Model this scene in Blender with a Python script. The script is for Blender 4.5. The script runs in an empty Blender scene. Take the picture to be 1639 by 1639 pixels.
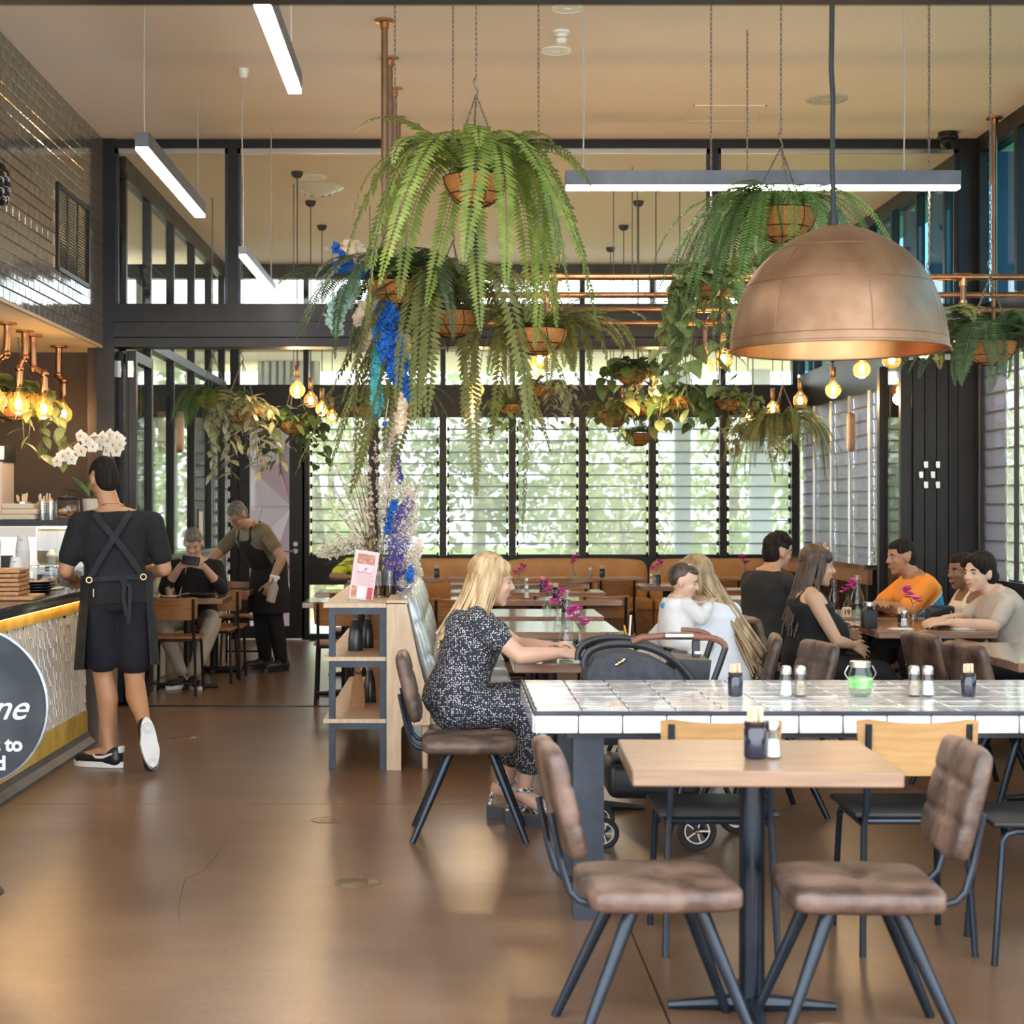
import bpy, bmesh, math, random
from mathutils import Vector, Matrix, Quaternion
from math import sin, cos, pi, radians as R

random.seed(7)
S = bpy.context.scene
COL = S.collection

# ---------------------------------------------------------------- camera
F, CX, CY, EYE = 2650.0, 725.0, 815.0, 1.47      # focal length and vanishing point in pixels of the 1639 frame
cam_d = bpy.data.cameras.new('camera'); cam = bpy.data.objects.new('camera', cam_d); COL.objects.link(cam)
cam.location = (0, 0, EYE); cam.rotation_euler = (R(90), 0, 0)
cam_d.sensor_width = 36; cam_d.sensor_fit = 'HORIZONTAL'
cam_d.lens = F / 1639 * 36
cam_d.shift_x = (819.5 - CX) / 1639
cam_d.shift_y = -(819.5 - CY) / 1639
cam_d.clip_start = 0.05; cam_d.clip_end = 300
cam_d.dof.use_dof = True; cam_d.dof.focus_distance = 9.5; cam_d.dof.aperture_fstop = 4.5
S.camera = cam

# ---------------------------------------------------------------- world, sun, exposure
W = bpy.data.worlds.new('World'); S.world = W; W.use_nodes = True
nt = W.node_tree; bgn = nt.nodes['Background']
bgn.inputs['Color'].default_value = (0.86, 0.93, 1.0, 1); bgn.inputs["Strength"].default_value = 3.3
sun_d = bpy.data.lights.new('sun', 'SUN'); sun = bpy.data.objects.new('sun', sun_d); COL.objects.link(sun)
sun_d.energy = 7.0; sun_d.angle = R(2); sun_d.color = (1, .95, .86)
sun.rotation_euler = Vector((0.80, 0.09, -0.60)).to_track_quat('-Z', 'Y').to_euler()
S.view_settings.view_transform = 'Standard'; S.view_settings.look = 'None'
S.view_settings.gamma = 1; S.view_settings.use_curve_mapping = False
S.view_settings.exposure = 0.80
try:
    S.cycles.use_denoising = True
    S.cycles.max_bounces = 10; S.cycles.transparent_max_bounces = 24
    S.cycles.diffuse_bounces = 4; S.cycles.glossy_bounces = 4; S.cycles.transmission_bounces = 6
    S.cycles.sample_clamp_indirect = 6.0
    S.cycles.caustics_reflective = False; S.cycles.caustics_refractive = False
except Exception:
    pass

# ---------------------------------------------------------------- helpers
def at(px, py, Y):
    """point of the room that stands Y metres in front of the camera and shows at that pixel"""
    return Vector(((px - CX) / F * Y, Y, EYE - (py - CY) / F * Y))
def mpx(n, Y): return n * Y / F

def tag(o, label=None, cat=None, group=None, kind=None):
    if label: o['label'] = label
    if cat: o['category'] = cat
    if group: o['group'] = group
    if kind: o['kind'] = kind
    return o
def thing(name, label, cat, loc=(0, 0, 0), rz=0, group=None):
    o = bpy.data.objects.new(name, None); COL.objects.link(o)
    o.location = loc; o.rotation_euler = (0, 0, rz); o.empty_display_size = .1
    return tag(o, label, cat, group)
def struct_empty(name, loc=(0, 0, 0)):
    o = bpy.data.objects.new(name, None); COL.objects.link(o); o.location = loc; o['kind'] = 'structure'
    return o
def link_mesh(name, me, parent=None, loc=(0, 0, 0), rot=(0, 0, 0), scale=(1, 1, 1)):
    o = bpy.data.objects.new(name, me); COL.objects.link(o)
    o.location = loc; o.rotation_euler = rot; o.scale = scale
    if parent is not None: o.parent = parent
    return o
KIDS = {}
def children(o): return [c for c in bpy.data.objects if c.parent == o]
def copy_tree(o, parent=None):
    c = o.copy(); COL.objects.link(c); c.parent = parent
    for ch in o.children: copy_tree(ch, c)
    return c

class MB:
    """collects vertices and faces of one mesh"""
    def __init__(s): s.v = []; s.f = []; s.m = []; s.mi = 0
    def add(s, vs, fs):
        b = len(s.v); s.v += [tuple(x) for x in vs]
        for f in fs: s.f.append(tuple(i + b for i in f)); s.m.append(s.mi)
        return s
    def box(s, c, d, rz=0, rx=0, ry=0):
        h = [x / 2 for x in d]
        vs = [Vector((x * h[0], y * h[1], z * h[2])) for z in (-1, 1) for y in (-1, 1) for x in (-1, 1)]
        if rz or rx or ry:
            M = Matrix.Rotation(rz, 3, 'Z') @ Matrix.Rotation(ry, 3, 'Y') @ Matrix.Rotation(rx, 3, 'X'); vs = [M @ v for v in vs]
        c = Vector(c); vs = [v + c for v in vs]
        return s.add(vs, [(0, 2, 3, 1), (4, 5, 7, 6), (0, 1, 5, 4), (2, 6, 7, 3), (0, 4, 6, 2), (1, 3, 7, 5)])
    def span(s, a, b):
        return s.box([(a[i] + b[i]) / 2 for i in range(3)], [abs(b[i] - a[i]) for i in range(3)])
    def rbox(s, c, d, r=.01, seg=2, rz=0, rx=0, ry=0):
        bm = bmesh.new(); bmesh.ops.create_cube(bm, size=1)
        for v in bm.verts: v.co = Vector((v.co.x * d[0], v.co.y * d[1], v.co.z * d[2]))
        bmesh.ops.bevel(bm, geom=bm.edges[:], offset=min(r, min(d) * .49), segments=seg, profile=.5, affect='EDGES')
        M = Matrix.Translation(Vector(c)) @ (Matrix.Rotation(rz, 4, 'Z') @ Matrix.Rotation(ry, 4, 'Y') @ Matrix.Rotation(rx, 4, 'X'))
        bm.verts.index_update()
        s.add([M @ v.co for v in bm.verts], [[v.index for v in f.verts] for f in bm.faces]); bm.free(); return s
    def cyl(s, p0, p1, r0, r1=None, n=10, caps=True):
        return s.tube([p0, p1], [r0, r0 if r1 is None else r1], n, caps)
    def tube(s, path, r, n=8, caps=True, closed=False):
        P = [Vector(p) for p in path]; k = len(P)
        rr = r if isinstance(r, (list, tuple)) else [r] * k
        T = []
        for i in range(k):
            if closed: t = P[(i + 1) % k] - P[i - 1]
            else: t = P[min(i + 1, k - 1)] - P[max(i - 1, 0)]
            T.append(t.normalized() if t.length > 1e-9 else Vector((0, 0, 1)))
        up = Vector((0, 0, 1)) if abs(T[0].z) < .9 else Vector((1, 0, 0))
        N = (up - T[0] * up.dot(T[0])).normalized(); rings = []
        for i in range(k):
            if i:
                N = N - T[i] * N.dot(T[i])
                N = N.normalized() if N.length > 1e-6 else T[i].orthogonal().normalized()
            B = T[i].cross(N)
            rings.append([P[i] + (N * cos(a) + B * sin(a)) * rr[i] for a in [2 * pi * j / n for j in range(n)]])
        vs = [v for q in rings for v in q]; fs = []
        for i in range(k if closed else k - 1):
            a, b = i * n, ((i + 1) % k) * n
            for j in range(n):
                fs.append((a + j, a + (j + 1) % n, b + (j + 1) % n, b + j))
        if caps and not closed:
            fs.append(tuple(range(n - 1, -1, -1))); fs.append(tuple((k - 1) * n + j for j in range(n)))
        return s.add(vs, fs)
    def lathe(s, prof, n=20, c=(0, 0, 0), sx=1, sy=1, caps=False):
        c = Vector(c); vs = []; k = len(prof)
        for (r, z) in prof:
            for j in range(n):
                a = 2 * pi * j / n; vs.append(c + Vector((r * cos(a) * sx, r * sin(a) * sy, z)))
        fs = []
        for i in range(k - 1):
            for j in range(n):
                fs.append((i * n + j, i * n + (j + 1) % n, (i + 1) * n + (j + 1) % n, (i + 1) * n + j))
        if caps:
            fs.append(tuple(range(n - 1, -1, -1))); fs.append(tuple((k - 1) * n + j for j in range(n)))
        return s.add(vs, fs)
    def ball(s, c, r, n=12, m=8, M=None):
        r = r if isinstance(r, (tuple, list)) else (r, r, r)
        c = Vector(c); vs = [Vector((0, 0, r[2]))]
        for i in range(1, m):
            t = pi * i / m
            for j in range(n):
                a = 2 * pi * j / n; vs.append(Vector((r[0] * sin(t) * cos(a), r[1] * sin(t) * sin(a), r[2] * cos(t))))
        vs.append(Vector((0, 0, -r[2]))); fs = []
        for j in range(n): fs.append((0, 1 + j, 1 + (j + 1) % n))
        for i in range(m - 2):
            for j in range(n):
                a = 1 + i * n; fs.append((a + j, a + n + j, a + n + (j + 1) % n, a + (j + 1) % n))
        e = len(vs) - 1; a = 1 + (m - 2) * n
        for j in range(n): fs.append((a + j, e, a + (j + 1) % n))
        if M is not None: vs = [M @ v for v in vs]
        return s.add([v + c for v in vs], fs)
    def prism(s, poly, a, b, axis='y'):
        """poly: 2D outline; extruded from a to b along axis"""
        def P(u, w, t):
            return {'y': (u, t, w), 'x': (t, u, w), 'z': (u, w, t)}[axis]
        n = len(poly); vs = [P(u, w, a) for u, w in poly] + [P(u, w, b) for u, w in poly]
        fs = [tuple(range(n)), tuple(range(2 * n - 1, n - 1, -1))]
        for i in range(n): fs.append((i, n + i, n + (i + 1) % n, (i + 1) % n))
        return s.add(vs, fs)
    def mesh(s, name, mats, smooth=40):
        me = bpy.data.meshes.new(name); me.from_pydata(s.v, [], s.f)
        for m in (mats if isinstance(mats, (list, tuple)) else [mats]): me.materials.append(m)
        me.polygons.foreach_set('material_index', s.m)
        if smooth:
            bm = bmesh.new(); bm.from_mesh(me); bmesh.ops.recalc_face_normals(bm, faces=bm.faces[:]); bm.to_mesh(me); bm.free()
            me.polygons.foreach_set('use_smooth', [True] * len(me.polygons))
            me.set_sharp_from_angle(angle=R(smooth))
        me.update(); return me
    def build(s, name, mats, parent=None, loc=(0, 0, 0), rot=(0, 0, 0), smooth=40):
        return link_mesh(name, s.mesh(name, mats, smooth), parent, loc, rot)
def struct(name, mb, m, parent=None, smooth=0):
    o = mb.build(name, m, parent, smooth=smooth)
    if parent is None: o['kind'] = 'structure'
    return o
def arc(c, r, a0, a1, n, plane='xz'):
    out = []
    for i in range(n + 1):
        a = a0 + (a1 - a0) * i / n; u, w = r * cos(a), r * sin(a)
        out.append(Vector(c) + (Vector((u, 0, w)) if plane == 'xz' else Vector((u, w, 0)) if plane == 'xy' else Vector((0, u, w))))
    return out
def bez(p0, p1, p2, p3, n):
    p0, p1, p2, p3 = map(Vector, (p0, p1, p2, p3)); out = []
    for i in range(n + 1):
        t = i / n; u = 1 - t
        out.append(p0 * u ** 3 + p1 * 3 * u * u * t + p2 * 3 * u * t * t + p3 * t ** 3)
    return out

# ---------------------------------------------------------------- materials
def pm(name, c1, c2=None, scale=6, rough=.5, metal=0, bump=0, bscale=None, stretch=(1, 1, 1), coat=0, detail=4, spec=.5,
       lo=.35, hi=.65, rvar=0, rand=0, trans=0, alpha=1, sss=0, sheen=0):
    m = bpy.data.materials.new(name); m.use_nodes = True; t = m.node_tree; n = t.nodes; l = t.links
    b = n['Principled BSDF']; b.inputs['Base Color'].default_value = (*c1, 1)
    b.inputs['Roughness'].default_value = rough; b.inputs['Metallic'].default_value = metal
    b.inputs['Coat Weight'].default_value = coat; b.inputs['Coat Roughness'].default_value = .08
    b.inputs['Specular IOR Level'].default_value = spec
    if sheen: b.inputs['Sheen Weight'].default_value = sheen
    m.diffuse_color = (*c1, 1)
    if c2 is not None or bump or rvar:
        tc = n.new('ShaderNodeTexCoord'); mp = n.new('ShaderNodeMapping'); mp.inputs['Scale'].default_value = stretch; mp.inputs['Location'].default_value = (.13, .27, .37)
        l.new(tc.outputs['Object'], mp.inputs['Vector'])
        nz = n.new('ShaderNodeTexNoise'); nz.inputs['Scale'].default_value = scale; nz.inputs['Detail'].default_value = detail
        l.new(mp.outputs[0], nz.inputs['Vector'])
    if c2 is not None:
        cr = n.new('ShaderNodeValToRGB'); cr.color_ramp.elements[0].position = lo; cr.color_ramp.elements[1].position = hi
        cr.color_ramp.elements[0].color = (*c1, 1); cr.color_ramp.elements[1].color = (*c2, 1)
        l.new(nz.outputs['Fac'], cr.inputs['Fac']); out = cr.outputs['Color']
        if rand:
            oi = n.new('ShaderNodeObjectInfo'); hs = n.new('ShaderNodeHueSaturation')
            mr = n.new('ShaderNodeMapRange'); mr.inputs['To Min'].default_value = 1 - rand; mr.inputs['To Max'].default_value = 1 + rand
            l.new(oi.outputs['Random'], mr.inputs['Value']); l.new(mr.outputs[0], hs.inputs['Value'])
            l.new(out, hs.inputs['Color']); out = hs.outputs['Color']
        l.new(out, b.inputs['Base Color'])
    if rvar:
        mr = n.new('ShaderNodeMapRange'); mr.inputs['To Min'].default_value = max(0, rough - rvar); mr.inputs['To Max'].default_value = rough + rvar
        l.new(nz.outputs['Fac'], mr.inputs['Value']); l.new(mr.outputs[0], b.inputs['Roughness'])
    if bump:
        bz = n.new('ShaderNodeTexNoise'); bz.inputs['Scale'].default_value = bscale or scale * 4; bz.inputs['Detail'].default_value = 3
        l.new(mp.outputs[0], bz.inputs['Vector'])
        bp = n.new('ShaderNodeBump'); bp.inputs['Strength'].default_value = bump; bp.inputs['Distance'].default_value = .01
        l.new(bz.outputs['Fac'], bp.inputs['Height']); l.new(bp.outputs[0], b.inputs['Normal'])
    if trans: 
        b.inputs['Transmission Weight'].default_value = trans
    if sss:
        b.inputs['Subsurface Weight'].default_value = sss; b.inputs['Subsurface Radius'].default_value = (.01, .004, .002)
    return m
def glass(name, tint=(1, 1, 1), refl=1.0, rough=.02, milky=0, mcol=(.8, .85, .85)):
    """thin pane: fresnel mirror over a tinted see-through sheet, optionally frosted"""
    m = bpy.data.materials.new(name); m.use_nodes = True; t = m.node_tree; n = t.nodes; l = t.links
    n.remove(n['Principled BSDF']); o = n['Material Output']
    tr = n.new('ShaderNodeBsdfTransparent'); tr.inputs[0].default_value = (*tint, 1)
    gl = n.new('ShaderNodeBsdfGlossy'); gl.inputs['Roughness'].default_value = rough
    lw = n.new('ShaderNodeLayerWeight'); lw.inputs['Blend'].default_value = .5
    pw = n.new('ShaderNodeMath'); pw.operation = 'POWER'; pw.inputs[1].default_value = 4.0; l.new(lw.outputs['Facing'], pw.inputs[0])
    fr = n.new('ShaderNodeMath'); fr.operation = 'MULTIPLY_ADD'; fr.inputs[1].default_value = .90; fr.inputs[2].default_value = .045; l.new(pw.outputs[0], fr.inputs[0]); fr.use_clamp = True
    mu = n.new('ShaderNodeMath'); mu.operation = 'MULTIPLY'; mu.inputs[1].default_value = refl; mu.use_clamp = True
    l.new(fr.outputs[0], mu.inputs[0]); mx = n.new('ShaderNodeMixShader'); l.new(mu.outputs[0], mx.inputs[0])
    src = tr.outputs[0]
    if milky:
        tl = n.new('ShaderNodeBsdfTranslucent'); tl.inputs[0].default_value = (*mcol, 1)
        df = n.new('ShaderNodeBsdfDiffuse'); df.inputs[0].default_value = (*mcol, 1)
        m1 = n.new('ShaderNodeMixShader'); m1.inputs[0].default_value = .5; l.new(tl.outputs[0], m1.inputs[1]); l.new(df.outputs[0], m1.inputs[2])
        m2 = n.new('ShaderNodeMixShader'); m2.inputs[0].default_value = milky; l.new(src, m2.inputs[1]); l.new(m1.outputs[0], m2.inputs[2]); src = m2.outputs[0]
    l.new(src, mx.inputs[1]); l.new(gl.outputs[0], mx.inputs[2]); l.new(mx.outputs[0], o.inputs[0])
    m.diffuse_color = (*tint, .3)
    return m
def emit(name, col, strength):
    m = bpy.data.materials.new(name); m.use_nodes = True; n = m.node_tree.nodes; b = n['Principled BSDF']
    b.inputs['Base Color'].default_value = (*col, 1); b.inputs['Emission Color'].default_value = (*col, 1); b.inputs['Emission Strength'].default_value = strength
    return m
def leafmat(name, c1, c2, scale=14, rough=.45, rand=.25, tl=.25, edge=None):
    m = pm(name, c1, c2, scale, rough, rand=rand)
    t = m.node_tree; n = t.nodes; l = t.links; b = n['Principled BSDF']; o = n['Material Output']
    tr = n.new('ShaderNodeBsdfTranslucent'); l.new(b.inputs['Base Color'].links[0].from_socket, tr.inputs[0])
    mx = n.new('ShaderNodeMixShader'); mx.inputs[0].default_value = tl
    l.new(b.outputs[0], mx.inputs[1]); l.new(tr.outputs[0], mx.inputs[2]); l.new(mx.outputs[0], o.inputs[0])
    return m

def floor_mat():
    m = pm('polished_concrete', (.2, .1, .05), rough=.285, spec=.5); t = m.node_tree; n = t.nodes; l = t.links; b = n['Principled BSDF']
    tc = n.new('ShaderNodeTexCoord')
    def noise(scale, det, st, off, rough=.6):
        mp = n.new('ShaderNodeMapping'); mp.inputs['Scale'].default_value = st; mp.inputs['Location'].default_value = off; l.new(tc.outputs['Object'], mp.inputs[0])
        z = n.new('ShaderNodeTexNoise'); z.inputs['Scale'].default_value = scale; z.inputs['Detail'].default_value = det; z.inputs['Roughness'].default_value = rough; l.new(mp.outputs[0], z.inputs['Vector']); return z.outputs['Fac']
    def ramp(src, a, c, lo, hi):
        r = n.new('ShaderNodeValToRGB'); e = r.color_ramp.elements; e[0].position = lo; e[1].position = hi; e[0].color = (*a, 1); e[1].color = (*c, 1); l.new(src, r.inputs[0]); return r.outputs[0]
    def mul(x, y):
        q = n.new('ShaderNodeMix'); q.data_type = 'RGBA'; q.blend_type = 'MULTIPLY'; q.inputs[0].default_value = 1; l.new(x, q.inputs[6]); l.new(y, q.inputs[7]); return q.outputs[2]
    c = ramp(noise(1.1, 6, (1, 1, 1), (.3, .7, .37)), (.115, .062, .033), (.275, .160, .090), .2, .8)
    c = mul(c, ramp(noise(3.0, 8, (.5, 1.6, 1), (5, 2, .37), .7), (.62, .62, .64), (1.15, 1.12, 1.08), .15, .85))
    c = mul(c, ramp(noise(75, 4, (1, 1, 1), (1, 9, .37), .8), (.55, .55, .58), (1.35, 1.33, 1.30), .2, .8))
    l.new(c, b.inputs['Base Color']); return m
M_floor = floor_mat()
M_joint = pm('joint_dark', (.05, .04, .03), rough=.8)
M_ceil = pm('cream_ceiling', (.83, .735, .66), (.86, .765, .69), .8, .85)
M_black = pm('black_metal', (.009, .009, .010), (.015, .0145, .0145), 9, .42, spec=.35)
M_frame = pm('bronze_black_frame', (.011, .010, .0105), (.018, .016, .0155), 5, .40, spec=.35)
M_steel = pm('dark_steel', (.034, .040, .054), (.052, .062, .08), 8, .42, metal=.5)
M_tube = pm('blue_black_tube', (.010, .016, .025), (.016, .026, .040), 10, .26, metal=.35)
M_chrome = pm('brushed_steel', (.62, .60, .56), rough=.28, metal=1)
M_tile = pm('glazed_brown_tile', (.105, .083, .066), (.15, .122, .098), 3, .07, bump=.22, bscale=9, coat=.4)
M_grout = pm('pale_grout', (.42, .33, .23), rough=.9)
M_wall = pm('taupe_wall', (.085, .062, .048), (.105, .08, .062), 2, .85)
M_cream = pm('cream_paint', (.85, .75, .6), rough=.8)
M_copper = pm('copper_pipe', (.46, .21, .10), (.62, .33, .17), 7, .3, metal=1)
M_coppero = pm('old_copper', (.225, .125, .070), (.33, .20, .12), 6, .44, metal=.7, rvar=.06)
M_wood = pm('brown_table_wood', (.22, .12, .075), (.31, .18, .115), 5, .17, stretch=(1, 9, 9), detail=6, coat=.6, spec=.6)
M_oak = pm('oak_veneer', (.37, .20, .072), (.47, .275, .11), 3, .42, stretch=(8, 1, 14), detail=6)
M_oakl = pm('pale_oak', (.66, .47, .30), (.78, .58, .39), 5, .45, stretch=(9, 9, 1), detail=6)
M_ply = pm('dark_ply', (.24, .095, .028), (.36, .165, .055), 3, .35, stretch=(8, 1, 14), detail=6)
M_light_wood = pm('light_table_wood', (.215, .13, .08), (.285, .18, .115), 5, .33, stretch=(1, 9, 9), detail=6)
M_leather = pm('worn_brown_leather', (.042, .024, .018), (.185, .112, .082), 8, .42, bump=.3, bscale=40, detail=8, lo=.34, hi=.68)
M_silver = pm('silver_vinyl', (.40, .43, .42), (.5, .53, .52), 5, .24, metal=.35)
M_tan = pm('tan_leather', (.50, .25, .075), (.58, .30, .10), 5, .42, bump=.1, bscale=50)
M_glass = glass('clear_glass', (.96, .98, .97), .8)
M_glassb = glass('blue_glass', (.36, .66, .78), .7)
M_louv = glass('louvre_glass', (.82, .86, .85), 1.0, .05, milky=.34, mcol=(.62, .68, .66))
M_frost = glass('frosted_louvre', (.5, .5, .55), .5, .2, milky=.72, mcol=(.33, .33, .37))
M_jar = glass('jar_glass', (.93, .95, .94), 1.6)
M_amber = glass('amber_bulb_glass', (1.0, .80, .48), 1.3, milky=.10, mcol=(1, .72, .36))
M_lamp = emit('linear_lamp_diffuser', (1, .93, .86), 18)
M_fil = emit('filament', (1, .66, .28), 36)
M_white = pm('white_gloss', (.86, .85, .82), rough=.3)
M_whitep = pm('white_paper', (.82, .80, .76), rough=.7)
M_wtile = pm('white_wavy_tile', (.74, .71, .68), (.84, .81, .78), 3, .05, bump=.9, bscale=16, coat=.6, stretch=(1, 2.2, 1))
M_wtileedge = pm('white_edge_tile', (.62, .63, .64), (.70, .71, .71), 3, .08, bump=.2, bscale=8, coat=.6)
M_chain = pm('weathered_chain', (.14, .12, .10), (.24, .2, .16), 30, .5, metal=.7)
M_coir = pm('coir_liner', (.50, .20, .05), (.66, .30, .09), 22, .9, bump=.6, bscale=60)
M_stem = pm('brown_stem', (.16, .10, .05), (.25, .17, .08), 12, .7)
# ================================================================= THE SETTING
YP, YB, XL, XR, ZC, YF = 12.35, 18.6, -2.6, 3.9, 4.22, 3.9
# floor: slabs with saw cuts between them
fl = struct('floor', MB().span((-8, 0.5, -.10), (7, YB + .1, -.012)), M_joint)
g = .0035
for (x0, x1) in ((-8, .62), (.62, 7)):
    for (y0, y1) in ((.5, 8.25), (8.25, YP), (YP, YB + .1)):
        MB().span((x0 + g, y0 + g, -.02), (x1 - g, y1 - g, 0)).build('slab', M_floor, fl, smooth=0)
cr_ = [(365, 1340), (345, 1372), (325, 1395), (298, 1406), (293, 1418), (290, 1432), (286, 1456), (288, 1478)]
MB().tube([Vector(((px - CX) / F * (F * EYE / (py - CY)), F * EYE / (py - CY), .0004)) for px, py in cr_], [.0005, .0009, .001, .0012, .0012, .001, .0009, .0004], 4).build('crack', M_joint, fl, smooth=0)
struct('trim_1', MB().span((-2.5, YP - .035, .0), (3.75, YP + .035, .006)), M_black)
struct('trim_2', MB().span((-1.6, YB - .16, .0), (-2.46, YB - .02, .012)), M_chrome)
# ceiling
struct('ceiling', MB().span((-2.75, YF - .2, ZC), (XR + .1, YB + .15, ZC + .15)), M_ceil)
# front opening the photograph looks through: dark beam, glazing above it, posts
hb = struct_empty('trim_3')
MB().span((-2.8, YF - .10, 2.665), (4.1, YF + .028, 2.95)).build('beam', M_frame, hb, smooth=0)
MB().span((-2.8, YF - .05, 4.12), (4.1, YF + .05, ZC)).build('rail', M_frame, hb, smooth=0)
for x in (-2.7, -.6, 1.6, 3.95): MB().span((x - .05, YF - .05, 2.95 if -2 < x < 3 else 0), (x + .05, YF + .05, ZC)).build('mullion', M_frame, hb, smooth=0)
# ---- tiled bulkhead wall over the counter
wl = struct_empty('wall_left')
MB().span((XL - .2, YF, 2.70), (XL - .008, YP + .05, ZC)).build('backing', M_grout, wl, smooth=0)
tm = MB().rbox((0, 0, 0), (.012, .1355, .0695), .004, 1).mesh('tile', M_tile, 0)
spots = []
for r_ in range(21):
    z = 2.7195 + r_ * .073
    for k in range(24):
        y = YP - .06 - k * .14 - (.07 if r_ % 2 else 0)
        if 10.80 < y < 11.84 and 3.02 < z < 3.64: continue
        spots.append((y, z))
spots.sort()
rng = random.Random(3)
seen = [p for p in spots if p[0] > 9.3]; rest = [p for p in spots if p[0] <= 9.3]
for i, (y, z) in enumerate(seen):
    if i >= 300: rest.append((y, z)); continue
    link_mesh('tile', tm, wl, (XL - .002, y, z), (rng.uniform(-.004, .004), rng.uniform(-.008, .008), rng.uniform(-.010, .010)))
b = MB()
for (y, z) in rest: b.box((XL - .002, y, z), (.012, .1355, .0695), rz=rng.uniform(-.01, .01), ry=rng.uniform(-.008, .008))
tag(b.build('tile_field', M_tile, wl, smooth=0), kind='stuff')
MB().span((XL - .02, YF, 2.665), (XL + .004, YP - .02, 2.685)).build('edge_strip', M_grout, wl, smooth=0)
# service alcove behind the counter: soffit, back wall, far side wall
struct('trim_4', MB().span((-6.5, YF, 2.68), (XL - .021, 12.9, 2.699)), M_cream)
struct('wall_back_alcove', MB().span((-6.5, 12.78, 0), (-2.72, 12.9, 2.68)), M_wall)
struct('wall_far_left', MB().span((-6.6, YF, 0), (-6.45, 12.9, 2.68)), M_wall)
struct('wall_side_alcove', MB().span((-2.74, YP + .06, 0), (-2.60, 12.9, ZC)), M_wall)

# ---- partition between the two rooms
pw = struct_empty('wall_partition')
def bar(parent, a, b, name='mullion', m=None): return MB().span(a, b).build(name, m or M_frame, parent, smooth=0)
k = YP / F
def PX(px, Y=YP): return (px - CX) * Y / F
bar(pw, (PX(158), YP - .07, 0), (PX(186), YP + .07, ZC), 'post')
bar(pw, (PX(1530), YP - .07, 0), (PX(1563), YP + .07, ZC), 'post')
bar(pw, (PX(186), YP - .06, 4.15), (PX(1530), YP + .06, ZC - .005), 'rail')
bar(pw, (PX(186), YP - .07, 2.925), (PX(1530), YP + .07, 2.995), 'rail')
for (z0, z1, d) in ((2.86, 2.925, .09), (2.855, 2.862, .05), (2.745, 2.855, .10), (2.735, 2.746, .05), (2.672, 2.736, .11)):
    bar(pw, (PX(186), YP - d, z0), (PX(1530), YP + d, z1), 'header_board')
mx = [(366, 381), (752, 763), (1135, 1148)]
for a, c in mx: bar(pw, (PX(a), YP - .05, 2.995), (PX(c), YP + .05, 4.15))
edges = [186, 366, 381, 752, 763, 1135, 1148, 1530]
for i in range(0, 8, 2):
    MB().span((PX(edges[i]), YP - .006, 2.995), (PX(edges[i + 1]), YP + .006, 4.15)).build('pane', M_glass, pw, smooth=0)
    for s_ in (0, 1):   # slim pale beads around each pane
        x = PX(edges[i + s_]) + (.012 if s_ == 0 else -.012)
        bar(pw, (x - .012, YP - .03, 2.995), (x + .012, YP - .008, 4.15), 'bead', M_steel)
    bar(pw, (PX(edges[i]), YP - .03, 4.118), (PX(edges[i + 1]), YP - .008, 4.15), 'bead', M_chrome)
# folded leaves of the sliding partition, stacked at both ends
def leaf_door(x, y0, y1, name_lab, w=.07):
    t = thing('folding_door_leaf', name_lab, 'door', (x, y0, 0), group='folded partition door leaves')
    d = y1 - y0
    for yy in (.035, d - .035): MB().span((-w / 2, yy - .035, .02), (w / 2, yy + .035, 2.66)).build('stile', M_frame, t, smooth=0)
    MB().span((-w / 2, .07, .02), (w / 2, d - .07, .14)).build('rail', M_frame, t, smooth=0)
    MB().span((-w / 2, .07, 2.58), (w / 2, d - .07, 2.66)).build('rail', M_frame, t, smooth=0)
    MB().span((-.005, .07, .14), (.005, d - .07, 2.58)).build('pane', M_glass, t, smooth=0)
    MB().span((-w / 2 - .006, .0, .03), (-w / 2 + .012, -.012, 2.65)).build('edge_gasket', M_black, t, smooth=0)
    return t
names = ['leftmost', 'second', 'third', 'fourth', 'fifth']
for i, px in enumerate((1452, 1471, 1490, 1509, 1528)):
    t = leaf_door(PX(px, 12.3), 12.30 + (.0 if i else .02), 13.02, 'black framed glass folding door leaf, %s of the right stack' % names[i], .078)
    if 0 < i < 4 or i == 0:
        h = MB()
        for (dx, dz) in ((.0, .16), (-.036, .085), (.0, .01)):
            h.rbox((dx + .045, -.02, 1.64 + dz), (.036, .016, .055), .004, 1)
        if i in (1, 2): h.build('hinge', M_chrome, t)
        MB().rbox((.03, -.02, 2.60), (.05, .016, .05), .004, 1).build('hinge', M_chrome, t)
for i, px in enumerate((191, 211)):
    t = leaf_door(PX(px, 12.45), 12.43, 13.15, 'black framed glass folding door leaf, %s of the left pair' % ('outer' if i == 0 else 'inner'))
    MB().rbox((.0, -.02, 2.52), (.05, .016, .13), .004, 1).build('hinge', M_chrome, t)

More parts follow.
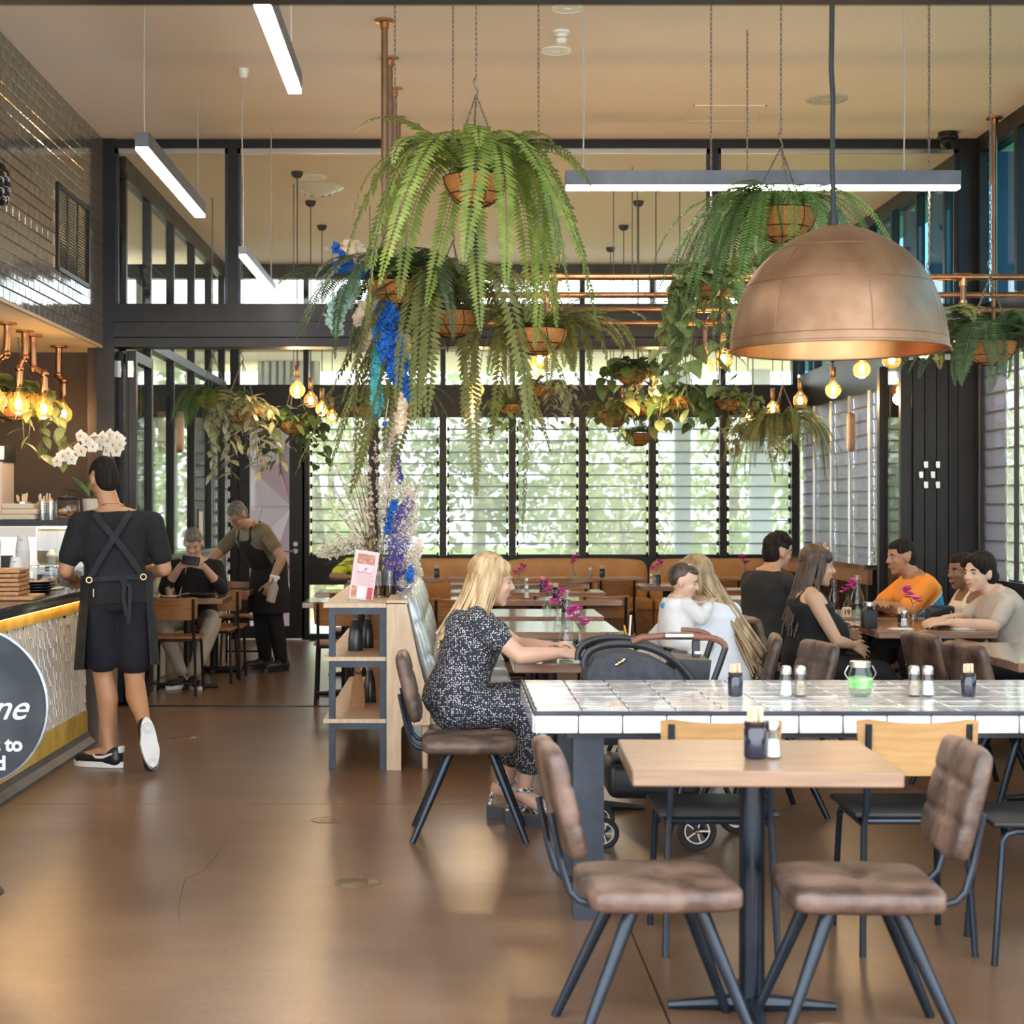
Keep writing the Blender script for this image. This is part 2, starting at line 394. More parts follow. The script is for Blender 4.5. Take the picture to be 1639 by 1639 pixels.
# ---- back wall: header, sill, louvre windows, door
kb = YB / F
def BX(px): return (px - CX) * kb
def BZ(py): return EYE - (py - CY) * kb
wb = struct_empty('wall_back')
bar(wb, (-6, YB, 2.53), (XR, YB + .2, 2.87), 'header', M_frame)
bar(wb, (-6, YB - .03, 2.50), (XR, YB + .02, 2.54), 'header_board', M_frame)
bar(wb, (-6, YB - .02, 4.06), (XR, YB + .12, ZC), 'rail', M_frame)
bar(wb, (BX(490), YB, .62), (XR, YB + .16, .95), 'dado', M_black)
bar(wb, (BX(604), YB, 0), (XR, YB + .16, .63), 'dado', M_black)
mxs = [490, 598, 709, 820, 932, 1044, 1157, 1272]
for i, px in enumerate(mxs):
    w = .055 if i in (1,) else .04
    bar(wb, (BX(px) - w, YB - .05, 0 if i in (0, 1) else .93), (BX(px) + w, YB + .1, 2.53), 'post')
    bar(wb, (BX(px) - .03, YB - .03, 2.87), (BX(px) + .03, YB + .1, 4.06))
for px in (376, 225, 95): bar(wb, (BX(px) - .05, YB - .05, 0), (BX(px) + .05, YB + .1, 4.06), 'post')
MB().span((BX(490), YB + .03, 0.05), (BX(598), YB + .04, .62)).build('pane', M_glass, wb, smooth=0)
bar(wb, (BX(490), YB - .02, 0), (BX(598), YB + .1, .07), 'rail')
xs = [-6, BX(376)] + [BX(p) for p in mxs]
for a, c in zip(xs[:-1], xs[1:]):
    MB().span((a + .03, YB + .03, 2.87), (c - .03, YB + .038, 4.06)).build('pane', M_glass, wb, smooth=0)
# louvre windows: every blade its own pane
def louvre(name, x0, x1, z0, z1, n, y=YB, mat_=M_louv, along='x', tilt=.16, reverse=1):
    if mat_ is M_frost: tilt = .07
    L = x1 - x0
    t = struct_empty(name, (x0, y, z0) if along == 'x' else (y, x0, z0))
    if along == 'y': t.rotation_euler = (0, 0, R(90))
    p = (z1 - z0) / n
    b = MB(); b.mi = 0
    b.box((L / 2, 0, 0), (L - (.03 if along == 'x' else .0), .008, p * 1.10)); b.mi = 1; b.box((L / 2, 0, -p * .54), (L - .03, .012, .012 if mat_ is M_louv else .004))
    me = b.mesh('louvre_blade', [mat_, M_black], 0)
    cm = MB().box((0, -.01, 0), (.022, .05, .03), rx=.6).mesh('blade_clip', M_black, 0)
    for i in range(n):
        o = link_mesh('louvre_blade', me, t, (0, .02, p * (i + .5)), (tilt * reverse, 0, 0))
        for xx in (.012, L - .012):
            if along == 'x': link_mesh('blade_clip', cm, o, (xx, -.01, -p * .5))
    return t
n_ = 1
for a, c in zip(mxs[:-1], mxs[1:]):
    louvre('window_%d' % n_, BX(a) + .045, BX(c) - .045, .96, 2.50, 12); n_ += 1
for a, c in ((95, 225), (225, 376)):
    louvre('window_%d' % n_, BX(a) + .055, BX(c) - .055, .5, 2.50, 15); n_ += 1
# glazed door in the back wall
d1 = struct_empty('door_1', (BX(382), YB - .02, 0)); dw = BX(488) - BX(382)
for x0, x1, z0, z1, nm in ((0, .13, 0.02, 2.5, 'stile'), (dw - .17, dw, 0.02, 2.5, 'stile'), (.13, dw - .17, .02, .16, 'rail'), (.13, dw - .17, 2.38, 2.5, 'rail')):
    MB().span((x0, -.03, z0), (x1, .03, z1)).build(nm, M_frame, d1, smooth=0)
MB().span((.13, -.005, .16), (dw - .17, .005, 2.38)).build('pane', M_glass, d1, smooth=0)
h = MB(); h.cyl((dw - .1, -.03, 1.0), (dw - .1, -.07, 1.0), .028, n=14).tube([(dw - .1, -.075, 1.0), (dw - .16, -.08, 1.0), (dw - .26, -.08, 1.0)], .012, 8)
h.build('door_handle', M_chrome, d1); MB().cyl((dw - .1, -.03, 1.08), (dw - .1, -.05, 1.08), .026, n=14).build('lock', M_chrome, d1)
# ---- right wall of both rooms
wr = struct_empty('wall_right')
bar(wr, (XR, YF, 2.58), (XR + .12, YB, 2.98), 'header', M_frame)
bar(wr, (XR - .02, YF, 4.10), (XR + .12, YB, ZC), 'rail', M_frame)
bar(wr, (XR, YF, 0), (XR + .12, YB, .96), 'dado', M_black)
rows = [18.6 - .787 * i for i in range(8)] + [12.22, 11.42, 10.62, 9.8, 9.0, 8.2, 7.4, 6.6, 5.8, 5.0, 4.2]
M_navy = pm('navy_fin', (.035, .07, .13), (.05, .09, .16), 3, .5)
for y in rows:
    MB().span((XR + .10, y - .05, 2.98), (XR + .24, y + .05, 4.10)).build('fin', M_navy, wr, smooth=0)
    bar(wr, (XR - .02, y - .028, 2.98), (XR + .05, y + .028, 4.10), 'mullion', M_frame)
    MB().tube([(XR - .012, y, .97), (XR - .012, y, 2.58)], .018, 8).build('rod', M_chrome if y > 12.6 else M_frame, wr)
for a, c in zip(rows[1:], rows[:-1]):
    MB().span((XR + .03, a + .02, 2.98), (XR + .04, c - .02, 4.10)).build('pane', M_glassb, wr, smooth=0)
i = 0
for a, c in zip(rows[1:], rows[:-1]):
    i += 1
    if i == 8:
        bar(wr, (XR - .02, a, .9), (XR + .1, c, 2.6), 'jamb', M_frame); continue
    if c < 9.5: louvre('window_%d' % n_, a + .02, c - .02, .97, 2.58, 11, y=XR + .05, mat_=M_louv, along='y', reverse=-1)
    elif c < 12.3 and c > 12.1:
        louvre('window_%d' % n_, 11.76, c - .02, .97, 2.58, 12, y=XR + .05, mat_=M_frost, along='y', reverse=-1); n_ += 1
        louvre('window_%d' % n_, a + .02, 11.74, .97, 2.58, 12, y=XR + .05, mat_=M_louv, along='y', reverse=-1)
    else: louvre('window_%d' % n_, a + .02, c - .02, .97, 2.58, 12, y=XR + .05, mat_=M_frost if c > 12.3 else M_louv, along='y', reverse=-1)
    n_ += 1
# ---- left glass wall of the back room
wlb = struct_empty('wall_left_back'); XG = -2.55
M_finger = pm('tan_finger_tile', (.55, .40, .24), (.66, .50, .32), 5, .3)
bar(wlb, (XG - .14, 12.9, 0), (XG, YB, 1.03), 'dado', M_grout)
fm = MB().rbox((0, 0, 0), (.012, .036, .24), .003, 1).mesh('finger_tile', M_finger, 0)
for i in range(42):
    for j in range(4):
        link_mesh('finger_tile', fm, wlb, (XG + .004, 12.95 + .04 * i, .13 + .247 * j))
bar(wlb, (XG - .16, 12.9, 1.03), (XG + .03, YB, 1.06), 'sill', M_steel)
for y in (12.95, 14.0, 15.15, 16.35, 17.5, 18.5): bar(wlb, (XG - .07, y - .03, 1.06), (XG + .0, y + .03, 4.1))
bar(wlb, (XG - .08, 12.9, 2.82), (XG + .01, YB, 2.90), 'rail', M_steel); bar(wlb, (XG - .08, 12.9, 4.06), (XG, YB, ZC), 'rail')
ys = (12.95, 14.0, 15.15, 16.35, 17.5, 18.5)
for a, c in zip(ys[:-1], ys[1:]):
    for z0, z1 in ((1.06, 2.82), (2.9, 4.06)):
        MB().span((XG - .045, a + .03, z0), (XG - .037, c - .03, z1)).build('pane', M_glass, wlb, smooth=0)

# ================================================================= OUTDOORS
M_grass = pm('lawn', (.16, .24, .05), (.32, .38, .12), 3, .9)
M_pave = pm('pale_paving', (.55, .53, .50), (.66, .64, .60), 2, .8)
struct('ground_lawn', MB().span((-40, -20, -.3), (50, 70, -.15)), M_grass)
struct('ground_terrace', MB().span((-12, YB + .1, -.15), (8, 22.6, -.02)), M_pave)
struct('ground_front', MB().span((-12, -14, -.15), (12, .5, -.02)), M_pave)
struct('eave_back', MB().span((-9, YB + .12, 3.25), (5.2, 21.4, 3.4)), M_cream)
struct('eave_left', MB().span((-9, 12.9, 3.25), (XG - .15, YB + .12, 3.4)), M_cream)
struct('roof', MB().span((-9, YF - .2, ZC + .15), (4.8, YB + 1.2, ZC + .4)), M_cream)
M_post = pm('pale_grey_post', (.62, .66, .72), rough=.6)
for i, (px, w) in enumerate(((1092, 24), (1216, 30))):
    p = at(px, 800, 21.2)
    t = thing('verandah_post', ('thin' if i == 0 else 'thick') + ' pale grey verandah post outside the back louvres', 'post', (p.x, 21.2, 0))
    MB().span((-mpx(w, 21.2) / 2, -.1, 0), (mpx(w, 21.2) / 2, .1, 3.25)).build('shaft', M_post, t, smooth=0)
    MB().span((-.16, -.16, 0), (.16, .16, .05)).build('base_plate', M_post, t, smooth=0)
# faceted pink wall outside the door
M_pink = pm('lilac_panel', (.82, .66, .84), (.88, .72, .88), 2, .5)
M_pinkd = pm('rose_panel', (.72, .46, .62), (.76, .5, .66), 2, .5)
t = thing('faceted_wall', 'lilac pink faceted panel wall outside the glass door', 'wall', (-3.42, 20.2, 0))
rng = random.Random(5)
cols, rws = 4, 6; cw, ch = .34, .5
P = {}
for i in range(cols + 1):
    for j in range(rws + 1):
        P[i, j] = Vector((i * cw + (.08 if j % 2 else -.08), rng.uniform(-.09, .09), j * ch))
for i in range(cols):
    for j in range(rws):
        q = [P[i, j], P[i + 1, j], P[i + 1, j + 1], P[i, j + 1]]
        for tri in ((0, 1, 2), (0, 2, 3)) if (i + j) % 2 else ((0, 1, 3), (1, 2, 3)):
            c = sum((q[x] for x in tri), Vector()) / 3
            pts = [c + (q[x] - c) * .985 for x in tri]
            back = [p + Vector((0, .05, 0)) for p in pts]
            MB().add(pts + back, [(0, 1, 2), (5, 4, 3), (0, 3, 4, 1), (1, 4, 5, 2), (2, 5, 3, 0)]).build('panel', M_pinkd if rng.random() < .22 else M_pink, t, smooth=0)
MB().span((-.1, .1, 0), (cols * cw + .1, .2, rws * ch)).build('backing', M_pinkd, t, smooth=0)
t = tag(MB().cyl((-1.83, 20.0, -.02), (-1.83, 20.0, 3.2), .03, n=10).build('green_pole', pm('green_paint', (.35, .6, .3), rough=.5)), 'slim pale green pole beside the pink faceted wall', 'pole')
# white corrugated screen high outside the door
t = thing('corrugated_screen', 'white vertical corrugated screen above the pink wall outside', 'screen', (-2.35, 19.9, 2.88))
for i in range(9): MB().span((i * .085, 0, 0), (i * .085 + .05, .05, 1.0)).build('rib', M_white, t, smooth=0)
MB().span((0, .05, 0), (.75, .07, 1.0)).build('backing', M_post, t, smooth=0)
# trees and bushes beyond the glass
M_leafA = leafmat('sunlit_foliage', (.24, .31, .13), (.50, .53, .30), 3, .7, .3, .35)
M_leafB = leafmat('yellow_green_foliage', (.40, .44, .18), (.66, .64, .38), 3, .7, .3, .35)
M_bark = pm('grey_bark', (.25, .2, .15), (.4, .34, .27), 8, .9)
def crown(seed, n=1600):
    rg = random.Random(seed); b = MB(); cl = []
    for i in range(26):
        v = Vector((rg.gauss(0, 1), rg.gauss(0, 1), rg.gauss(0, 1))).normalized() * rg.uniform(.35, .8)
        cl.append((v, rg.uniform(.2, .38)))
    for i in range(n):
        c, r = rg.choice(cl); d = Vector((rg.gauss(0, 1), rg.gauss(0, 1), rg.gauss(0, 1))).normalized()
        p = c + d * r * rg.uniform(.5, 1); s_ = rg.uniform(.03, .06)
        a = d.orthogonal().normalized(); a.rotate(Quaternion(d, rg.uniform(0, 6.28))); e = d.cross(a)
        b.add([p - a * s_, p + e * s_ * .5, p + a * s_, p - e * s_ * .5], [(0, 1, 2, 3)])
    return b
crA = [crown(s).mesh('foliage', M_leafA, 0) for s in (1, 2)]; crB = [crown(s).mesh('foliage', M_leafB, 0) for s in (3, 4)]
tree_spots = [(-9, 27, 3.4, 2.2, 0), (-5.2, 29, 4.0, 2.5, 1), (-2.2, 26.5, 2.4, 2.0, 2), (.4, 28.5, 3.3, 2.2, 0), (2.6, 26, 2.0, 1.9, 3), (4.9, 29, 3.0, 2.0, 1), (7.6, 26, 2.2, 2.0, 2), (10.2, 29, 3.0, 2.6, 0),
              (-7.8, 21.5, 2.6, 1.7, 3), (-7.5, 16.5, 2.6, 1.9, 1), (7.5, 22, 2.2, 1.8, 3), (7.2, 13.5, 1.2, 1.3, 2), (7.6, 10.0, 1.2, 1.3, 3),
              (-13, 35, 3.2, 2.6, 2), (-7.8, 36, 3.0, 2.6, 0), (-2.6, 35, 3.0, 2.6, 3), (2.6, 36, 3.1, 2.6, 2), (7.8, 35, 3.0, 2.6, 1), (13, 36, 3.1, 2.6, 3)]
words_ = ['leftmost tall', 'broad left', 'low pale', 'central tall', 'low yellowish', 'right of centre', 'rightmost low', 'far right tall', 'nearest left', 'side left', 'near right corner', 'right side low', 'right side nearest', 'farthest leftmost', 'farthest left', 'farthest left of centre', 'farthest central', 'farthest right of centre', 'farthest right']
for i, (x, y, z, r_, kd) in enumerate(tree_spots):
    t = thing('garden_tree', words_[i] + ' sunlit garden tree outside the glass', 'tree', (x, y, -.15), group='garden trees outside')
    me = (crA + crB)[kd]
    link_mesh('foliage', me, t, (0, 0, z * .62 + .2), (0, 0, i), (r_, r_ * .8, r_ * 1.0))
    MB().tube([(0, 0, 0), (.05, 0, z * .4), (0, .05, z * .9)], [.16, .12, .06], 7).build('trunk', M_bark, t)
# ================================================================= LAMPS AND CEILING FITTINGS
M_wire = pm('grey_cord', (.45, .42, .38), rough=.6)
M_lampbody = pm('anodised_lamp_body', (.10, .105, .12), (.14, .145, .16), 6, .4, metal=.5)
def linear_lamp(name_lab, p0, p1, w, h, cords, group='linear pendant lamps'):
    """p0,p1: ends of the diffuser centre line"""
    p0, p1 = Vector(p0), Vector(p1); d = p1 - p0; L = d.length; c = (p0 + p1) / 2
    t = thing('linear_pendant_lamp', name_lab, 'lamp', c, math.atan2(d.y, d.x), group)
    b = MB(); e = .006
    b.span((-L / 2, -w / 2, e), (L / 2, w / 2, h)); b.build('housing', M_lampbody, t, smooth=0)
    b = MB(); b.span((-L / 2 + .004, -w / 2 + .004, -.012), (L / 2 - .004, w / 2 - .004, e)); b.build('diffuser', M_lamp, t, smooth=0)
    for (u, top) in cords:
        q = Vector((u * L, 0, h)); M = Matrix.Rotation(-math.atan2(d.y, d.x), 3, 'Z')
        b = MB(); s = [q, q + Vector((.004, .003, (top - c.z - h) * .4)), Vector((q.x, q.y, top - c.z))]
        b.tube(s, .0045, 6); b.build('cord', M_wire, t)
    return t
linear_lamp('glowing linear lamp above the tiled bulkhead corner, hung lengthwise at left', (-1.655, 8.8, 3.39), (-1.655, 10.84, 3.39), .072, .085, [(-.46, ZC), (.46, ZC)])
linear_lamp('glowing linear lamp cut by the beam, highest in view', (-.73, 5.6, 3.40), (-.73, 7.65, 3.40), .066, .085, [(-.4, ZC), (.42, ZC)])
t = linear_lamp('short glowing linear lamp hung low before the upper left window', (-1.31, 10.3, 3.05), (-1.31, 12.0, 3.05), .050, .055, [(.46, ZC)])
MB().tube([(-.80, 0, .055), (-.803, -.0, .5), (-.806, .01, .8), (-.80, .0, ZC - 3.05)], .0045, 6).build('cord', M_wire, t)
MB().lathe([(.0, -.055), (.018, -.055), (.03, -.04), (.036, 0), (.0, 0)], 16, (-.80, 0, ZC - 3.05)).build('ceiling_rose', M_white, t)
linear_lamp('long dark linear lamp hung crosswise before the upper windows', at(905, 300, 8.9), at(1535, 300, 8.9), .075, .085, [(-.455, ZC), (.36, ZC)])
# globe bulbs
R_B = .062
bulb_prof = [(.0145, .115), (.0145, .085), (.018, .075), (.028, .066)] + [(R_B * sin(a), R_B * cos(a)) for a in [R(28 + (180 - 28) * i / 10) for i in range(11)]]
M_bulb_me = MB().lathe(bulb_prof, 20).mesh('globe', M_amber, 80)
_f = MB()
for i in range(6):
    a = i * pi / 3; _f.tube([(.008 * cos(a), .008 * sin(a), .03), (.019 * cos(a), .019 * sin(a), .0), (.010 * cos(a), .010 * sin(a), -.03)], .0042, 5)
_f.ball((0, 0, -.002), (.012, .012, .026), 8, 6)
M_fil_me = _f.mesh('filament', M_fil, 60)
M_sock_me = MB().lathe([(.0, .195), (.018, .195), (.021, .19), (.021, .11), (.017, .102), (.0, .102)], 16).mesh('socket', M_copper, 50)
def bulb(parent, loc, s=1.0, socket=True):
    o = link_mesh('globe', M_bulb_me, parent, loc, scale=(s, s, s)); link_mesh('filament', M_fil_me, o)
    if socket: link_mesh('socket', M_sock_me, parent, loc, scale=(s, s, s))
def bulb_light(parent, loc, e):
    l = bpy.data.lights.new('bulb_glow', 'POINT'); l.energy = e; l.color = (1, .72, .42); l.shadow_soft_size = .05
    o = bpy.data.objects.new('bulb_glow', l); COL.objects.link(o); o.parent = parent; o.location = loc
# copper pipe racks across the room: four transverse rails hung from the ceiling
railY = (9.31, 10.09, 10.83, 11.62); ZR = 2.775
ordn = ('nearest', 'second', 'third', 'farthest')
colsX = (.57, 1.77, 2.87)
XA, XB = -.385, 3.80
def flange(b, p, r=.055):
    b.lathe([(.0, 0), (r, 0), (r, -.012), (.026, -.016), (.024, -.05), (.0, -.05)], 18, p)
for j, y in enumerate(railY):
    t = thing('copper_pipe_rack', 'copper pipe rail hung across the room on ceiling pipes, %s of four' % ordn[j], 'pipe rack', (0, y, 0), group='copper pipe racks')
    MB().tube([(XA, 0, ZR), (XB, 0, ZR)], .0185, 12).build('rail', M_copper, t)
    for x in (XA, XB):
        MB().tube([(x, 0, ZC - .01), (x, 0, ZR + .02)], .019, 12).build('hanger_pipe', M_coppero, t)
        b = MB(); flange(b, (x, 0, ZC)); b.build('flange', M_copper, t)
        MB().ball((x, 0, ZR), .03, 12, 8).build('elbow', M_copper, t)
    for x in colsX:
        b = MB(); b.tube([(x - .045, 0, ZR), (x + .045, 0, ZR)], .0235, 12).tube([(x, 0, ZR), (x, 0, ZR - .05)], .0235, 12); b.build('tee', M_copper, t)
        MB().tube([(x, 0, ZR), (x, 0, 2.44 + .19)], .0175, 10).build('drop_pipe', M_coppero, t)
        bulb(t, (x, 0, 2.45))
        if j in (1, 3): bulb_light(t, (x, 0, 2.38), 7)
# cord pendants of the back room: four rows of four
_rose = MB().lathe([(.0, 0), (.05, 0), (.045, -.03), (.025, -.05), (.0, -.05)], 18).mesh('ceiling_rose', M_black, 50)
rown = ('leftmost row', 'row left of centre', 'row right of centre', 'rightmost row')
for i, x in enumerate((-1.27, .19, 1.655, 3.10)):
    for j, y in enumerate((13.5, 14.78, 16.05, 17.4)):
        t = thing('globe_pendant', 'globe bulb on a cord, %s of the back room\'s %s' % (ordn[j], rown[i]), 'lamp', (x, y, 2.44), group='globe pendants of the back room')
        link_mesh('ceiling_rose', _rose, t, (0, 0, ZC - 2.44))
        MB().tube([(0, 0, .19), (0, 0, ZC - 2.44 - .04)], .0045, 6).build('cord', M_black, t)
        bulb(t, (0, 0, 0), 1.05)
        if j in (0, 2): bulb_light(t, (0, 0, -.07), 9)
# crooked copper pipe lamps over the counter
def pipe_lamp(lab, flx, fly, Y, path, bx, by):
    z0 = 2.68; t = thing('copper_pipe_lamp', lab, 'lamp', (PX(flx, Y), Y, 0), group='copper pipe lamps over the counter')
    x0 = PX(flx, Y)
    def L(px, py): q = at(px, py, Y); return Vector((q.x - x0, 0, q.z))
    b = MB(); flange(b, (0, 0, z0), .062); b.build('flange', M_copper, t)
    pts = [Vector((0, 0, z0 - .02))] + [L(*q) for q in path]
    sm = []
    for i, p in enumerate(pts):
        if 0 < i < len(pts) - 1:
            a, c = pts[i - 1], pts[i + 1]; r = min(.05, (p - a).length * .45, (c - p).length * .45)
            sm += bez(p + (a - p).normalized() * r, p + (a - p).normalized() * r * .45, p + (c - p).normalized() * r * .45, p + (c - p).normalized() * r, 4)
        else: sm.append(p)
    MB().tube(sm, .024, 12).build('pipe', M_copper, t)
    for i in range(1, len(pts) - 1):
        MB().ball(pts[i], .031, 10, 8).build('elbow', M_copper, t)
    q = L(bx, by); bulb(t, q, 1.12); bulb_light(t, q - Vector((0, 0, .09)), 3.0)
fy = lambda py: F * (2.68 - EYE) / (CY - py)
pipe_lamp('crooked copper pipe lamp at the picture edge, bulb partly out of view', 12, 516, fy(517), [(10, 566), (-6, 575), (-6, 600)], -6, 640)
pipe_lamp('crooked copper pipe lamp before the coir basket', 40, 528, fy(529), [(40, 572), (31, 590), (30, 615)], 29.5, 647)
pipe_lamp('crooked copper pipe lamp with the widest jog', 53, 535, fy(536), [(53, 590), (71, 598), (71, 625)], 69.5, 655)
pipe_lamp('crooked copper pipe lamp nearest the dark column', 94, 553, fy(554), [(93, 600), (102, 610), (102, 632)], 101, 663)
# big copper dome lamp over the tiled table
Yd = 6.3; pd = at(1342, 560, Yd)
t = thing('copper_dome_lamp', 'large riveted copper dome lamp hung on a black cable over the tiled table', 'lamp', (pd.x, Yd, pd.z))
rr = .408; hh = .475
pts = [(1.0, 0), (.997, .05), (.982, .14), (.955, .26), (.912, .39), (.85, .52), (.755, .65), (.62, .77), (.45, .87), (.28, .945), (.13, .988), (.0, 1.0)]
outer = [(a * rr, z * hh) for a, z in pts]
b = MB(); b.lathe(outer, 64); b.build('shade', M_coppero, t, smooth=60)
b = MB(); b.lathe([(a * rr * .985, z * hh * .985 + .001) for a, z in pts], 48); b.build('inner_lining', M_copper, t, smooth=60)
b = MB(); b.tube([(rr * cos(a), rr * sin(a), .0) for a in [2 * pi * i / 64 for i in range(64)]], .006, 6, closed=True); b.build('rim', M_coppero, t)
def rad(z):
    for (r0, z0), (r1, z1) in zip(outer[:-1], outer[1:]):
        if z0 <= z <= z1: return r0 + (r1 - r0) * (z - z0) / (z1 - z0 + 1e-9)
    return 0
M_seam = pm('dark_copper_seam', (.20, .115, .07), (.27, .16, .10), 9, .5, metal=.8)
for zz in (.24, .375, .035):
    r_ = rad(zz); MB().tube([((r_ + .0005) * cos(a), (r_ + .0005) * sin(a), zz) for a in [2 * pi * i / 64 for i in range(64)]], .0016, 5, closed=True).build('seam', M_seam, t)
for (za, zb, n, o) in ((.04, .24, 7, .3), (.24, .375, 5, .1)):
    for i in range(n):
        a = o + 2 * pi * i / n
        MB().tube([((rad(z) + .0005) * cos(a), (rad(z) + .0005) * sin(a), z) for z in [za + (zb - za) * q / 8 for q in range(9)]], .0016, 5).build('seam', M_seam, t)
b = MB(); zt = ZC - pd.z
pth = [(-.02 - .012 * (q / 14.0) + .003 * sin(q * 2.1), .002 * cos(q), hh + (zt - hh) * q / 14) for q in range(15)]
b.tube(pth, .010, 8); b.build('cable', M_black, t)
MB().lathe([(.0, .05), (.016, .05), (.022, .0), (.03, -.005), (.0, -.005)], 14, (-.02, 0, hh)).build('cap', M_black, t)
b = MB(); b.ball((0, 0, .18), .05, 14, 10); b.build('bulb', M_lamp, t); MB().cyl((0, 0, .22), (0, 0, hh), .018, n=10).build('socket', M_black, t)
# ceiling fittings
def disc(name, lab, cat, px, py, w, mats=M_white, kind=0):
    Y = F * (ZC - EYE) / (CY - py); r = mpx(w, Y) / 2; p = at(px, py, Y)
    t = thing(name, lab, cat, (p.x, Y, ZC))
    if kind == 0:
        MB().lathe([(0, -.008), (r * .78, -.010), (r * .8, -.002), (r * .82, -.012), (r, -.010), (r, 0)], 30).build('plate', mats, t)
        MB().lathe([(0, -.016), (r * .22, -.014), (r * .24, -.006)], 20).build('centre_cap', mats, t)
    elif kind == 1:
        MB().lathe([(0, -.02), (r * .8, -.02), (r, -.012), (r, 0)], 24).build('base', mats, t)
        MB().lathe([(0, -.075), (r * .5, -.072), (r * .72, -.05), (r * .75, -.02)], 20).build('sensor_head', mats, t)
        MB().lathe([(r * .76, -.045), (r * .74, -.04), (r * .7, -.05)], 20).build('slot_ring', M_chrome, t)
    else:
        for q, (ra, za) in enumerate(((1, 0), (.74, -.025), (.5, -.045), (.26, -.06))):
            MB().lathe([(r * (ra - .22), za - .03), (r * ra, za - .004), (r * ra, za), (r * (ra - .22), za - .022)], 32).build('cone_ring', mats, t)
    return t
disc('ceiling_speaker', 'white round ceiling speaker below the smoke detector', 'speaker', 890, 80, 48)
disc('ceiling_speaker', 'white round ceiling speaker at the top edge, partly hidden by the beam', 'speaker', 908, 12, 50)
disc('smoke_detector', 'white smoke detector on the cream ceiling', 'smoke detector', 898, 50, 28, kind=1)
disc('ceiling_speaker', 'grey flush round plate on the ceiling behind the black cable', 'speaker', 1323, 158, 66, pm('grey_plate', (.5, .47, .42), rough=.5))
disc('air_diffuser', 'large round white air diffuser seen through the left upper window', 'vent', 508, 300, 84, kind=2)
disc('ceiling_speaker', 'flat white disc above the large left air diffuser', 'speaker', 497, 283, 52)
disc('air_diffuser', 'small far white air diffuser left of the blue dried flowers', 'vent', 540, 396, 42, kind=2)
disc('air_diffuser', 'white air diffuser behind the crosswise lamp at right', 'vent', 1180, 312, 70, kind=2)
disc('air_diffuser', 'white air diffuser above the trailing ivy', 'vent', 1105, 405, 54, kind=2)
disc('ceiling_speaker', 'small white disc on the ceiling right of the big fern', 'speaker', 933, 425, 26)
Yc = F * (ZC - EYE) / (CY - 212); p = at(1517, 214, Yc)
t = thing('security_camera', 'black dome security camera on the ceiling beside the right column', 'camera', (p.x, Yc, ZC))
MB().lathe([(0, -.05), (.07, -.05), (.078, -.035), (.07, -.028), (.07, 0)], 22).build('base', M_black, t)
MB().ball((0, 0, -.07), (.055, .055, .055), 16, 12).build('eyeball', M_black, t)
MB().cyl((-.01, -.035, -.09), (-.016, -.058, -.105), .022, n=14).build('lens', pm('lens_glass', (.01, .01, .012), rough=.05), t)
Ya = F * (ZC - EYE) / (CY - 181); p = at(1160, 181, Ya)
t = thing('access_panel', 'flush cream access panel outlined on the ceiling', 'panel', (p.x, Ya, ZC))
MB().span((-.24, -.22, -.003), (.24, .22, 0)).build('panel', M_ceil, t, smooth=0)
for a, c in (((-.25, -.23), (.25, -.22)), ((-.25, .22), (.25, .23)), ((-.25, -.23), (-.24, .23)), ((.24, -.23), (.25, .23))):
    MB().span((a[0], a[1], -.006), (c[0], c[1], 0)).build('frame', M_cream, t, smooth=0)
# vent grille and glossy horn on the tiled wall
t = thing('wall_vent', 'black louvred vent grille set in the tiled wall', 'vent', (XL, 11.33, 3.33))
MB().span((-.06, -.45, -.27), (-.03, .45, .27)).build('back_plate', M_black, t, smooth=0)
for z in (-.275, .275): MB().span((-.03, -.47, z - .015), (.014, .47, z + .015)).build('frame', M_frame, t, smooth=0)
for y in (-.46, .46): MB().span((-.03, y - .015, -.29), (.014, y + .015, .29)).build('frame', M_frame, t, smooth=0)
sm = MB().box((0, 0, 0), (.02, .9, .007), ry=-.5).mesh('slat', M_tile, 0)
for i in range(26): link_mesh('slat', sm, t, (-.005, 0, -.25 + i * .02))
for y in (-.15, .15): MB().span((-.03, y - .006, -.26), (.004, y + .006, .26)).build('divider', M_frame, t, smooth=0)
q = 2650 * 2.6 / (725 + 6); p = at(-6, 296, q)
t = thing('wall_ornament', 'glossy black scalloped round ornament on the tiled wall at the picture edge', 'ornament', (XL, q, p.z))
for i in range(7):
    a = i * 2 * pi / 7; M = Matrix.Rotation(.5, 3, 'Y')
    MB().ball((.035, .075 * cos(a), .075 * sin(a)), (.03, .05, .05), 12, 8).build('lobe', pm('gloss_black', (.008, .008, .009), rough=.06) if i == 0 else bpy.data.materials['gloss_black'], t)
MB().lathe([(0, .05), (.06, .04), (.08, .0)], 20).build('centre', bpy.data.materials['gloss_black'], t, rot=(0, R(90), 0))
MB().lathe([(0, .012), (.1, .012), (.1, -.008), (0, -.008)], 20).build('back_plate', M_black, t, rot=(0, R(90), 0))
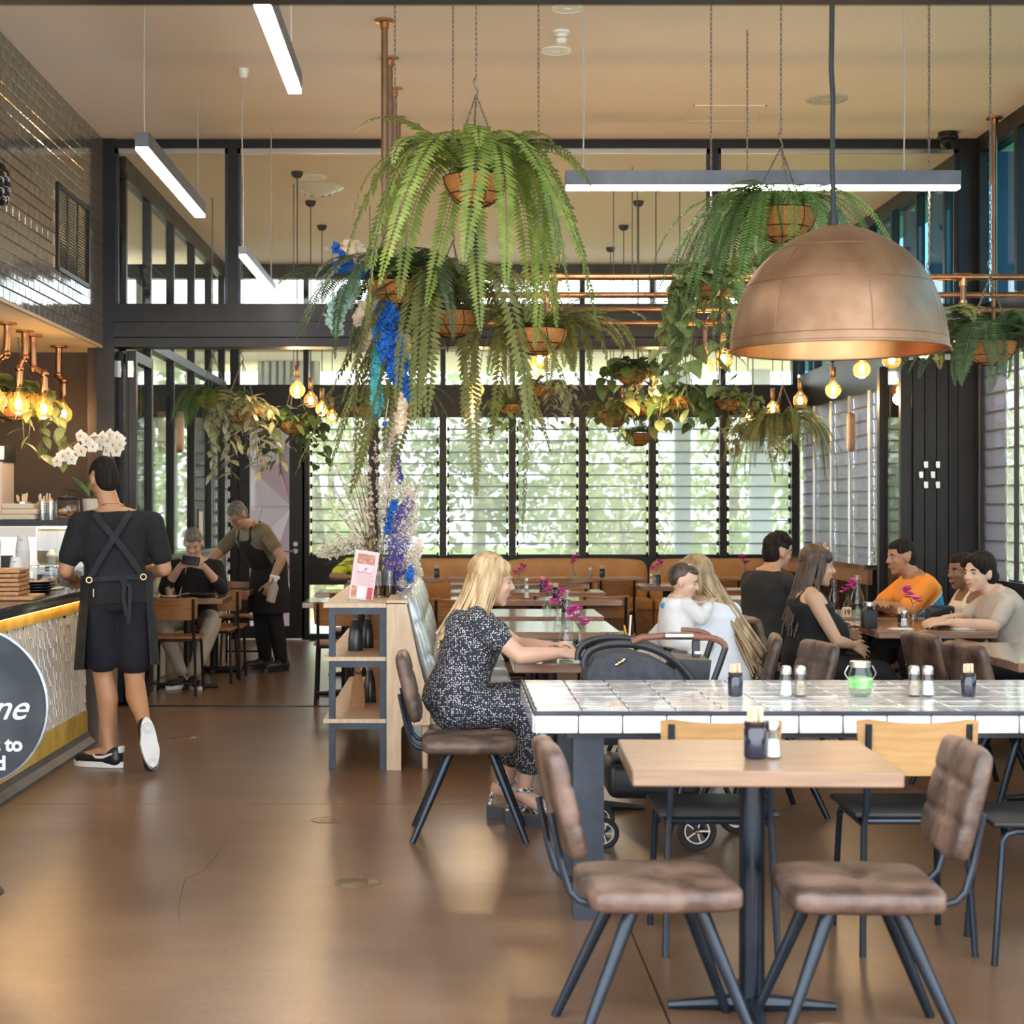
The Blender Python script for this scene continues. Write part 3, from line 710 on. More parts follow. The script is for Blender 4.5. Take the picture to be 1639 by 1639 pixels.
# pill shaped lights on both glass sides
for i, (x, y, dx, lab) in enumerate(((XG + .02, 15.2, 1, 'copper pill shaped wall light on the left glass wall'), (XR - .03, 16.0, -1, 'copper pill shaped wall light on the right louvre wall'))):
    z = EYE + (815 - 692) / F * y
    t = thing('pill_wall_light', lab, 'lamp', (x, y, z))
    pr = [(.075 * cos(a), .115 + .075 * sin(a)) for a in [pi * q / 8 for q in range(9)]] + [(-.075 * cos(a), -.115 - .075 * sin(a)) for a in [pi * q / 8 for q in range(9)]]
    MB().prism(pr, 0, dx * .05, 'x').build('shade', pm('copper_shade_%d' % i, (.75, .45, .28), (.82, .55, .36), 8, .35, metal=.3), t)
    MB().prism([(u * .6, w * .9) for u, w in pr], dx * .05, dx * .056, 'x').build('lens', M_cream, t)
# ================================================================= FURNITURE
def grid_cushion(w, d, t, nx, ny, tuft=.012, seam=.007, pw=6, n=30, r=.018):
    """flat padded cushion centred on the origin, lying in xy: stitched into nx by ny fields, buttons dimpled"""
    b = MB(); top = []; N = n
    def prof(u): return (1 - abs(u) ** pw)
    for side in (1, -1):
        for i in range(N + 1):
            for j in range(N + 1):
                u, v = -1 + 2 * i / N, -1 + 2 * j / N
                # superellipse corners
                x, y = u * w / 2, v * d / 2
                k = 1 - .045 * (abs(u) ** 4) * (abs(v) ** 4) * 2
                x *= k; y *= k
                h = t / 2 * (.42 + .58 * (max(0, prof(u)) * max(0, prof(v))) ** .45)
                if side == 1:
                    fu, fv = (u + 1) / 2 * nx, (v + 1) / 2 * ny
                    du = abs(fu - round(fu)); dv = abs(fv - round(fv))
                    inu = 0 < round(fu) < nx; inv = 0 < round(fv) < ny
                    if inu: h -= seam * math.exp(-(du / .09) ** 2)
                    if inv: h -= seam * math.exp(-(dv / .09) ** 2)
                    if inu and inv: h -= tuft * math.exp(-((du * du + dv * dv) / .025))
                b.v.append((x, y, side * h))
    M = (N + 1) * (N + 1)
    for s_ in (0, 1):
        for i in range(N):
            for j in range(N):
                a = s_ * M + i * (N + 1) + j; q = (a, a + N + 1, a + N + 2, a + 1)
                b.f.append(q if s_ == 0 else q[::-1]); b.m.append(0)
    ring = [(i, 0) for i in range(N)] + [(N, j) for j in range(N)] + [(N - i, N) for i in range(N)] + [(0, N - j) for j in range(N)]
    for a, c in zip(ring, ring[1:] + ring[:1]):
        ia, ic = a[0] * (N + 1) + a[1], c[0] * (N + 1) + c[1]
        b.f.append((ia, M + ia, M + ic, ic)); b.m.append(0)
    return b
# --- tufted leather chair on splayed legs; its front looks along +x
SH = .455
def make_leather_chair():
    t = thing('leather_chair', 'x', 'chair')
    grid_cushion(.43, .43, .075, 2, 2, .010, .004).build('seat', M_leather, t, (.0, 0, SH - .035), smooth=60)
    o = grid_cushion(.315, .40, .062, 3, 2, .010, .006).build('backrest', M_leather, t, (-.272, 0, .675), (0, R(90 - 14), 0), smooth=60)
    for s in (-1, 1):
        MB().tube([(-.312, s * .135, .65), (-.283, s * .14, .51), (-.262, s * .14, .44), (-.238, s * .14, .415), (-.20, s * .14, .404), (.05, s * .13, .402)], .010, 8).build('back_frame', M_tube, t)
        MB().tube([(.09, s * .12, .405), (.250, s * .20, 0)], [.022, .0135], 10).build('leg', M_tube, t)
        MB().tube([(-.08, s * .12, .405), (-.255, s * .20, 0)], [.022, .0135], 10).build('leg', M_tube, t)
    MB().span((-.12, -.14, .395), (.12, .14, .408)).build('seat_plate', M_tube, t, smooth=0)
    return t
# --- plywood school chair with black tubes; front along +x
def curved_panel(w, h, th, bow, taper=.0, dip=.0, n=12):
    """upright panel in the yz plane, bowed backwards (-x) at the middle; y width w, height h"""
    b = MB(); m = 6
    for s in (0, 1):
        for i in range(n + 1):
            u = -1 + 2 * i / n
            for j in range(m + 1):
                v = j / m
                ww = w * (1 - taper * (1 - v))
                # rounded corners
                cr = .0
                zz = v * h
                if abs(u) > .88: zz = h * (.5 + (v - .5) * (1 - .12 * ((abs(u) - .88) / .12) ** 2))
                zz += (-dip * (1 - u * u)) * v
                x = -bow * (1 - u * u) - s * th
                b.v.append((x, u * ww / 2, zz))
    K = (n + 1) * (m + 1)
    for s in (0, 1):
        for i in range(n):
            for j in range(m):
                a = s * K + i * (m + 1) + j; q = (a, a + m + 1, a + m + 2, a + 1); b.f.append(q if s else q[::-1]); b.m.append(0)
    ring = [(i, 0) for i in range(n)] + [(n, j) for j in range(m)] + [(n - i, m) for i in range(n)] + [(0, m - j) for j in range(m)]
    for a, c in zip(ring, ring[1:] + ring[:1]):
        ia, ic = a[0] * (m + 1) + a[1], c[0] * (m + 1) + c[1]; b.f.append((ia, ic, K + ic, K + ia)); b.m.append(0)
    return b
def make_ply_chair(backm, seatm, tubem):
    t = thing('plywood_chair', 'x', 'chair')
    curved_panel(.40, .185, .012, .035, .04, .012).build('backrest', backm, t, (-.185, 0, .60), (0, R(-6), 0))
    b = MB(); b.rbox((0, 0, 0), (.385, .40, .02), .009, 2); b.build('seat', seatm, t, (.01, 0, .455))
    for s in (-1, 1):
        MB().tube([(-.226, s * .165, .765), (-.214, s * .165, .62), (-.188, s * .165, .47), (-.18, s * .17, .42), (-.225, s * .185, 0)], .0115, 8).build('leg', tubem, t)
        MB().tube([(-.15, s * .168, .425), (.12, s * .168, .43), (.15, s * .168, .42), (.165, s * .17, .40), (.195, s * .185, 0)], .0115, 8).build('leg', tubem, t)
    MB().tube([(-.17, -.165, .435), (-.17, .165, .435)], .0105, 8).build('cross_bar', tubem, t)
    b = MB(); b.tube([(.16, -.17, .40), (.155, -.15, .43), (.155, .15, .43), (.16, .17, .40)], .0105, 8); b.build('cross_bar', tubem, t)
    if tubem is M_black: MB().tube([(-.215, -.18, .10), (-.215, .18, .10)], .009, 8).build('foot_bar', tubem, t)
    return t
leather0 = make_leather_chair(); oak0 = make_ply_chair(M_oak, M_black, M_tube); ply0 = make_ply_chair(M_ply, M_ply, M_black)
used = set()
def chair(proto, x, y, deg, lab, group, z=0):
    if proto.name in used: o = copy_tree(proto)
    else: o = proto; used.add(proto.name)
    o.location = (x, y, z); o.rotation_euler = (0, 0, R(deg)); o['label'] = lab; o['group'] = group
    return o
GL, GO, GP = 'tufted brown leather chairs', 'oak backed chairs at the tiled table', 'dark plywood chairs'
chair(leather0, .565, 4.62, 4, 'worn brown leather chair left of the bare wooden front table', GL)
chair(leather0, 1.12, 4.60, 178, 'worn brown leather chair right of the bare wooden front table', GL)
chair(leather0, .075, 7.48, 0, 'brown leather chair under the blonde woman', GL)
chair(oak0, PX(1134, 5.72), 5.66, 90, 'oak backed chair at the tiled table, behind the sauce jar', GO)
chair(oak0, PX(1434, 5.72), 5.66, 90, 'oak backed chair at the tiled table, behind the right leather chair', GO)
chair(oak0, PX(1648, 5.6), 5.5, 176, 'black seated chair at the right picture edge before the tiled table', GO)
# far side of the tiled table and right tables
chair(leather0, PX(1215, 8.05), 8.0, 192, 'brown leather chair with its rounded back just behind the tiled table', GL)
chair(leather0, 2.07, 9.95, 8, 'brown leather chair under the pregnant woman', GL)
chair(leather0, 1.88, 11.3, 5, 'brown leather chair under the man in the black tee', GL)
chair(leather0, 2.735, 8.7, 12, 'brown leather chair pushed under the bare right table, farther one', GL)
chair(leather0, 2.76, 8.05, 12, 'brown leather chair pushed under the bare right table, nearer one', GL)
chair(leather0, 1.15, 9.1, 188, 'brown leather chair behind the glass of orange drink', GL)
chair(leather0, 1.22, 9.9, 188, 'brown leather chair second behind the glass of orange drink', GL)
chair(leather0, 1.36, 8.56, 172, 'brown leather chair under the woman carrying the baby', GL)
# left wall tables
chair(ply0, PX(279, 13.1), 13.22, 90, 'dark plywood chair with its back to us before the man with the phone', GP)
chair(ply0, -2.05, 14.12, -90, 'dark plywood chair under the man with the phone', GP)
chair(ply0, PX(352, 14.3), 14.42, 90, 'dark plywood chair at the second wall table behind the man with the phone', GP)
chair(ply0, PX(385, 15.6), 15.75, -90, 'dark plywood chair behind the bending waiter', GP)
chair(ply0, PX(545, 12.55), 12.6, 92, 'dark plywood chair just behind the steel shelf', GP)
chair(ply0, PX(566, 13.9), 13.95, 92, 'dark plywood chair second behind the steel shelf', GP)
# table sets in the middle: chairs mostly with backs towards us
mid = [(732, 13.05, 'behind the silver booth, left of the blonde woman'), (836, 16.4, 'right behind the magenta flowers at the third far table'), (915, 16.2, 'between the far tables, right of the flower vase'),
       (905, 14.9, 'at the middle of the far tables, lower row'), (985, 16.6, 'alone in front of the tan banquette, tall back'), (965, 13.5, 'behind the nearer white-lit tables'),
       (1150, 16.6, 'left of the man in the black tee, before the banquette'), (1165, 14.6, 'left of the man in the black tee, nearer one'), (822, 13.6, 'behind the blonde woman\'s shoulder')]
for px, y, lab in mid:
    chair(ply0, PX(px, y), y, 90 if 'silver' not in lab else 90, 'dark plywood chair ' + lab, GP)

# --- tables
def table(lab, x0, x1, y0, y1, topm, basem=M_black, h=.75, th=.045, group='restaurant tables', rz=0, px_=None):
    cx, cy = (x0 + x1) / 2, (y0 + y1) / 2; w, d = x1 - x0, y1 - y0
    t = thing('table', lab, 'table', (cx, cy, 0), rz, group)
    MB().rbox((0, 0, h - th / 2), (w, d, th), .004, 1).build('tabletop', topm, t)
    MB().tube([(0, 0, .03), (0, 0, h - th)], .038, 14).build('pole', basem, t)
    b = MB()
    for a in (0, 90, 180, 270):
        c, s = cos(R(a)), sin(R(a))
        b.tube([(0, 0, .024), (c * .12, s * .12, .020), (c * .245, s * .245, .013)], [.030, .020, .012], 8)
    b.build('foot', basem, t)
    b = MB(); b.span((-.16, -.03, h - th - .012), (.16, .03, h - th)); b.span((-.03, -.16, h - th - .012), (.03, .16, h - th)); b.build('top_plate', basem, t, smooth=0)
    return t
table('bare pale wooden table in the foreground with a sauce jar on it', .505, 1.250, 4.55, 5.17, M_light_wood, M_tube, rz=-.035)
# tiled communal table
TX0, TX1, TY0, TY1, TH = .285, 3.3, 5.84, 6.93, .757
t = thing('tiled_table', 'long communal table topped with wavy white glazed tiles on dark steel legs', 'table', (0, 0, 0))
MB().span((TX0 + .004, TY0 + .006, .690), (TX1 - .004, TY1 - .006, TH - .009)).build('core', M_joint, t, smooth=0)
MB().span((TX0, TY0, TH - .012), (TX1, TY0 + .008, TH)).build('edge_trim', M_steel, t, smooth=0)
MB().span((TX0, TY0, TH - .012), (TX0 + .008, TY1, TH)).build('edge_trim', M_steel, t, smooth=0)
nx = int((TX1 - TX0) / .16); ny = 7; rng = random.Random(11)
ty = (TY1 - TY0 - .012) / ny; tx = (TX1 - TX0 - .012) / nx
tme = MB().rbox((0, 0, 0), (tx - .004, ty - .004, .010), .003, 1).mesh('tile', M_wtile, 40)
for i in range(nx):
    for j in range(ny):
        link_mesh('tile', tme, t, (TX0 + .010 + tx * (i + .5), TY0 + .010 + ty * (j + .5), TH - .006), (rng.uniform(-.008, .008), rng.uniform(-.008, .008), 0))
eme = MB().rbox((0, 0, 0), (.1515, .012, .062), .003, 1).mesh('edge_tile', M_wtileedge, 40)
for i in range(int((TX1 - TX0) / .1555)):
    link_mesh('edge_tile', eme, t, (TX0 + .08 + .1555 * i, TY0 + .002, TH - .047))
eme2 = MB().rbox((0, 0, 0), (.012, .1515, .062), .003, 1).mesh('edge_tile', M_wtileedge, 40)
for i in range(7): link_mesh('edge_tile', eme2, t, (TX0 + .002, TY0 + .09 + .152 * i, TH - .047))
MB().span((TX0 + .12, TY0 + .06, .655), (TX1 - .1, TY0 + .12, .692)).build('apron', M_steel, t, smooth=0)
MB().span((TX0 + .12, TY1 - .12, .655), (TX1 - .1, TY1 - .06, .692)).build('apron', M_steel, t, smooth=0)
MB().span((TX0 + .12, TY0 + .06, .655), (TX0 + .2, TY1 - .06, .692)).build('apron', M_steel, t, smooth=0)
for x in (TX0 + .145, TX1 - .2):
    for y in (TY0 + .08, TY1 - .18): MB().span((x, y, 0), (x + .11, y + .10, .655)).build('leg', M_steel, t, smooth=0)
# dining tables; labels by what stands near
T = [('wooden table at which the blonde woman leans on her elbows', .285, 1.10, 7.72, 8.45),
     ('second wooden table behind the blonde woman, with the clear bottle', .22, .985, 9.70, 10.65),
     ('third wooden table behind the blonde woman, with the flower vase', .20, 1.015, 11.1, 11.95),
     ('wooden table just past the partition track', -.02, 1.34, 13.07, 13.62),
     ('wooden table second past the partition track', -.02, 1.32, 14.3, 14.9),
     ('wooden table third past the partition track', -.02, 1.305, 15.8, 16.3),
     ('long wooden table along the tan banquette, centre', -.05, 2.02, 17.22, 17.8),
     ('long wooden table along the tan banquette, left', -1.1, -.1, 17.22, 17.8),
     ('small wooden table before the banquette, right of the centre', 1.76, 2.3, 15.45, 16.0),
     ('wooden table along the banquette, right end', 2.62, 3.2, 17.25, 17.8),
     ('wooden table right of the centre, second from the banquette', 2.3, 2.95, 14.6, 15.2),
     ('wooden table right of the centre, third from the banquette', 2.1, 2.75, 13.2, 13.8),
     ('wooden table before the pregnant woman and the woman in beige', 2.515, 3.22, 9.78, 10.68),
     ('wooden table before the man in the orange and blue shirt', 2.50, 3.20, 10.95, 11.85),
     ('bare wooden double table at the right picture edge', 2.645, 3.42, 7.74, 8.95),
     ('wooden wall table with the coffee glass at the left windows', -2.50, -1.855, 13.32, 13.92),
     ('second wooden wall table, behind the man with the phone', -2.50, -1.80, 14.62, 15.2),
     ('wooden table behind the steel shelf, nearest', -1.165, -.52, 12.78, 13.35),
     ('wooden table behind the steel shelf, second', -1.19, -.52, 14.3, 14.9),
     ('wooden table behind the steel shelf, beside the arm in yellow', -1.04, -.4, 15.75, 16.3)]
for lab, x0, x1, y0, y1 in T: table(lab, x0, x1, y0, y1, M_wood)

# --- tan tufted banquette along the back wall: sections
def banquette(lab, x0, x1):
    t = thing('banquette', lab, 'bench', (x0, YB - .62, 0), group='tan tufted banquette sections'); L = x1 - x0
    MB().rbox((L / 2, .27, .21), (L, .52, .38), .01, 1).build('base', M_ply, t)
    n = max(2, round(L / .62))
    for i in range(n): MB().rbox((L * (i + .5) / n, .22, .43), (L / n - .006, .46, .13), .03, 3).build('seat_cushion', M_tan, t)
    b = grid_cushion(L - .008, .52, .10, max(3, round(L / .26)), 2, .022, .004, n=44)
    b.build('backrest', M_tan, t, (L / 2, .52, .66), (R(90), 0, 0), smooth=70)
    return t
xs_ = [BX(612), 0.55, BX(1036), BX(1272) - .02]
for i, lab in enumerate(('tan tufted banquette section left, behind the booth', 'tan tufted banquette section in the middle, behind the far tables', 'tan tufted banquette section right, under the right louvres')):
    banquette(lab, xs_[i] + .004, xs_[i + 1] - .004)
# bar shelf along the right windows of the back room
t = thing('bar_shelf', 'dark marble bar shelf on a brown apron along the right louvres', 'shelf', (3.55, 0, 0))
M_marble = pm('black_marble', (.03, .03, .035), (.35, .36, .38), 16, .08, coat=.5, detail=8, lo=.5, hi=.85)
MB().span((-.25, 13.3, .98), (.25, 17.6, 1.02)).build('top', M_marble, t, smooth=0)
MB().span((-.22, 13.3, .86), (-.18, 17.6, .98)).build('apron', M_wood, t, smooth=0)
for y in (13.4, 15.4, 17.5): MB().span((-.2, y - .04, 0), (-.12, y + .04, .98)).build('leg', M_black, t, smooth=0)
# --- steel and oak shelf behind the booth
SX0, SX1, SY0, SY1 = -.70, -.378, 9.34, 11.7
t = thing('steel_shelf', 'steel framed shelf with pale oak boards behind the silver booth', 'shelf', (0, 0, 0))
for y in (SY0, SY1 - .035):
    for x in (SX0, SX1 - .035): MB().span((x, y, 0), (x + .036, y + .036, .915)).build('leg', M_steel, t, smooth=0)
for z in (.895, .595, .245):
    MB().span((SX0 + .036, SY0, z - .018), (SX1 - .036, SY0 + .036, z + .02)).build('cross_bar', M_steel, t, smooth=0)
for z in (.915, .615, .265):
    MB().span((SX0 - .03, SY0 - .01, z), (SX1, SY1, z + .022)).build('shelf_board', M_oakl, t, smooth=0)
# silver tufted booth with an oak end panel
t = thing('silver_booth', 'silver tufted booth bench with a pale oak end panel', 'bench', (0, 0, 0))
X0 = SX1 + .004
def bx_(px): return (px - CX) / F * 9.34
def bz_(py): return EYE - (py - CY) / F * 9.34
pan = [(X0, 0), (bx_(642), 0), (bx_(642), bz_(1166)), (bx_(646), bz_(1160)), (bx_(688), bz_(1160)), (bx_(688), bz_(1128)), (bx_(668), bz_(1050)), (bx_(650), bz_(965)), (X0, bz_(965))]
MB().prism(pan, SY0 - .01, SY0 + .05, 'y').build('end_panel', M_oakl, t, smooth=0)
MB().prism(pan, SY1 - .06, SY1, 'y').build('end_panel', M_oakl, t, smooth=0)
MB().span((X0, SY0 + .05, .12), (X0 + .05, SY1 - .06, .93)).build('back_board', M_oakl, t, smooth=0)
MB().span((X0, SY0 - .01, .935), (bx_(652), SY1, .955)).build('cap_board', M_oakl, t, smooth=0)
for i in range(3):
    y0, y1 = SY0 + .06 + i * .73, SY0 + .06 + (i + 1) * .73
    o = grid_cushion(.58, y1 - y0 - .006, .12, 3, 3, .02, .010, n=30).build('back_cushion', M_silver, t, (bx_(672), (y0 + y1) / 2, .72), (0, R(90 - 16), 0), smooth=70)
    MB().rbox((bx_(672) + .30, (y0 + y1) / 2, .42), (.46, y1 - y0 - .006, .13), .03, 3).build('seat_cushion', M_silver, t)
MB().span((X0 + .05, SY0 + .06, .25), (bx_(672) + .5, SY1 - .06, .35)).build('seat_base', M_oakl, t, smooth=0)
for y in (SY0 + .06, SY1 - .1): 
    for x in (bx_(680), bx_(672) + .42): MB().tube([(x, y, 0), (x, y, .25)], [.016, .021], 10).build('leg', M_oakl, t)

# --- service counter
CXF = -2.28
t = thing('service_counter', 'service counter faced with white scalloped tiles and mustard ribbed bands', 'counter', (0, 0, 0))
CY0, CY1 = 5.6, 10.35
MB().span((CXF - .85, CY0, .0), (CXF - .02, CY1, .92)).build('carcass', M_black, t, smooth=0)
M_ctop = pm('dark_stone_top', (.035, .033, .034), (.07, .065, .062), 20, .16, coat=.3)
MB().rbox((CXF - .39, (CY0 + CY1) / 2, .95), (.88, CY1 - CY0 + .06, .062), .006, 2).build('worktop', M_ctop, t)
MB().prism([(CXF - .05, 0), (CXF + .05, 0), (CXF + .05, .02), (CXF + .012, .05), (CXF, .085), (CXF - .05, .085)], CY0, CY1, 'y').build('skirting', pm('dark_cove', (.05, .048, .045), (.08, .075, .07), 5, .5), t, smooth=30)
M_must = pm('mustard_ribbed_tile', (.45, .27, .05), (.58, .37, .09), 6, .25, coat=.3)
M_scal = pm('white_scallop_tile', (.76, .69, .60), (.86, .80, .72), 10, .2, coat=.4)
for (z0, z1) in ((.085, .215), (.845, .92)):
    b = MB(); n = int((CY1 - CY0) / .024)
    for i in range(n): b.tube([(CXF - .012, CY0 + .024 * (i + .5), z0), (CXF - .012, CY0 + .024 * (i + .5), z1)], .0145, 6)
    tag(b.build('ribbed_band', M_must, t, smooth=30), kind='stuff')
b = MB(); rng = random.Random(2); n = int((CY1 - CY0) / .035)
for i in range(n):
    y = CY0 + .035 * (i + .5); z = .215 - rng.uniform(0, .1)
    while z < .845:
        h = .105; a, c = max(z, .215), min(z + h, .845)
        if c - a > .02:
            d0, d1 = .002 + rng.uniform(0, .002), .007 + rng.uniform(0, .003)
            x = CXF - .014
            b.add([(x, y - .0175, a), (x, y + .0175, a), (x, y - .0175, c), (x, y + .0175, c),
                   (x + d1, y - .0163, a + .003), (x + d1, y + .0163, a + .003), (x + d0, y - .0163, c - .002), (x + d0, y + .0163, c - .002)],
                  [(4, 5, 7, 6), (0, 1, 5, 4), (2, 6, 7, 3), (0, 4, 6, 2), (1, 3, 7, 5)])
        z += h + .003
tag(b.build('scallop_tiles', M_scal, t, smooth=0), kind='stuff')
MB().span((CXF + .012, CY0, .912), (CXF + .024, CY1, .918)).build('led_strip', emit('warm_led', (1, .62, .18), 9), t, smooth=0)
# ================================================================= PLANTS
M_fernA = leafmat('fresh_fern', (.17, .27, .045), (.34, .42, .10), 9, .5, .22, .3)
M_fernO = leafmat('olive_fern', (.16, .19, .05), (.30, .31, .10), 9, .5, .22, .3)
M_fernD = leafmat('dark_fern', (.035, .085, .03), (.09, .15, .06), 9, .45, .25, .2)
M_asp = leafmat('fine_green', (.045, .13, .025), (.13, .25, .06), 9, .5, .25, .25)
M_aspo = leafmat('fine_olive', (.12, .17, .05), (.25, .29, .11), 9, .5, .25, .25)
M_ivy = leafmat('ivy_leaf', (.10, .19, .05), (.30, .36, .14), 16, .42, .3, .22)
M_pothos = leafmat('pothos_leaf', (.10, .17, .05), (.28, .32, .13), 10, .4, .3, .2)
M_pothosD = leafmat('dark_pothos_leaf', (.03, .08, .025), (.10, .17, .06), 10, .38, .3, .15)
M_varie = leafmat('variegated_leaf', (.20, .25, .10), (.58, .56, .36), 40, .42, .2, .2)
M_fstem = pm('fern_stem', (.10, .08, .04), rough=.6)

def resample(P, n):
    D = [0.0]
    for a, c in zip(P[:-1], P[1:]): D.append(D[-1] + (c - a).length)
    out = []; j = 0
    for i in range(n + 1):
        t = D[-1] * i / n
        while j < len(D) - 2 and D[j + 1] < t: j += 1
        out.append(P[j].lerp(P[j + 1], (t - D[j]) / max(1e-9, D[j + 1] - D[j])))
    return out
def frond_mesh(name, R_, rise, hang, width, n, mat_, seed=0, fold=.25, mid=.0035, lw=.8):
    """one arching frond: midrib along +x then down, with paired leaflets"""
    rg = random.Random(seed); b = MB()
    wob = rg.uniform(-.12, .12)
    path = bez((0, 0, 0), (R_ * .30, wob * R_ * .3, rise * 1.5), (R_ * 1.02, wob * R_, rise * 1.15), (R_ * 1.05, wob * R_ * 1.6, -hang), n)
    path = resample(path, n)
    b.mi = 1; b.tube(path, [mid * (1 - .75 * i / n) for i in range(n + 1)], 4, caps=False); b.mi = 0
    for i in range(2, n + 1):
        p = path[i]; T = (path[min(i + 1, n)] - path[i - 1]).normalized()
        side = Vector((0, 1, 0)); side = (side - T * side.dot(T)).normalized(); N = T.cross(side)
        t = i / n; w = width * (min(1, t * 5) ** .6) * (1 - t ** 2.6) ** .75 + .004
        sp = (path[min(i + 1, n)] - path[i - 1]).length / 2 * lw
        for s in (-1, 1):
            w2 = w * rg.uniform(.85, 1.1)
            d = (side * s + T * .35 + N * rg.uniform(-fold, fold * .3)).normalized()
            tip = p + d * w2 - Vector((0, 0, w2 * .12)); m1 = p + d * w2 * .35 + T * sp * .66; m2 = p + d * w2 * .30 - T * sp * .48
            m3 = p + d * w2 * .75 + T * sp * .48; m4 = p + d * w2 * .72 - T * sp * .26
            b.add([p, m2, m4, tip, m3, m1], [(0, 1, 2, 3), (0, 3, 4, 5)] if s > 0 else [(3, 2, 1, 0), (5, 4, 3, 0)])
    return b.mesh(name, [mat_, M_fstem], 0)
def leaf_mesh(name, L, w, mat_, kind='ovate'):
    b = MB(); N = 5; prof = {'ovate': [0, .62, .95, .85, .5, 0], 'ivy': [.0, 1.0, .80, .62, .34, 0], 'narrow': [0, .5, .8, .8, .5, 0]}[kind]
    up, dn, md = [], [], []
    for i in range(N + 1):
        x = L * i / N; c = -L * .22 * (i / N) ** 2
        md.append((x, 0, c)); up.append((x - (L * .12 if kind != 'narrow' and i == 1 else 0), w / 2 * prof[i], c + w * .10 * prof[i])); dn.append((x - (L * .12 if kind != 'narrow' and i == 1 else 0), -w / 2 * prof[i], c + w * .10 * prof[i]))
    b.v = md + up + dn
    for i in range(N):
        for o, rv in ((N + 1, 0), (2 * N + 2, 1)):
            q = (i, i + 1, o + i + 1, o + i); b.f.append(q[::-1] if rv else q); b.m.append(0)
    return b.mesh(name, mat_, 180)
M_bask = MB().lathe([(.5 * sin(a), -.44 * cos(a)) for a in [R(q * 10) for q in range(0, 10)]] + [(.47, 0), (.40, -.12), (.0, -.14)], 22).mesh('coir_bowl', M_coir, 50)
_w = MB()
for q in (0, 28, 55, 90):
    a = R(q); r_, z = .508 * sin(a), -.448 * cos(a)
    if q == 0: continue
    _w.tube([(r_ * cos(x), r_ * sin(x), z) for x in [2 * pi * i / 22 for i in range(22)]], .008, 4, closed=True)
for i in range(8):
    x = i * pi / 4; _w.tube([(.508 * sin(R(q)) * cos(x + .3 * (90 - q) / 90), .508 * sin(R(q)) * sin(x + .3 * (90 - q) / 90), -.448 * cos(R(q))) for q in range(8, 98, 10)], .007, 4)
M_bwire = _w.mesh('wire_frame', M_black, 60)
def chain(b, p0, p1, link=.034, wd=.011, r=.0026):
    p0, p1 = Vector(p0), Vector(p1); d = p1 - p0; n = max(2, int(d.length / (link * .74))); T = d.normalized()
    a = T.orthogonal().normalized(); c = T.cross(a)
    for i in range(n):
        m = p0 + d * ((i + .5) / n); s = a if i % 2 else c
        pts = []
        for q in range(8):
            an = 2 * pi * q / 8; pts.append(m + T * (link / 2 * cos(an)) + s * (wd / 2 * sin(an)))
        b.tube(pts, r, 4, closed=True)
VAR = {}
def variants(key, fn, n=4):
    if key not in VAR: VAR[key] = [fn(i) for i in range(n)]
    return VAR[key]
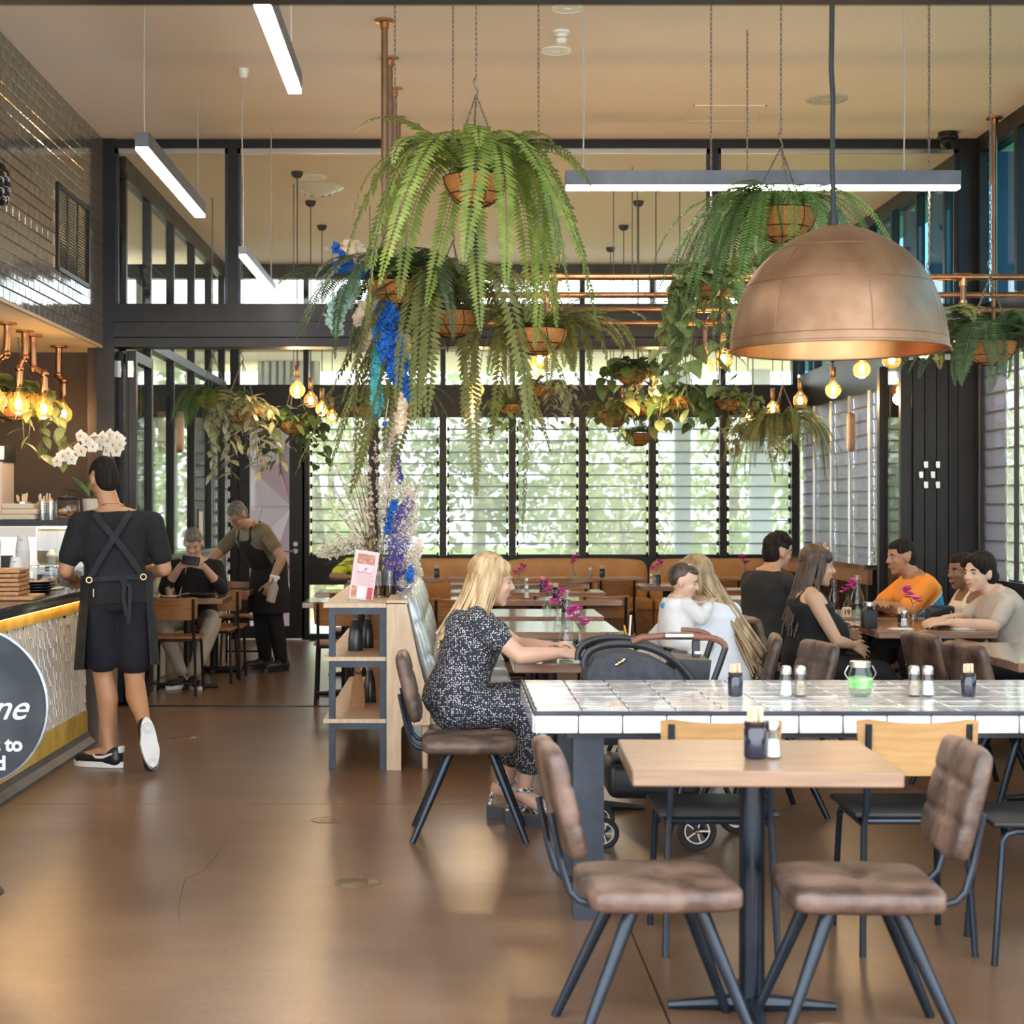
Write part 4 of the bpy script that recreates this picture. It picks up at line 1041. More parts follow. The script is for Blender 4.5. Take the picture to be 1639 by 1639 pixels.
def planter(lab, px, py, Y, wpx, kind, spread=1.0, hang=1.0, count=None, matv=None, seed=0, chain_top=ZC, hook_h=None, bias=None, name=None, fsize=1.0):
    """px,py: centre of the basket rim"""
    c = at(px, py, Y); D = mpx(wpx, Y); rg = random.Random(seed * 17 + int(px))
    t = thing(name or {'fern': 'hanging_fern', 'asp': 'hanging_asparagus_fern', 'ivy': 'hanging_ivy', 'pothos': 'hanging_pothos', 'varie': 'hanging_variegated_plant'}[kind], lab, 'plant', c, group=None)
    rot = rg.uniform(0, 6)
    o = link_mesh('coir_bowl', M_bask, t, (0, 0, 0), (0, 0, rot), (D, D, D)); link_mesh('wire_frame', M_bwire, o)
    hh = hook_h or D * 1.25
    b = MB()
    for i in range(3):
        a = rot + i * 2.094 + .4; chain(b, (D * .5 * cos(a), D * .5 * sin(a), 0), (0, 0, hh), .026, .010, .0022)
    b.build('basket_chain', M_chain, t)
    hk = MB(); hk.tube(bez((0, 0, hh - .01), (.03, 0, hh + .03), (-.035, 0, hh + .05), (-.004, 0, hh + .085), 8), .004, 6); hk.build('hook', M_chain, t)
    b = MB(); chain(b, (0, 0, hh + .07), (0, 0, chain_top - c.z)); b.build('hanging_chain', M_chain, t)
    if kind in ('fern', 'asp'):
        n = count or (26 if kind == 'fern' else 46)
        mv = matv or (M_fernA if kind == 'fern' else M_asp)
        if kind == 'fern':
            me = variants(('fern', mv.name), lambda i: frond_mesh('frond', (.54, .50, .42, .38)[i], .11 + .03 * i, (.10, .28, .55, .80)[i], .084, (34, 38, 46, 56)[i], mv, i, lw=.92))
        else:
            me = variants(('asp', mv.name), lambda i: frond_mesh('frond', .20 + .05 * i, .05, (.25, .4, .55, .35)[i], .028, (40, 52, 66, 48)[i], mv, i, mid=.002, lw=.6))
        for i in range(n):
            a = 2 * pi * i / n * 1.0 + rg.uniform(-.25, .25)
            if bias is not None and rg.random() < .5: a = bias + rg.gauss(0, .7)
            m = rg.choice(me); s = rg.uniform(.75, 1.15) * spread
            k = rg.uniform(.0, .30) * D
            link_mesh('frond', m, t, (k * cos(a), k * sin(a), .01), (rg.uniform(-.2, .2), rg.uniform(-.45, .1), a), (s * fsize, s * fsize, s * hang))
    else:
        mv = matv or {'ivy': M_ivy, 'pothos': M_pothos, 'varie': M_varie}[kind]
        L, w, k = {'ivy': (.062, .055, 'ivy'), 'pothos': (.085, .062, 'ovate'), 'varie': (.075, .034, 'narrow')}[kind]
        lm = variants(('leaf', mv.name), lambda i: leaf_mesh('leaf', L * (.8 + .2 * i), w * (.8 + .2 * i), mv, k), 3)
        n = count or 12
        for i in range(n):
            a = 2 * pi * i / n + rg.uniform(-.3, .3)
            if bias is not None and rg.random() < .55: a = bias + rg.gauss(0, .6)
            Lh = rg.uniform(.15, .55) * hang; out = D * .5 + rg.uniform(.02, .10) * spread
            pts = bez((D * .2 * cos(a), D * .2 * sin(a), .02), (out * .8 * cos(a), out * .8 * sin(a), .10), (out * cos(a), out * sin(a), .04), (out * 1.1 * cos(a) + rg.uniform(-.06, .06), out * 1.1 * sin(a), -Lh), 10)
            v = MB().tube(pts, .0025, 4, caps=False).build('vine', M_fstem, t)
            step = .050 if kind != 'varie' else .042
            tot = sum((pts[q + 1] - pts[q]).length for q in range(10)); m_ = max(4, int(tot / step))
            for q in range(m_):
                f = (q + .6) / m_ * 9.99; i0 = int(f); p = pts[i0].lerp(pts[i0 + 1], f - i0)
                s = rg.uniform(.8, 1.25) * fsize
                link_mesh('leaf', rg.choice(lm), v, p, (rg.uniform(-.5, .5), rg.uniform(.1, 1.0), a + (1.3 if q % 2 else -1.3) + rg.uniform(-.5, .5)), (s, s, s))
        for i in range(int(n * 1.6)):     # bushy crown
            a = rg.uniform(0, 6.28); r_ = D * .42 * rg.random() ** .5; s = rg.uniform(.9, 1.35) * fsize
            link_mesh('leaf', rg.choice(lm), t, (r_ * cos(a), r_ * sin(a), rg.uniform(.01, .12)), (rg.uniform(-.4, .4), rg.uniform(-.5, .5), a), (s, s, s))
    return t
pf = planter('big light green fern in a coir basket hung highest of all', 762, 285, 8.0, 106, 'fern', .98, .92, 30, M_fernA, 1, hook_h=.40)
p2 = planter('dark fern basket trailing blue and teal dried flowers', 632, 452, 8.9, 92, 'fern', .85, .6, 32, M_fernD, 2)
planter('olive fern whose long fronds hang down the middle of the room', 725, 500, 9.0, 92, 'fern', 1.05, 1.3, 34, M_fernO, 3, bias=R(200))
planter('olive fern in a round coir basket right of the long hanging fronds', 862, 528, 8.8, 92, 'fern', .85, .52, 34, M_fernO, 4, bias=R(60))
planter('dense green trailing fern directly behind the copper dome lamp', 1250, 338, 8.6, 112, 'asp', 1.35, 1.0, 84, M_asp, 5, bias=R(190), hook_h=.33)
planter('ivy trailing down left of the copper dome lamp', 1138, 452, 8.95, 62, 'ivy', 1.5, 1.15, 30, None, 6, bias=R(200), fsize=1.35)
planter('yellowish fern peeking out left behind the dome lamp', 1196, 440, 9.5, 62, 'fern', .62, .45, 20, M_fernO, 7)
planter('dark green fern in a coir basket at the right picture edge', 1585, 548, 8.7, 84, 'fern', .85, .42, 40, M_fernD, 8)
planter('pale fern peeking out right behind the dome lamp', 1487, 520, 8.95, 60, 'fern', .7, .42, 28, M_fernO, 9)
planter('broad leaved pothos in a coir basket over the counter', 24, 630, 11.7, 98, 'pothos', 1.5, .95, 18, None, 10, chain_top=2.68, fsize=1.25)
planter('fine green fern hung by the left glass wall', 340, 634, 14.6, 54, 'asp', 1.0, .75, 72, M_asp, 11)
planter('cream variegated plant in a coir basket left of the glass door', 388, 652, 13.7, 60, 'varie', 1.6, 1.1, 20, None, 12, fsize=1.5)
planter('pothos in a coir basket hung before the glass door', 470, 674, 14.0, 52, 'pothos', 1.5, .75, 16, M_pothosD, 13, fsize=1.15)
planter('dark fern hung left behind the teal dried flowers', 592, 652, 15.0, 46, 'fern', .68, .36, 24, M_fernD, 14)
planter('fine dark plant hung between the dried flowers and the long fronds', 650, 634, 14.5, 44, 'asp', .8, .75, 36, M_asp, 15)
planter('variegated plant trailing right of the three stacked bulbs', 870, 618, 14.4, 44, 'varie', 1.5, .75, 18, None, 16, fsize=1.35)
planter('dark pothos just right of the three stacked bulbs', 816, 648, 14.0, 36, 'pothos', 1.3, .5, 12, M_pothosD, 17)
planter('dark pothos in the highest coir basket of the back cluster', 1012, 592, 13.3, 58, 'pothos', 1.2, .45, 18, M_pothosD, 18, fsize=1.1)
planter('ivy hung just below the highest back basket', 1020, 648, 13.9, 46, 'ivy', 1.6, .5, 14, M_pothos, 28, fsize=1.2)
planter('olive fern left of the centre of the back cluster', 982, 662, 14.3, 50, 'fern', .60, .34, 22, M_fernO, 19)
planter('small dark fern hung lowest in the back cluster', 1022, 694, 15.0, 46, 'fern', .55, .26, 22, M_fernD, 20)
planter('grey green ivy in a wide coir basket of the back cluster', 1088, 634, 13.8, 56, 'ivy', 1.6, .62, 18, M_pothosD, 21, fsize=1.2)
planter('ivy in a small coir basket right in the back cluster', 1166, 640, 13.9, 44, 'ivy', 1.9, .55, 18, M_ivy, 22, fsize=1.2)
planter('fine olive trailing fern before the right corner louvres', 1252, 676, 13.2, 50, 'asp', 1.15, .8, 84, M_aspo, 23, hook_h=.30)
planter('variegated plant trailing left of the right corner fern', 1205, 690, 14.2, 36, 'varie', 1.7, .5, 14, None, 24, fsize=1.3)

# ---- dried flowers
M_blue = pm('cobalt_dried', (.01, .09, .42), (.03, .20, .65), 20, .8, rand=.2)
M_teal = pm('teal_dried', (.05, .33, .38), (.12, .50, .52), 20, .8, rand=.2)
M_mint = pm('mint_dried', (.34, .56, .50), (.50, .70, .62), 20, .8, rand=.2)
M_pamp = pm('cream_pampas', (.72, .55, .40), (.86, .72, .56), 20, .9, rand=.15)
M_purp = pm('purple_dried', (.10, .07, .36), (.22, .17, .55), 20, .8, rand=.2)
M_blos = pm('pale_blossom', (.80, .70, .58), (.90, .84, .76), 20, .8, rand=.1)
M_gblos = pm('cream_cluster', (.66, .60, .42), (.80, .76, .60), 20, .8, rand=.1)
def plume(path, rad, n, size, seed, b=None, elong=1.0):
    """fluffy mass of tiny petals around a path; rad: list of radii"""
    rg = random.Random(seed); b = b or MB(); k = len(path) - 1; path = [Vector(p) for p in path]
    for i in range(n):
        f = rg.random() * k; i0 = min(int(f), k - 1); u = f - i0; p = path[i0].lerp(path[i0 + 1], u); r_ = rad[i0] * (1 - u) + rad[i0 + 1] * u
        d = Vector((rg.gauss(0, 1), rg.gauss(0, 1), rg.gauss(0, 1))).normalized(); p = p + d * r_ * rg.random() ** .4
        s = size * rg.uniform(.6, 1.3); a = d.orthogonal().normalized(); a.rotate(Quaternion(d, rg.uniform(0, 6.3))); e = d.cross(a) * s; a = a * s * elong
        b.add([p + a, p - a * .5 + e * .8, p - a * .5 - e * .8, p + d * s], [(0, 1, 3), (1, 2, 3), (2, 0, 3), (0, 2, 1)])
    return b
o2 = Vector(p2.location); YF2 = 8.85
def q2(px, py, dy=0): v = at(px, py, YF2 + dy); return v - o2
plume([q2(590, 430), q2(560, 410), q2(538, 395)], [.02, .035, .02], 160, .018, 1).build('blue_plume', M_blue, p2, smooth=0)
plume([q2(575, 440), q2(553, 425), q2(536, 428)], [.03, .045, .02], 220, .018, 2).build('blue_plume', M_blue, p2, smooth=0)
plume([q2(585, 415), q2(572, 402), q2(555, 396)], [.03, .04, .02], 140, .03, 3, elong=1.6).build('pampas_plume', M_pamp, p2, smooth=0)
plume([q2(570, 455), q2(548, 480), q2(535, 505), q2(540, 530)], [.04, .055, .05, .03], 700, .016, 4).build('mint_cluster', M_mint, p2, smooth=0)
plume([q2(618, 490), q2(620, 520), q2(628, 560), q2(640, 600)], [.05, .085, .085, .06], 1500, .016, 5).build('blue_plume', M_blue, p2, smooth=0)
plume([q2(630, 580), q2(645, 610), q2(658, 640)], [.05, .05, .022], 500, .015, 6).build('blue_plume', M_blue, p2, smooth=0)
plume([q2(600, 510), q2(602, 560), q2(601, 620), q2(599, 660)], [.022, .026, .022, .010], 900, .014, 7).build('teal_tassel', M_teal, p2, smooth=0)
for i, (x, y) in enumerate(((607, 668), (613, 652))): plume([q2(604, 560), q2(x, y)], [.006, .005], 130, .010, 20 + i).build('teal_tassel', M_teal, p2, smooth=0)
plume([q2(600, 480), q2(590, 525), q2(587, 555)], [.02, .022, .008], 200, .02, 8, elong=2).build('pampas_plume', M_pamp, p2, smooth=0)
plume([q2(580, 495), q2(575, 515)], [.03, .03], 90, .02, 9, elong=2).build('pampas_plume', M_pamp, p2, smooth=0)
plume([q2(636, 540), q2(652, 560)], [.03, .03], 120, .02, 10, elong=2).build('pampas_plume', M_pamp, p2, smooth=0)
plume([q2(646, 630), q2(644, 660), q2(640, 690)], [.018, .022, .012], 200, .016, 11, elong=2).build('pampas_plume', M_pamp, p2, smooth=0)
for x, y in ((597, 667), (616, 678)):
    q = q2(x, y); MB().tube([q2(x + 6, y - 40), q], .002, 4).build('stem', M_pamp, p2); MB().ball(q, .014, 10, 8).build('blue_ball', M_blue, p2)
# ---- arrangement standing on the shelf
YA = 10.1; base = at(607, 945, YA); base.z = .937
fa = thing('dried_flower_arrangement', 'tall arrangement of blossom branches and purple dried flowers on the shelf', 'flowers', base)
def qa(px, py, dy=0): return at(px, py, YA + dy) - base
rg = random.Random(4)
ends = [(548, 700), (536, 740), (520, 790), (515, 830), (556, 720), (565, 700), (575, 690), (585, 720), (600, 700), (530, 770), (545, 800), (560, 780), (690, 730), (680, 770), (575, 760), (590, 740), (630, 720), (552, 655), (605, 770), (525, 760), (540, 850), (555, 835), (570, 820)]
bl = MB()
for i in range(5):
    a = i * 1.2566; bl.add([(0, 0, 0), (.009 * cos(a - .4), .009 * sin(a - .4), .005), (.014 * cos(a), .014 * sin(a), .003), (.009 * cos(a + .4), .009 * sin(a + .4), .005)], [(0, 1, 2, 3)])
bl.ball((0, 0, .003), .004, 6, 4); blm = bl.mesh('blossom', M_blos, 0)
for i, (x, y) in enumerate(ends):
    e = qa(x, y, rg.uniform(-.3, .3)); s = Vector((rg.uniform(-.03, .03), rg.uniform(-.03, .03), .05))
    pts = bez(s, s + Vector((e.x * .2, e.y * .2, e.z * .4)), e * .7 + Vector((0, 0, .02)), e, 12)
    o = MB().tube(pts, [.0045 * (1 - .75 * q / 12) for q in range(13)], 5).build('branch', M_stem, fa)
    for q in range(22):
        f = rg.uniform(3.5, 11.99); p = pts[int(f)].lerp(pts[int(f) + 1 if int(f) < 12 else 12], f % 1) + Vector((rg.gauss(0, .008), rg.gauss(0, .008), rg.gauss(0, .008)))
        link_mesh('blossom', blm, o, p, (rg.uniform(-2, 2), rg.uniform(-2, 2), 0), (rg.uniform(.7, 1.3),) * 3)
def fcluster(name, pts, rad, n, size, m, seed, dy=0): plume([qa(x, y, dy) for x, y in pts], rad, n, size, seed).build(name, m, fa, smooth=0)
fcluster('white_spray', [(625, 880), (622, 800), (628, 740), (622, 690), (640, 665)], [.06, .07, .055, .05, .04], 2600, .009, M_blos, 31)
fcluster('white_spray', [(650, 780), (655, 830), (640, 870)], [.05, .07, .07], 1300, .009, M_blos, 32)
fcluster('white_spray', [(650, 900), (668, 880), (672, 868)], [.06, .04, .02], 900, .009, M_blos, 33)
fcluster('purple_spray', [(630, 940), (630, 890), (640, 840), (655, 800)], [.08, .09, .07, .035], 2000, .009, M_purp, 34)
fcluster('purple_spray', [(625, 710), (635, 740), (640, 770)], [.03, .03, .02], 240, .013, M_purp, 35)
fcluster('purple_spray', [(615, 945), (640, 930), (655, 920)], [.05, .06, .03], 900, .009, M_purp, 36)
fcluster('blue_spray', [(620, 855), (625, 820), (632, 805)], [.015, .03, .02], 120, .016, M_blue, 37, -.1)
fcluster('blue_spray', [(655, 930), (657, 910)], [.02, .02], 80, .014, M_blue, 38, -.1)
fcluster('white_spray', [(640, 935), (665, 920), (660, 895)], [.03, .05, .04], 700, .009, M_blos, 40, -.05)
fcluster('cream_cluster', [(512, 884), (530, 880), (560, 870), (575, 865)], [.03, .06, .06, .04], 1300, .010, M_gblos, 39)
lm = leaf_mesh('leaf', .14, .02, M_fernD, 'narrow')
for i in range(26):
    p = qa(rg.uniform(540, 600), rg.uniform(880, 910), rg.uniform(-.1, .1)); link_mesh('leaf', lm, fa, p, (rg.uniform(-.5, .5), rg.uniform(-.6, .2), rg.uniform(2.4, 4)))
# vases holding it
for i, (x, w) in enumerate(((605, 26), (624, 22))):
    v = at(x, 950, 10.0); t = thing('glass_vase', ('left' if i == 0 else 'right') + ' clear glass vase of amber water under the dried flowers', 'vase', (v.x, 10.0, .937), group='vases on the shelf')
    r_ = mpx(w, 10) / 2
    MB().lathe([(0, .004), (r_ * .95, .004), (r_, .01), (r_, .16), (r_ * .94, .16), (r_ * .94, .012), (0, .012)], 20).build('glass', M_jar, t, smooth=50)
    MB().lathe([(0, .013), (r_ * .92, .013), (r_ * .92, .07), (0, .07)], 18).build('water', glass('amber_water_%d' % i, (.5, .28, .1), .6), t)
# ---- white orchid on the counter
Yo = 11.0
orch = thing('white_orchid', 'white orchid in a pale pot beyond the standing waiter', 'plant', (PX(146, Yo), Yo, 0))
M_petal = leafmat('orchid_petal', (.86, .82, .74), (.93, .90, .84), 10, .5, .06, .2)
M_lip = pm('orchid_lip', (.62, .42, .12), rough=.5)
def ol(px, py): v = at(px, py, Yo); return v - Vector((PX(146, Yo), Yo, 0))
pb_ = 1.42
MB().lathe([(0, pb_ - .02), (.048, pb_ - .02), (.058, pb_ + .12), (.05, pb_ + .12), (.045, pb_), (0, pb_)], 20).build('pot', pm('pale_pot', (.62, .52, .42), rough=.5), orch)
ol1 = leaf_mesh('leaf', .24, .075, M_pothosD, 'narrow')
for a, tl in ((2.6, -.9), (3.6, -.5), (.6, -.7), (5.2, -.6), (1.6, -1.0)): link_mesh('leaf', ol1, orch, (0, 0, pb_ + .12), (0, tl, a))
st = [ol(146, 800), ol(150, 760), ol(165, 715), ol(150, 700), ol(125, 706), ol(95, 735)]
sp = bez(st[0], st[1], ol(185, 690), ol(150, 700), 10) + bez(ol(150, 700), ol(125, 700), ol(105, 715), ol(88, 740), 10)[1:]
MB().tube(sp, .004, 6).build('flower_stem', M_stem, orch)
pet = leaf_mesh('petal', .045, .046, M_petal, 'ovate'); lip = MB().ball((0, 0, 0), (.008, .008, .012), 8, 6).mesh('lip', M_lip, 60)
rg = random.Random(9)
fl = [(92, 738), (102, 730), (112, 726), (122, 718), (130, 722), (140, 706), (150, 702), (158, 712), (165, 700), (172, 706), (180, 712), (188, 700), (194, 712), (185, 722), (176, 696), (130, 698), (116, 735), (150, 715), (168, 722), (192, 704)]
for i, (x, y) in enumerate(fl):
    c = ol(x, y) + Vector((0, rg.uniform(-.05, .05), 0))
    fo = link_mesh('lip', lip, orch, c, (0, 0, 0)); face = rg.uniform(-.5, .5)
    for k in range(5):
        a = k * 2 * pi / 5 + .3; 
        m = Matrix.Rotation(face, 4, 'Z') @ Matrix.Rotation(R(90), 4, 'X') @ Matrix.Rotation(a, 4, 'Z')
        o = link_mesh('petal', pet, fo); o.matrix_local = m
# ================================================================= PEOPLE
def remesh(mb, voxel=.007, smooth=6, fac=.5):
    me = bpy.data.meshes.new('tmp'); me.from_pydata(mb.v, [], mb.f)
    bm = bmesh.new(); bm.from_mesh(me); bmesh.ops.recalc_face_normals(bm, faces=bm.faces[:]); bm.to_mesh(me); bm.free()
    o = bpy.data.objects.new('tmp', me); sc = bpy.data.scenes.new('tmp'); sc.collection.objects.link(o)
    r = o.modifiers.new('r', 'REMESH'); r.mode = 'VOXEL'; r.voxel_size = voxel; r.use_smooth_shade = True
    if smooth:
        s = o.modifiers.new('s', 'SMOOTH'); s.iterations = smooth; s.factor = fac
    vl = sc.view_layers[0]; vl.update(); dg = vl.depsgraph; ev = o.evaluated_get(dg)
    out = bpy.data.meshes.new_from_object(ev, preserve_all_data_layers=False, depsgraph=dg)
    bpy.data.objects.remove(o); bpy.data.meshes.remove(me); bpy.data.scenes.remove(sc)
    out.polygons.foreach_set('use_smooth', [True] * len(out.polygons))
    return out
def cap(b, p0, p1, r0, r1=None, n=12):
    r1 = r0 if r1 is None else r1; p0, p1 = Vector(p0), Vector(p1)
    b.tube([p0, p1], [r0, r1], n); b.ball(p0, r0 * .995, n, 8); b.ball(p1, r1 * .995, n, 8)
def limb(b, pts, rad, n=12):
    for i in range(len(pts) - 1): cap(b, pts[i], pts[i + 1], rad[i], rad[i + 1], n)
def loft(b, secs, n=20):
    """secs: (centre, forward unit, side unit, depth radius, width radius)"""
    k = len(secs); vs = []
    for c, f, s, rx, ry in secs:
        for j in range(n):
            a = 2 * pi * j / n; cx_, sy_ = cos(a), sin(a)
            # squarish ellipse
            q = (abs(cx_) ** 2.5 + abs(sy_) ** 2.5) ** (-1 / 2.5)
            vs.append(Vector(c) + f * (rx * cx_ * q) + s * (ry * sy_ * q))
    fs = []
    for i in range(k - 1):
        for j in range(n): fs.append((i * n + j, i * n + (j + 1) % n, (i + 1) * n + (j + 1) % n, (i + 1) * n + j))
    fs.append(tuple(range(n - 1, -1, -1))); fs.append(tuple((k - 1) * n + j for j in range(n)))
    b.add(vs, fs)
def hand(b, wrist, d, nrm, side, curl=.5, spread=.10, s=1.0, thumb=.6):
    """d: direction of the fingers, nrm: back of the hand, side: +1 when the thumb lies towards nrm x d"""
    d = Vector(d).normalized(); nrm = Vector(nrm); nrm = (nrm - d * nrm.dot(d)).normalized(); u = nrm.cross(d).normalized() * side
    W = Vector(wrist)
    lens = (.074, .083, .078, .060); off = (.030, .010, -.011, -.030)
    for k in range(4):
        base = W + d * (.088 - .006 * abs(k - 1.2)) * s + u * off[k] * s
        cap(b, W + d * .01 * s + u * off[k] * .6 * s, base, .0150 * s, .0125 * s, 8)
        L = lens[k] * s; dirv = (d + u * spread * (1.2 - k * .8)).normalized(); p = base; ang = curl * .6
        for seg, fr in enumerate((.45, .32, .25)):
            q = Quaternion(u, ang * (1 if side > 0 else -1)); dd = dirv.copy(); dd = (dirv * cos(ang) - nrm * sin(ang)).normalized()
            e = p + dd * L * fr; cap(b, p, e, (.0095 - .0008 * seg) * s, (.0088 - .0008 * seg) * s, 8); p = e; ang += curl * .75
    p = W + d * .025 * s + u * .030 * s
    for L, a in ((.045, thumb), (.034, thumb * .6), (.026, thumb * .4)):
        dd = (d * cos(a) + u * sin(a) - nrm * (.25 + curl * .25)).normalized(); e = p + dd * L * s; cap(b, p, e, .0125 * s, .0098 * s, 8); p = e
SK = {}
def skin(name, c):
    if name not in SK: SK[name] = pm('skin_' + name, c, tuple(min(1, x * 1.12) for x in c), 9, .48, sss=0)
    return SK[name]
M_lips = pm('lips', (.42, .16, .13), rough=.45); M_eye = pm('eye_white', (.34, .31, .28), rough=.4); M_iris = pm('iris', (.03, .018, .01), rough=.2)
def frame(fwd, up=(0, 0, 1)):
    f = Vector(fwd).normalized(); u = Vector(up); u = (u - f * u.dot(f)).normalized(); s = u.cross(f)
    return Matrix((f, s, u)).transposed()          # columns forward, left, up
def head_parts(b, C, Mh, s=1.0, fem=False):
    def P(x, y, z): return C + Mh @ (Vector((x, y, z)) * s)
    def E(c, r): b.ball(P(*c), [q * s for q in r], 18, 12, M=Mh)
    E((-.012, 0, .025), (.098, .077, .098)); E((.020, 0, -.030), (.070, .062, .082)); E((.034, 0, -.072), (.046, .044, .040))
    E((.060, 0, -.100), (.022, .022, .018)); E((.012, 0, -.062), (.056, .056, .045))
    E((.070, 0, .022), (.018, .046, .014))                       # brow
    for y in (-1, 1):
        E((.060, y * .037, -.026), (.022, .022, .020))            # cheek
        E((-.010, y * .077, -.010), (.020, .009, .031)); E((-.004, y * .075, -.034), (.010, .008, .012))   # ear
    cap(b, P(.084, 0, .012), P(.103, 0, -.026), .0075 * s, .0125 * s, 8)
    for y in (-1, 1): b.ball(P(.093, y * .012, -.030), .008 * s, 8, 6)
    E((.080, 0, -.061), (.012, .023, .012))
def head_children(par, C, Mh, hairm, s=1.0, brow=True, smile=0):
    def P(x, y, z): return C + Mh @ (Vector((x, y, z)) * s)
    for y in (-1, 1):
        e = MB().ball(P(.0715, y * .031, .002), .0098 * s, 10, 8).build('eye', M_eye, par); MB().ball(P(.0782, y * .031, .001), .0054 * s, 8, 6).build('iris', M_iris, e)
        MB().tube([P(.083, y * .016, .020), P(.086, y * .033, .026), P(.075, y * .050, .020)], [.0035 * s, .0045 * s, .002 * s], 6).build('eyebrow', hairm, par)
    MB().tube([P(.083, -.022, -.060 + smile), P(.0925, -.010, -.062), P(.0935, 0, -.0625), P(.0925, .010, -.062), P(.083, .022, -.060 + smile)], [.002 * s, .0052 * s, .0058 * s, .0052 * s, .002 * s], 6).build('lips', M_lips, par)

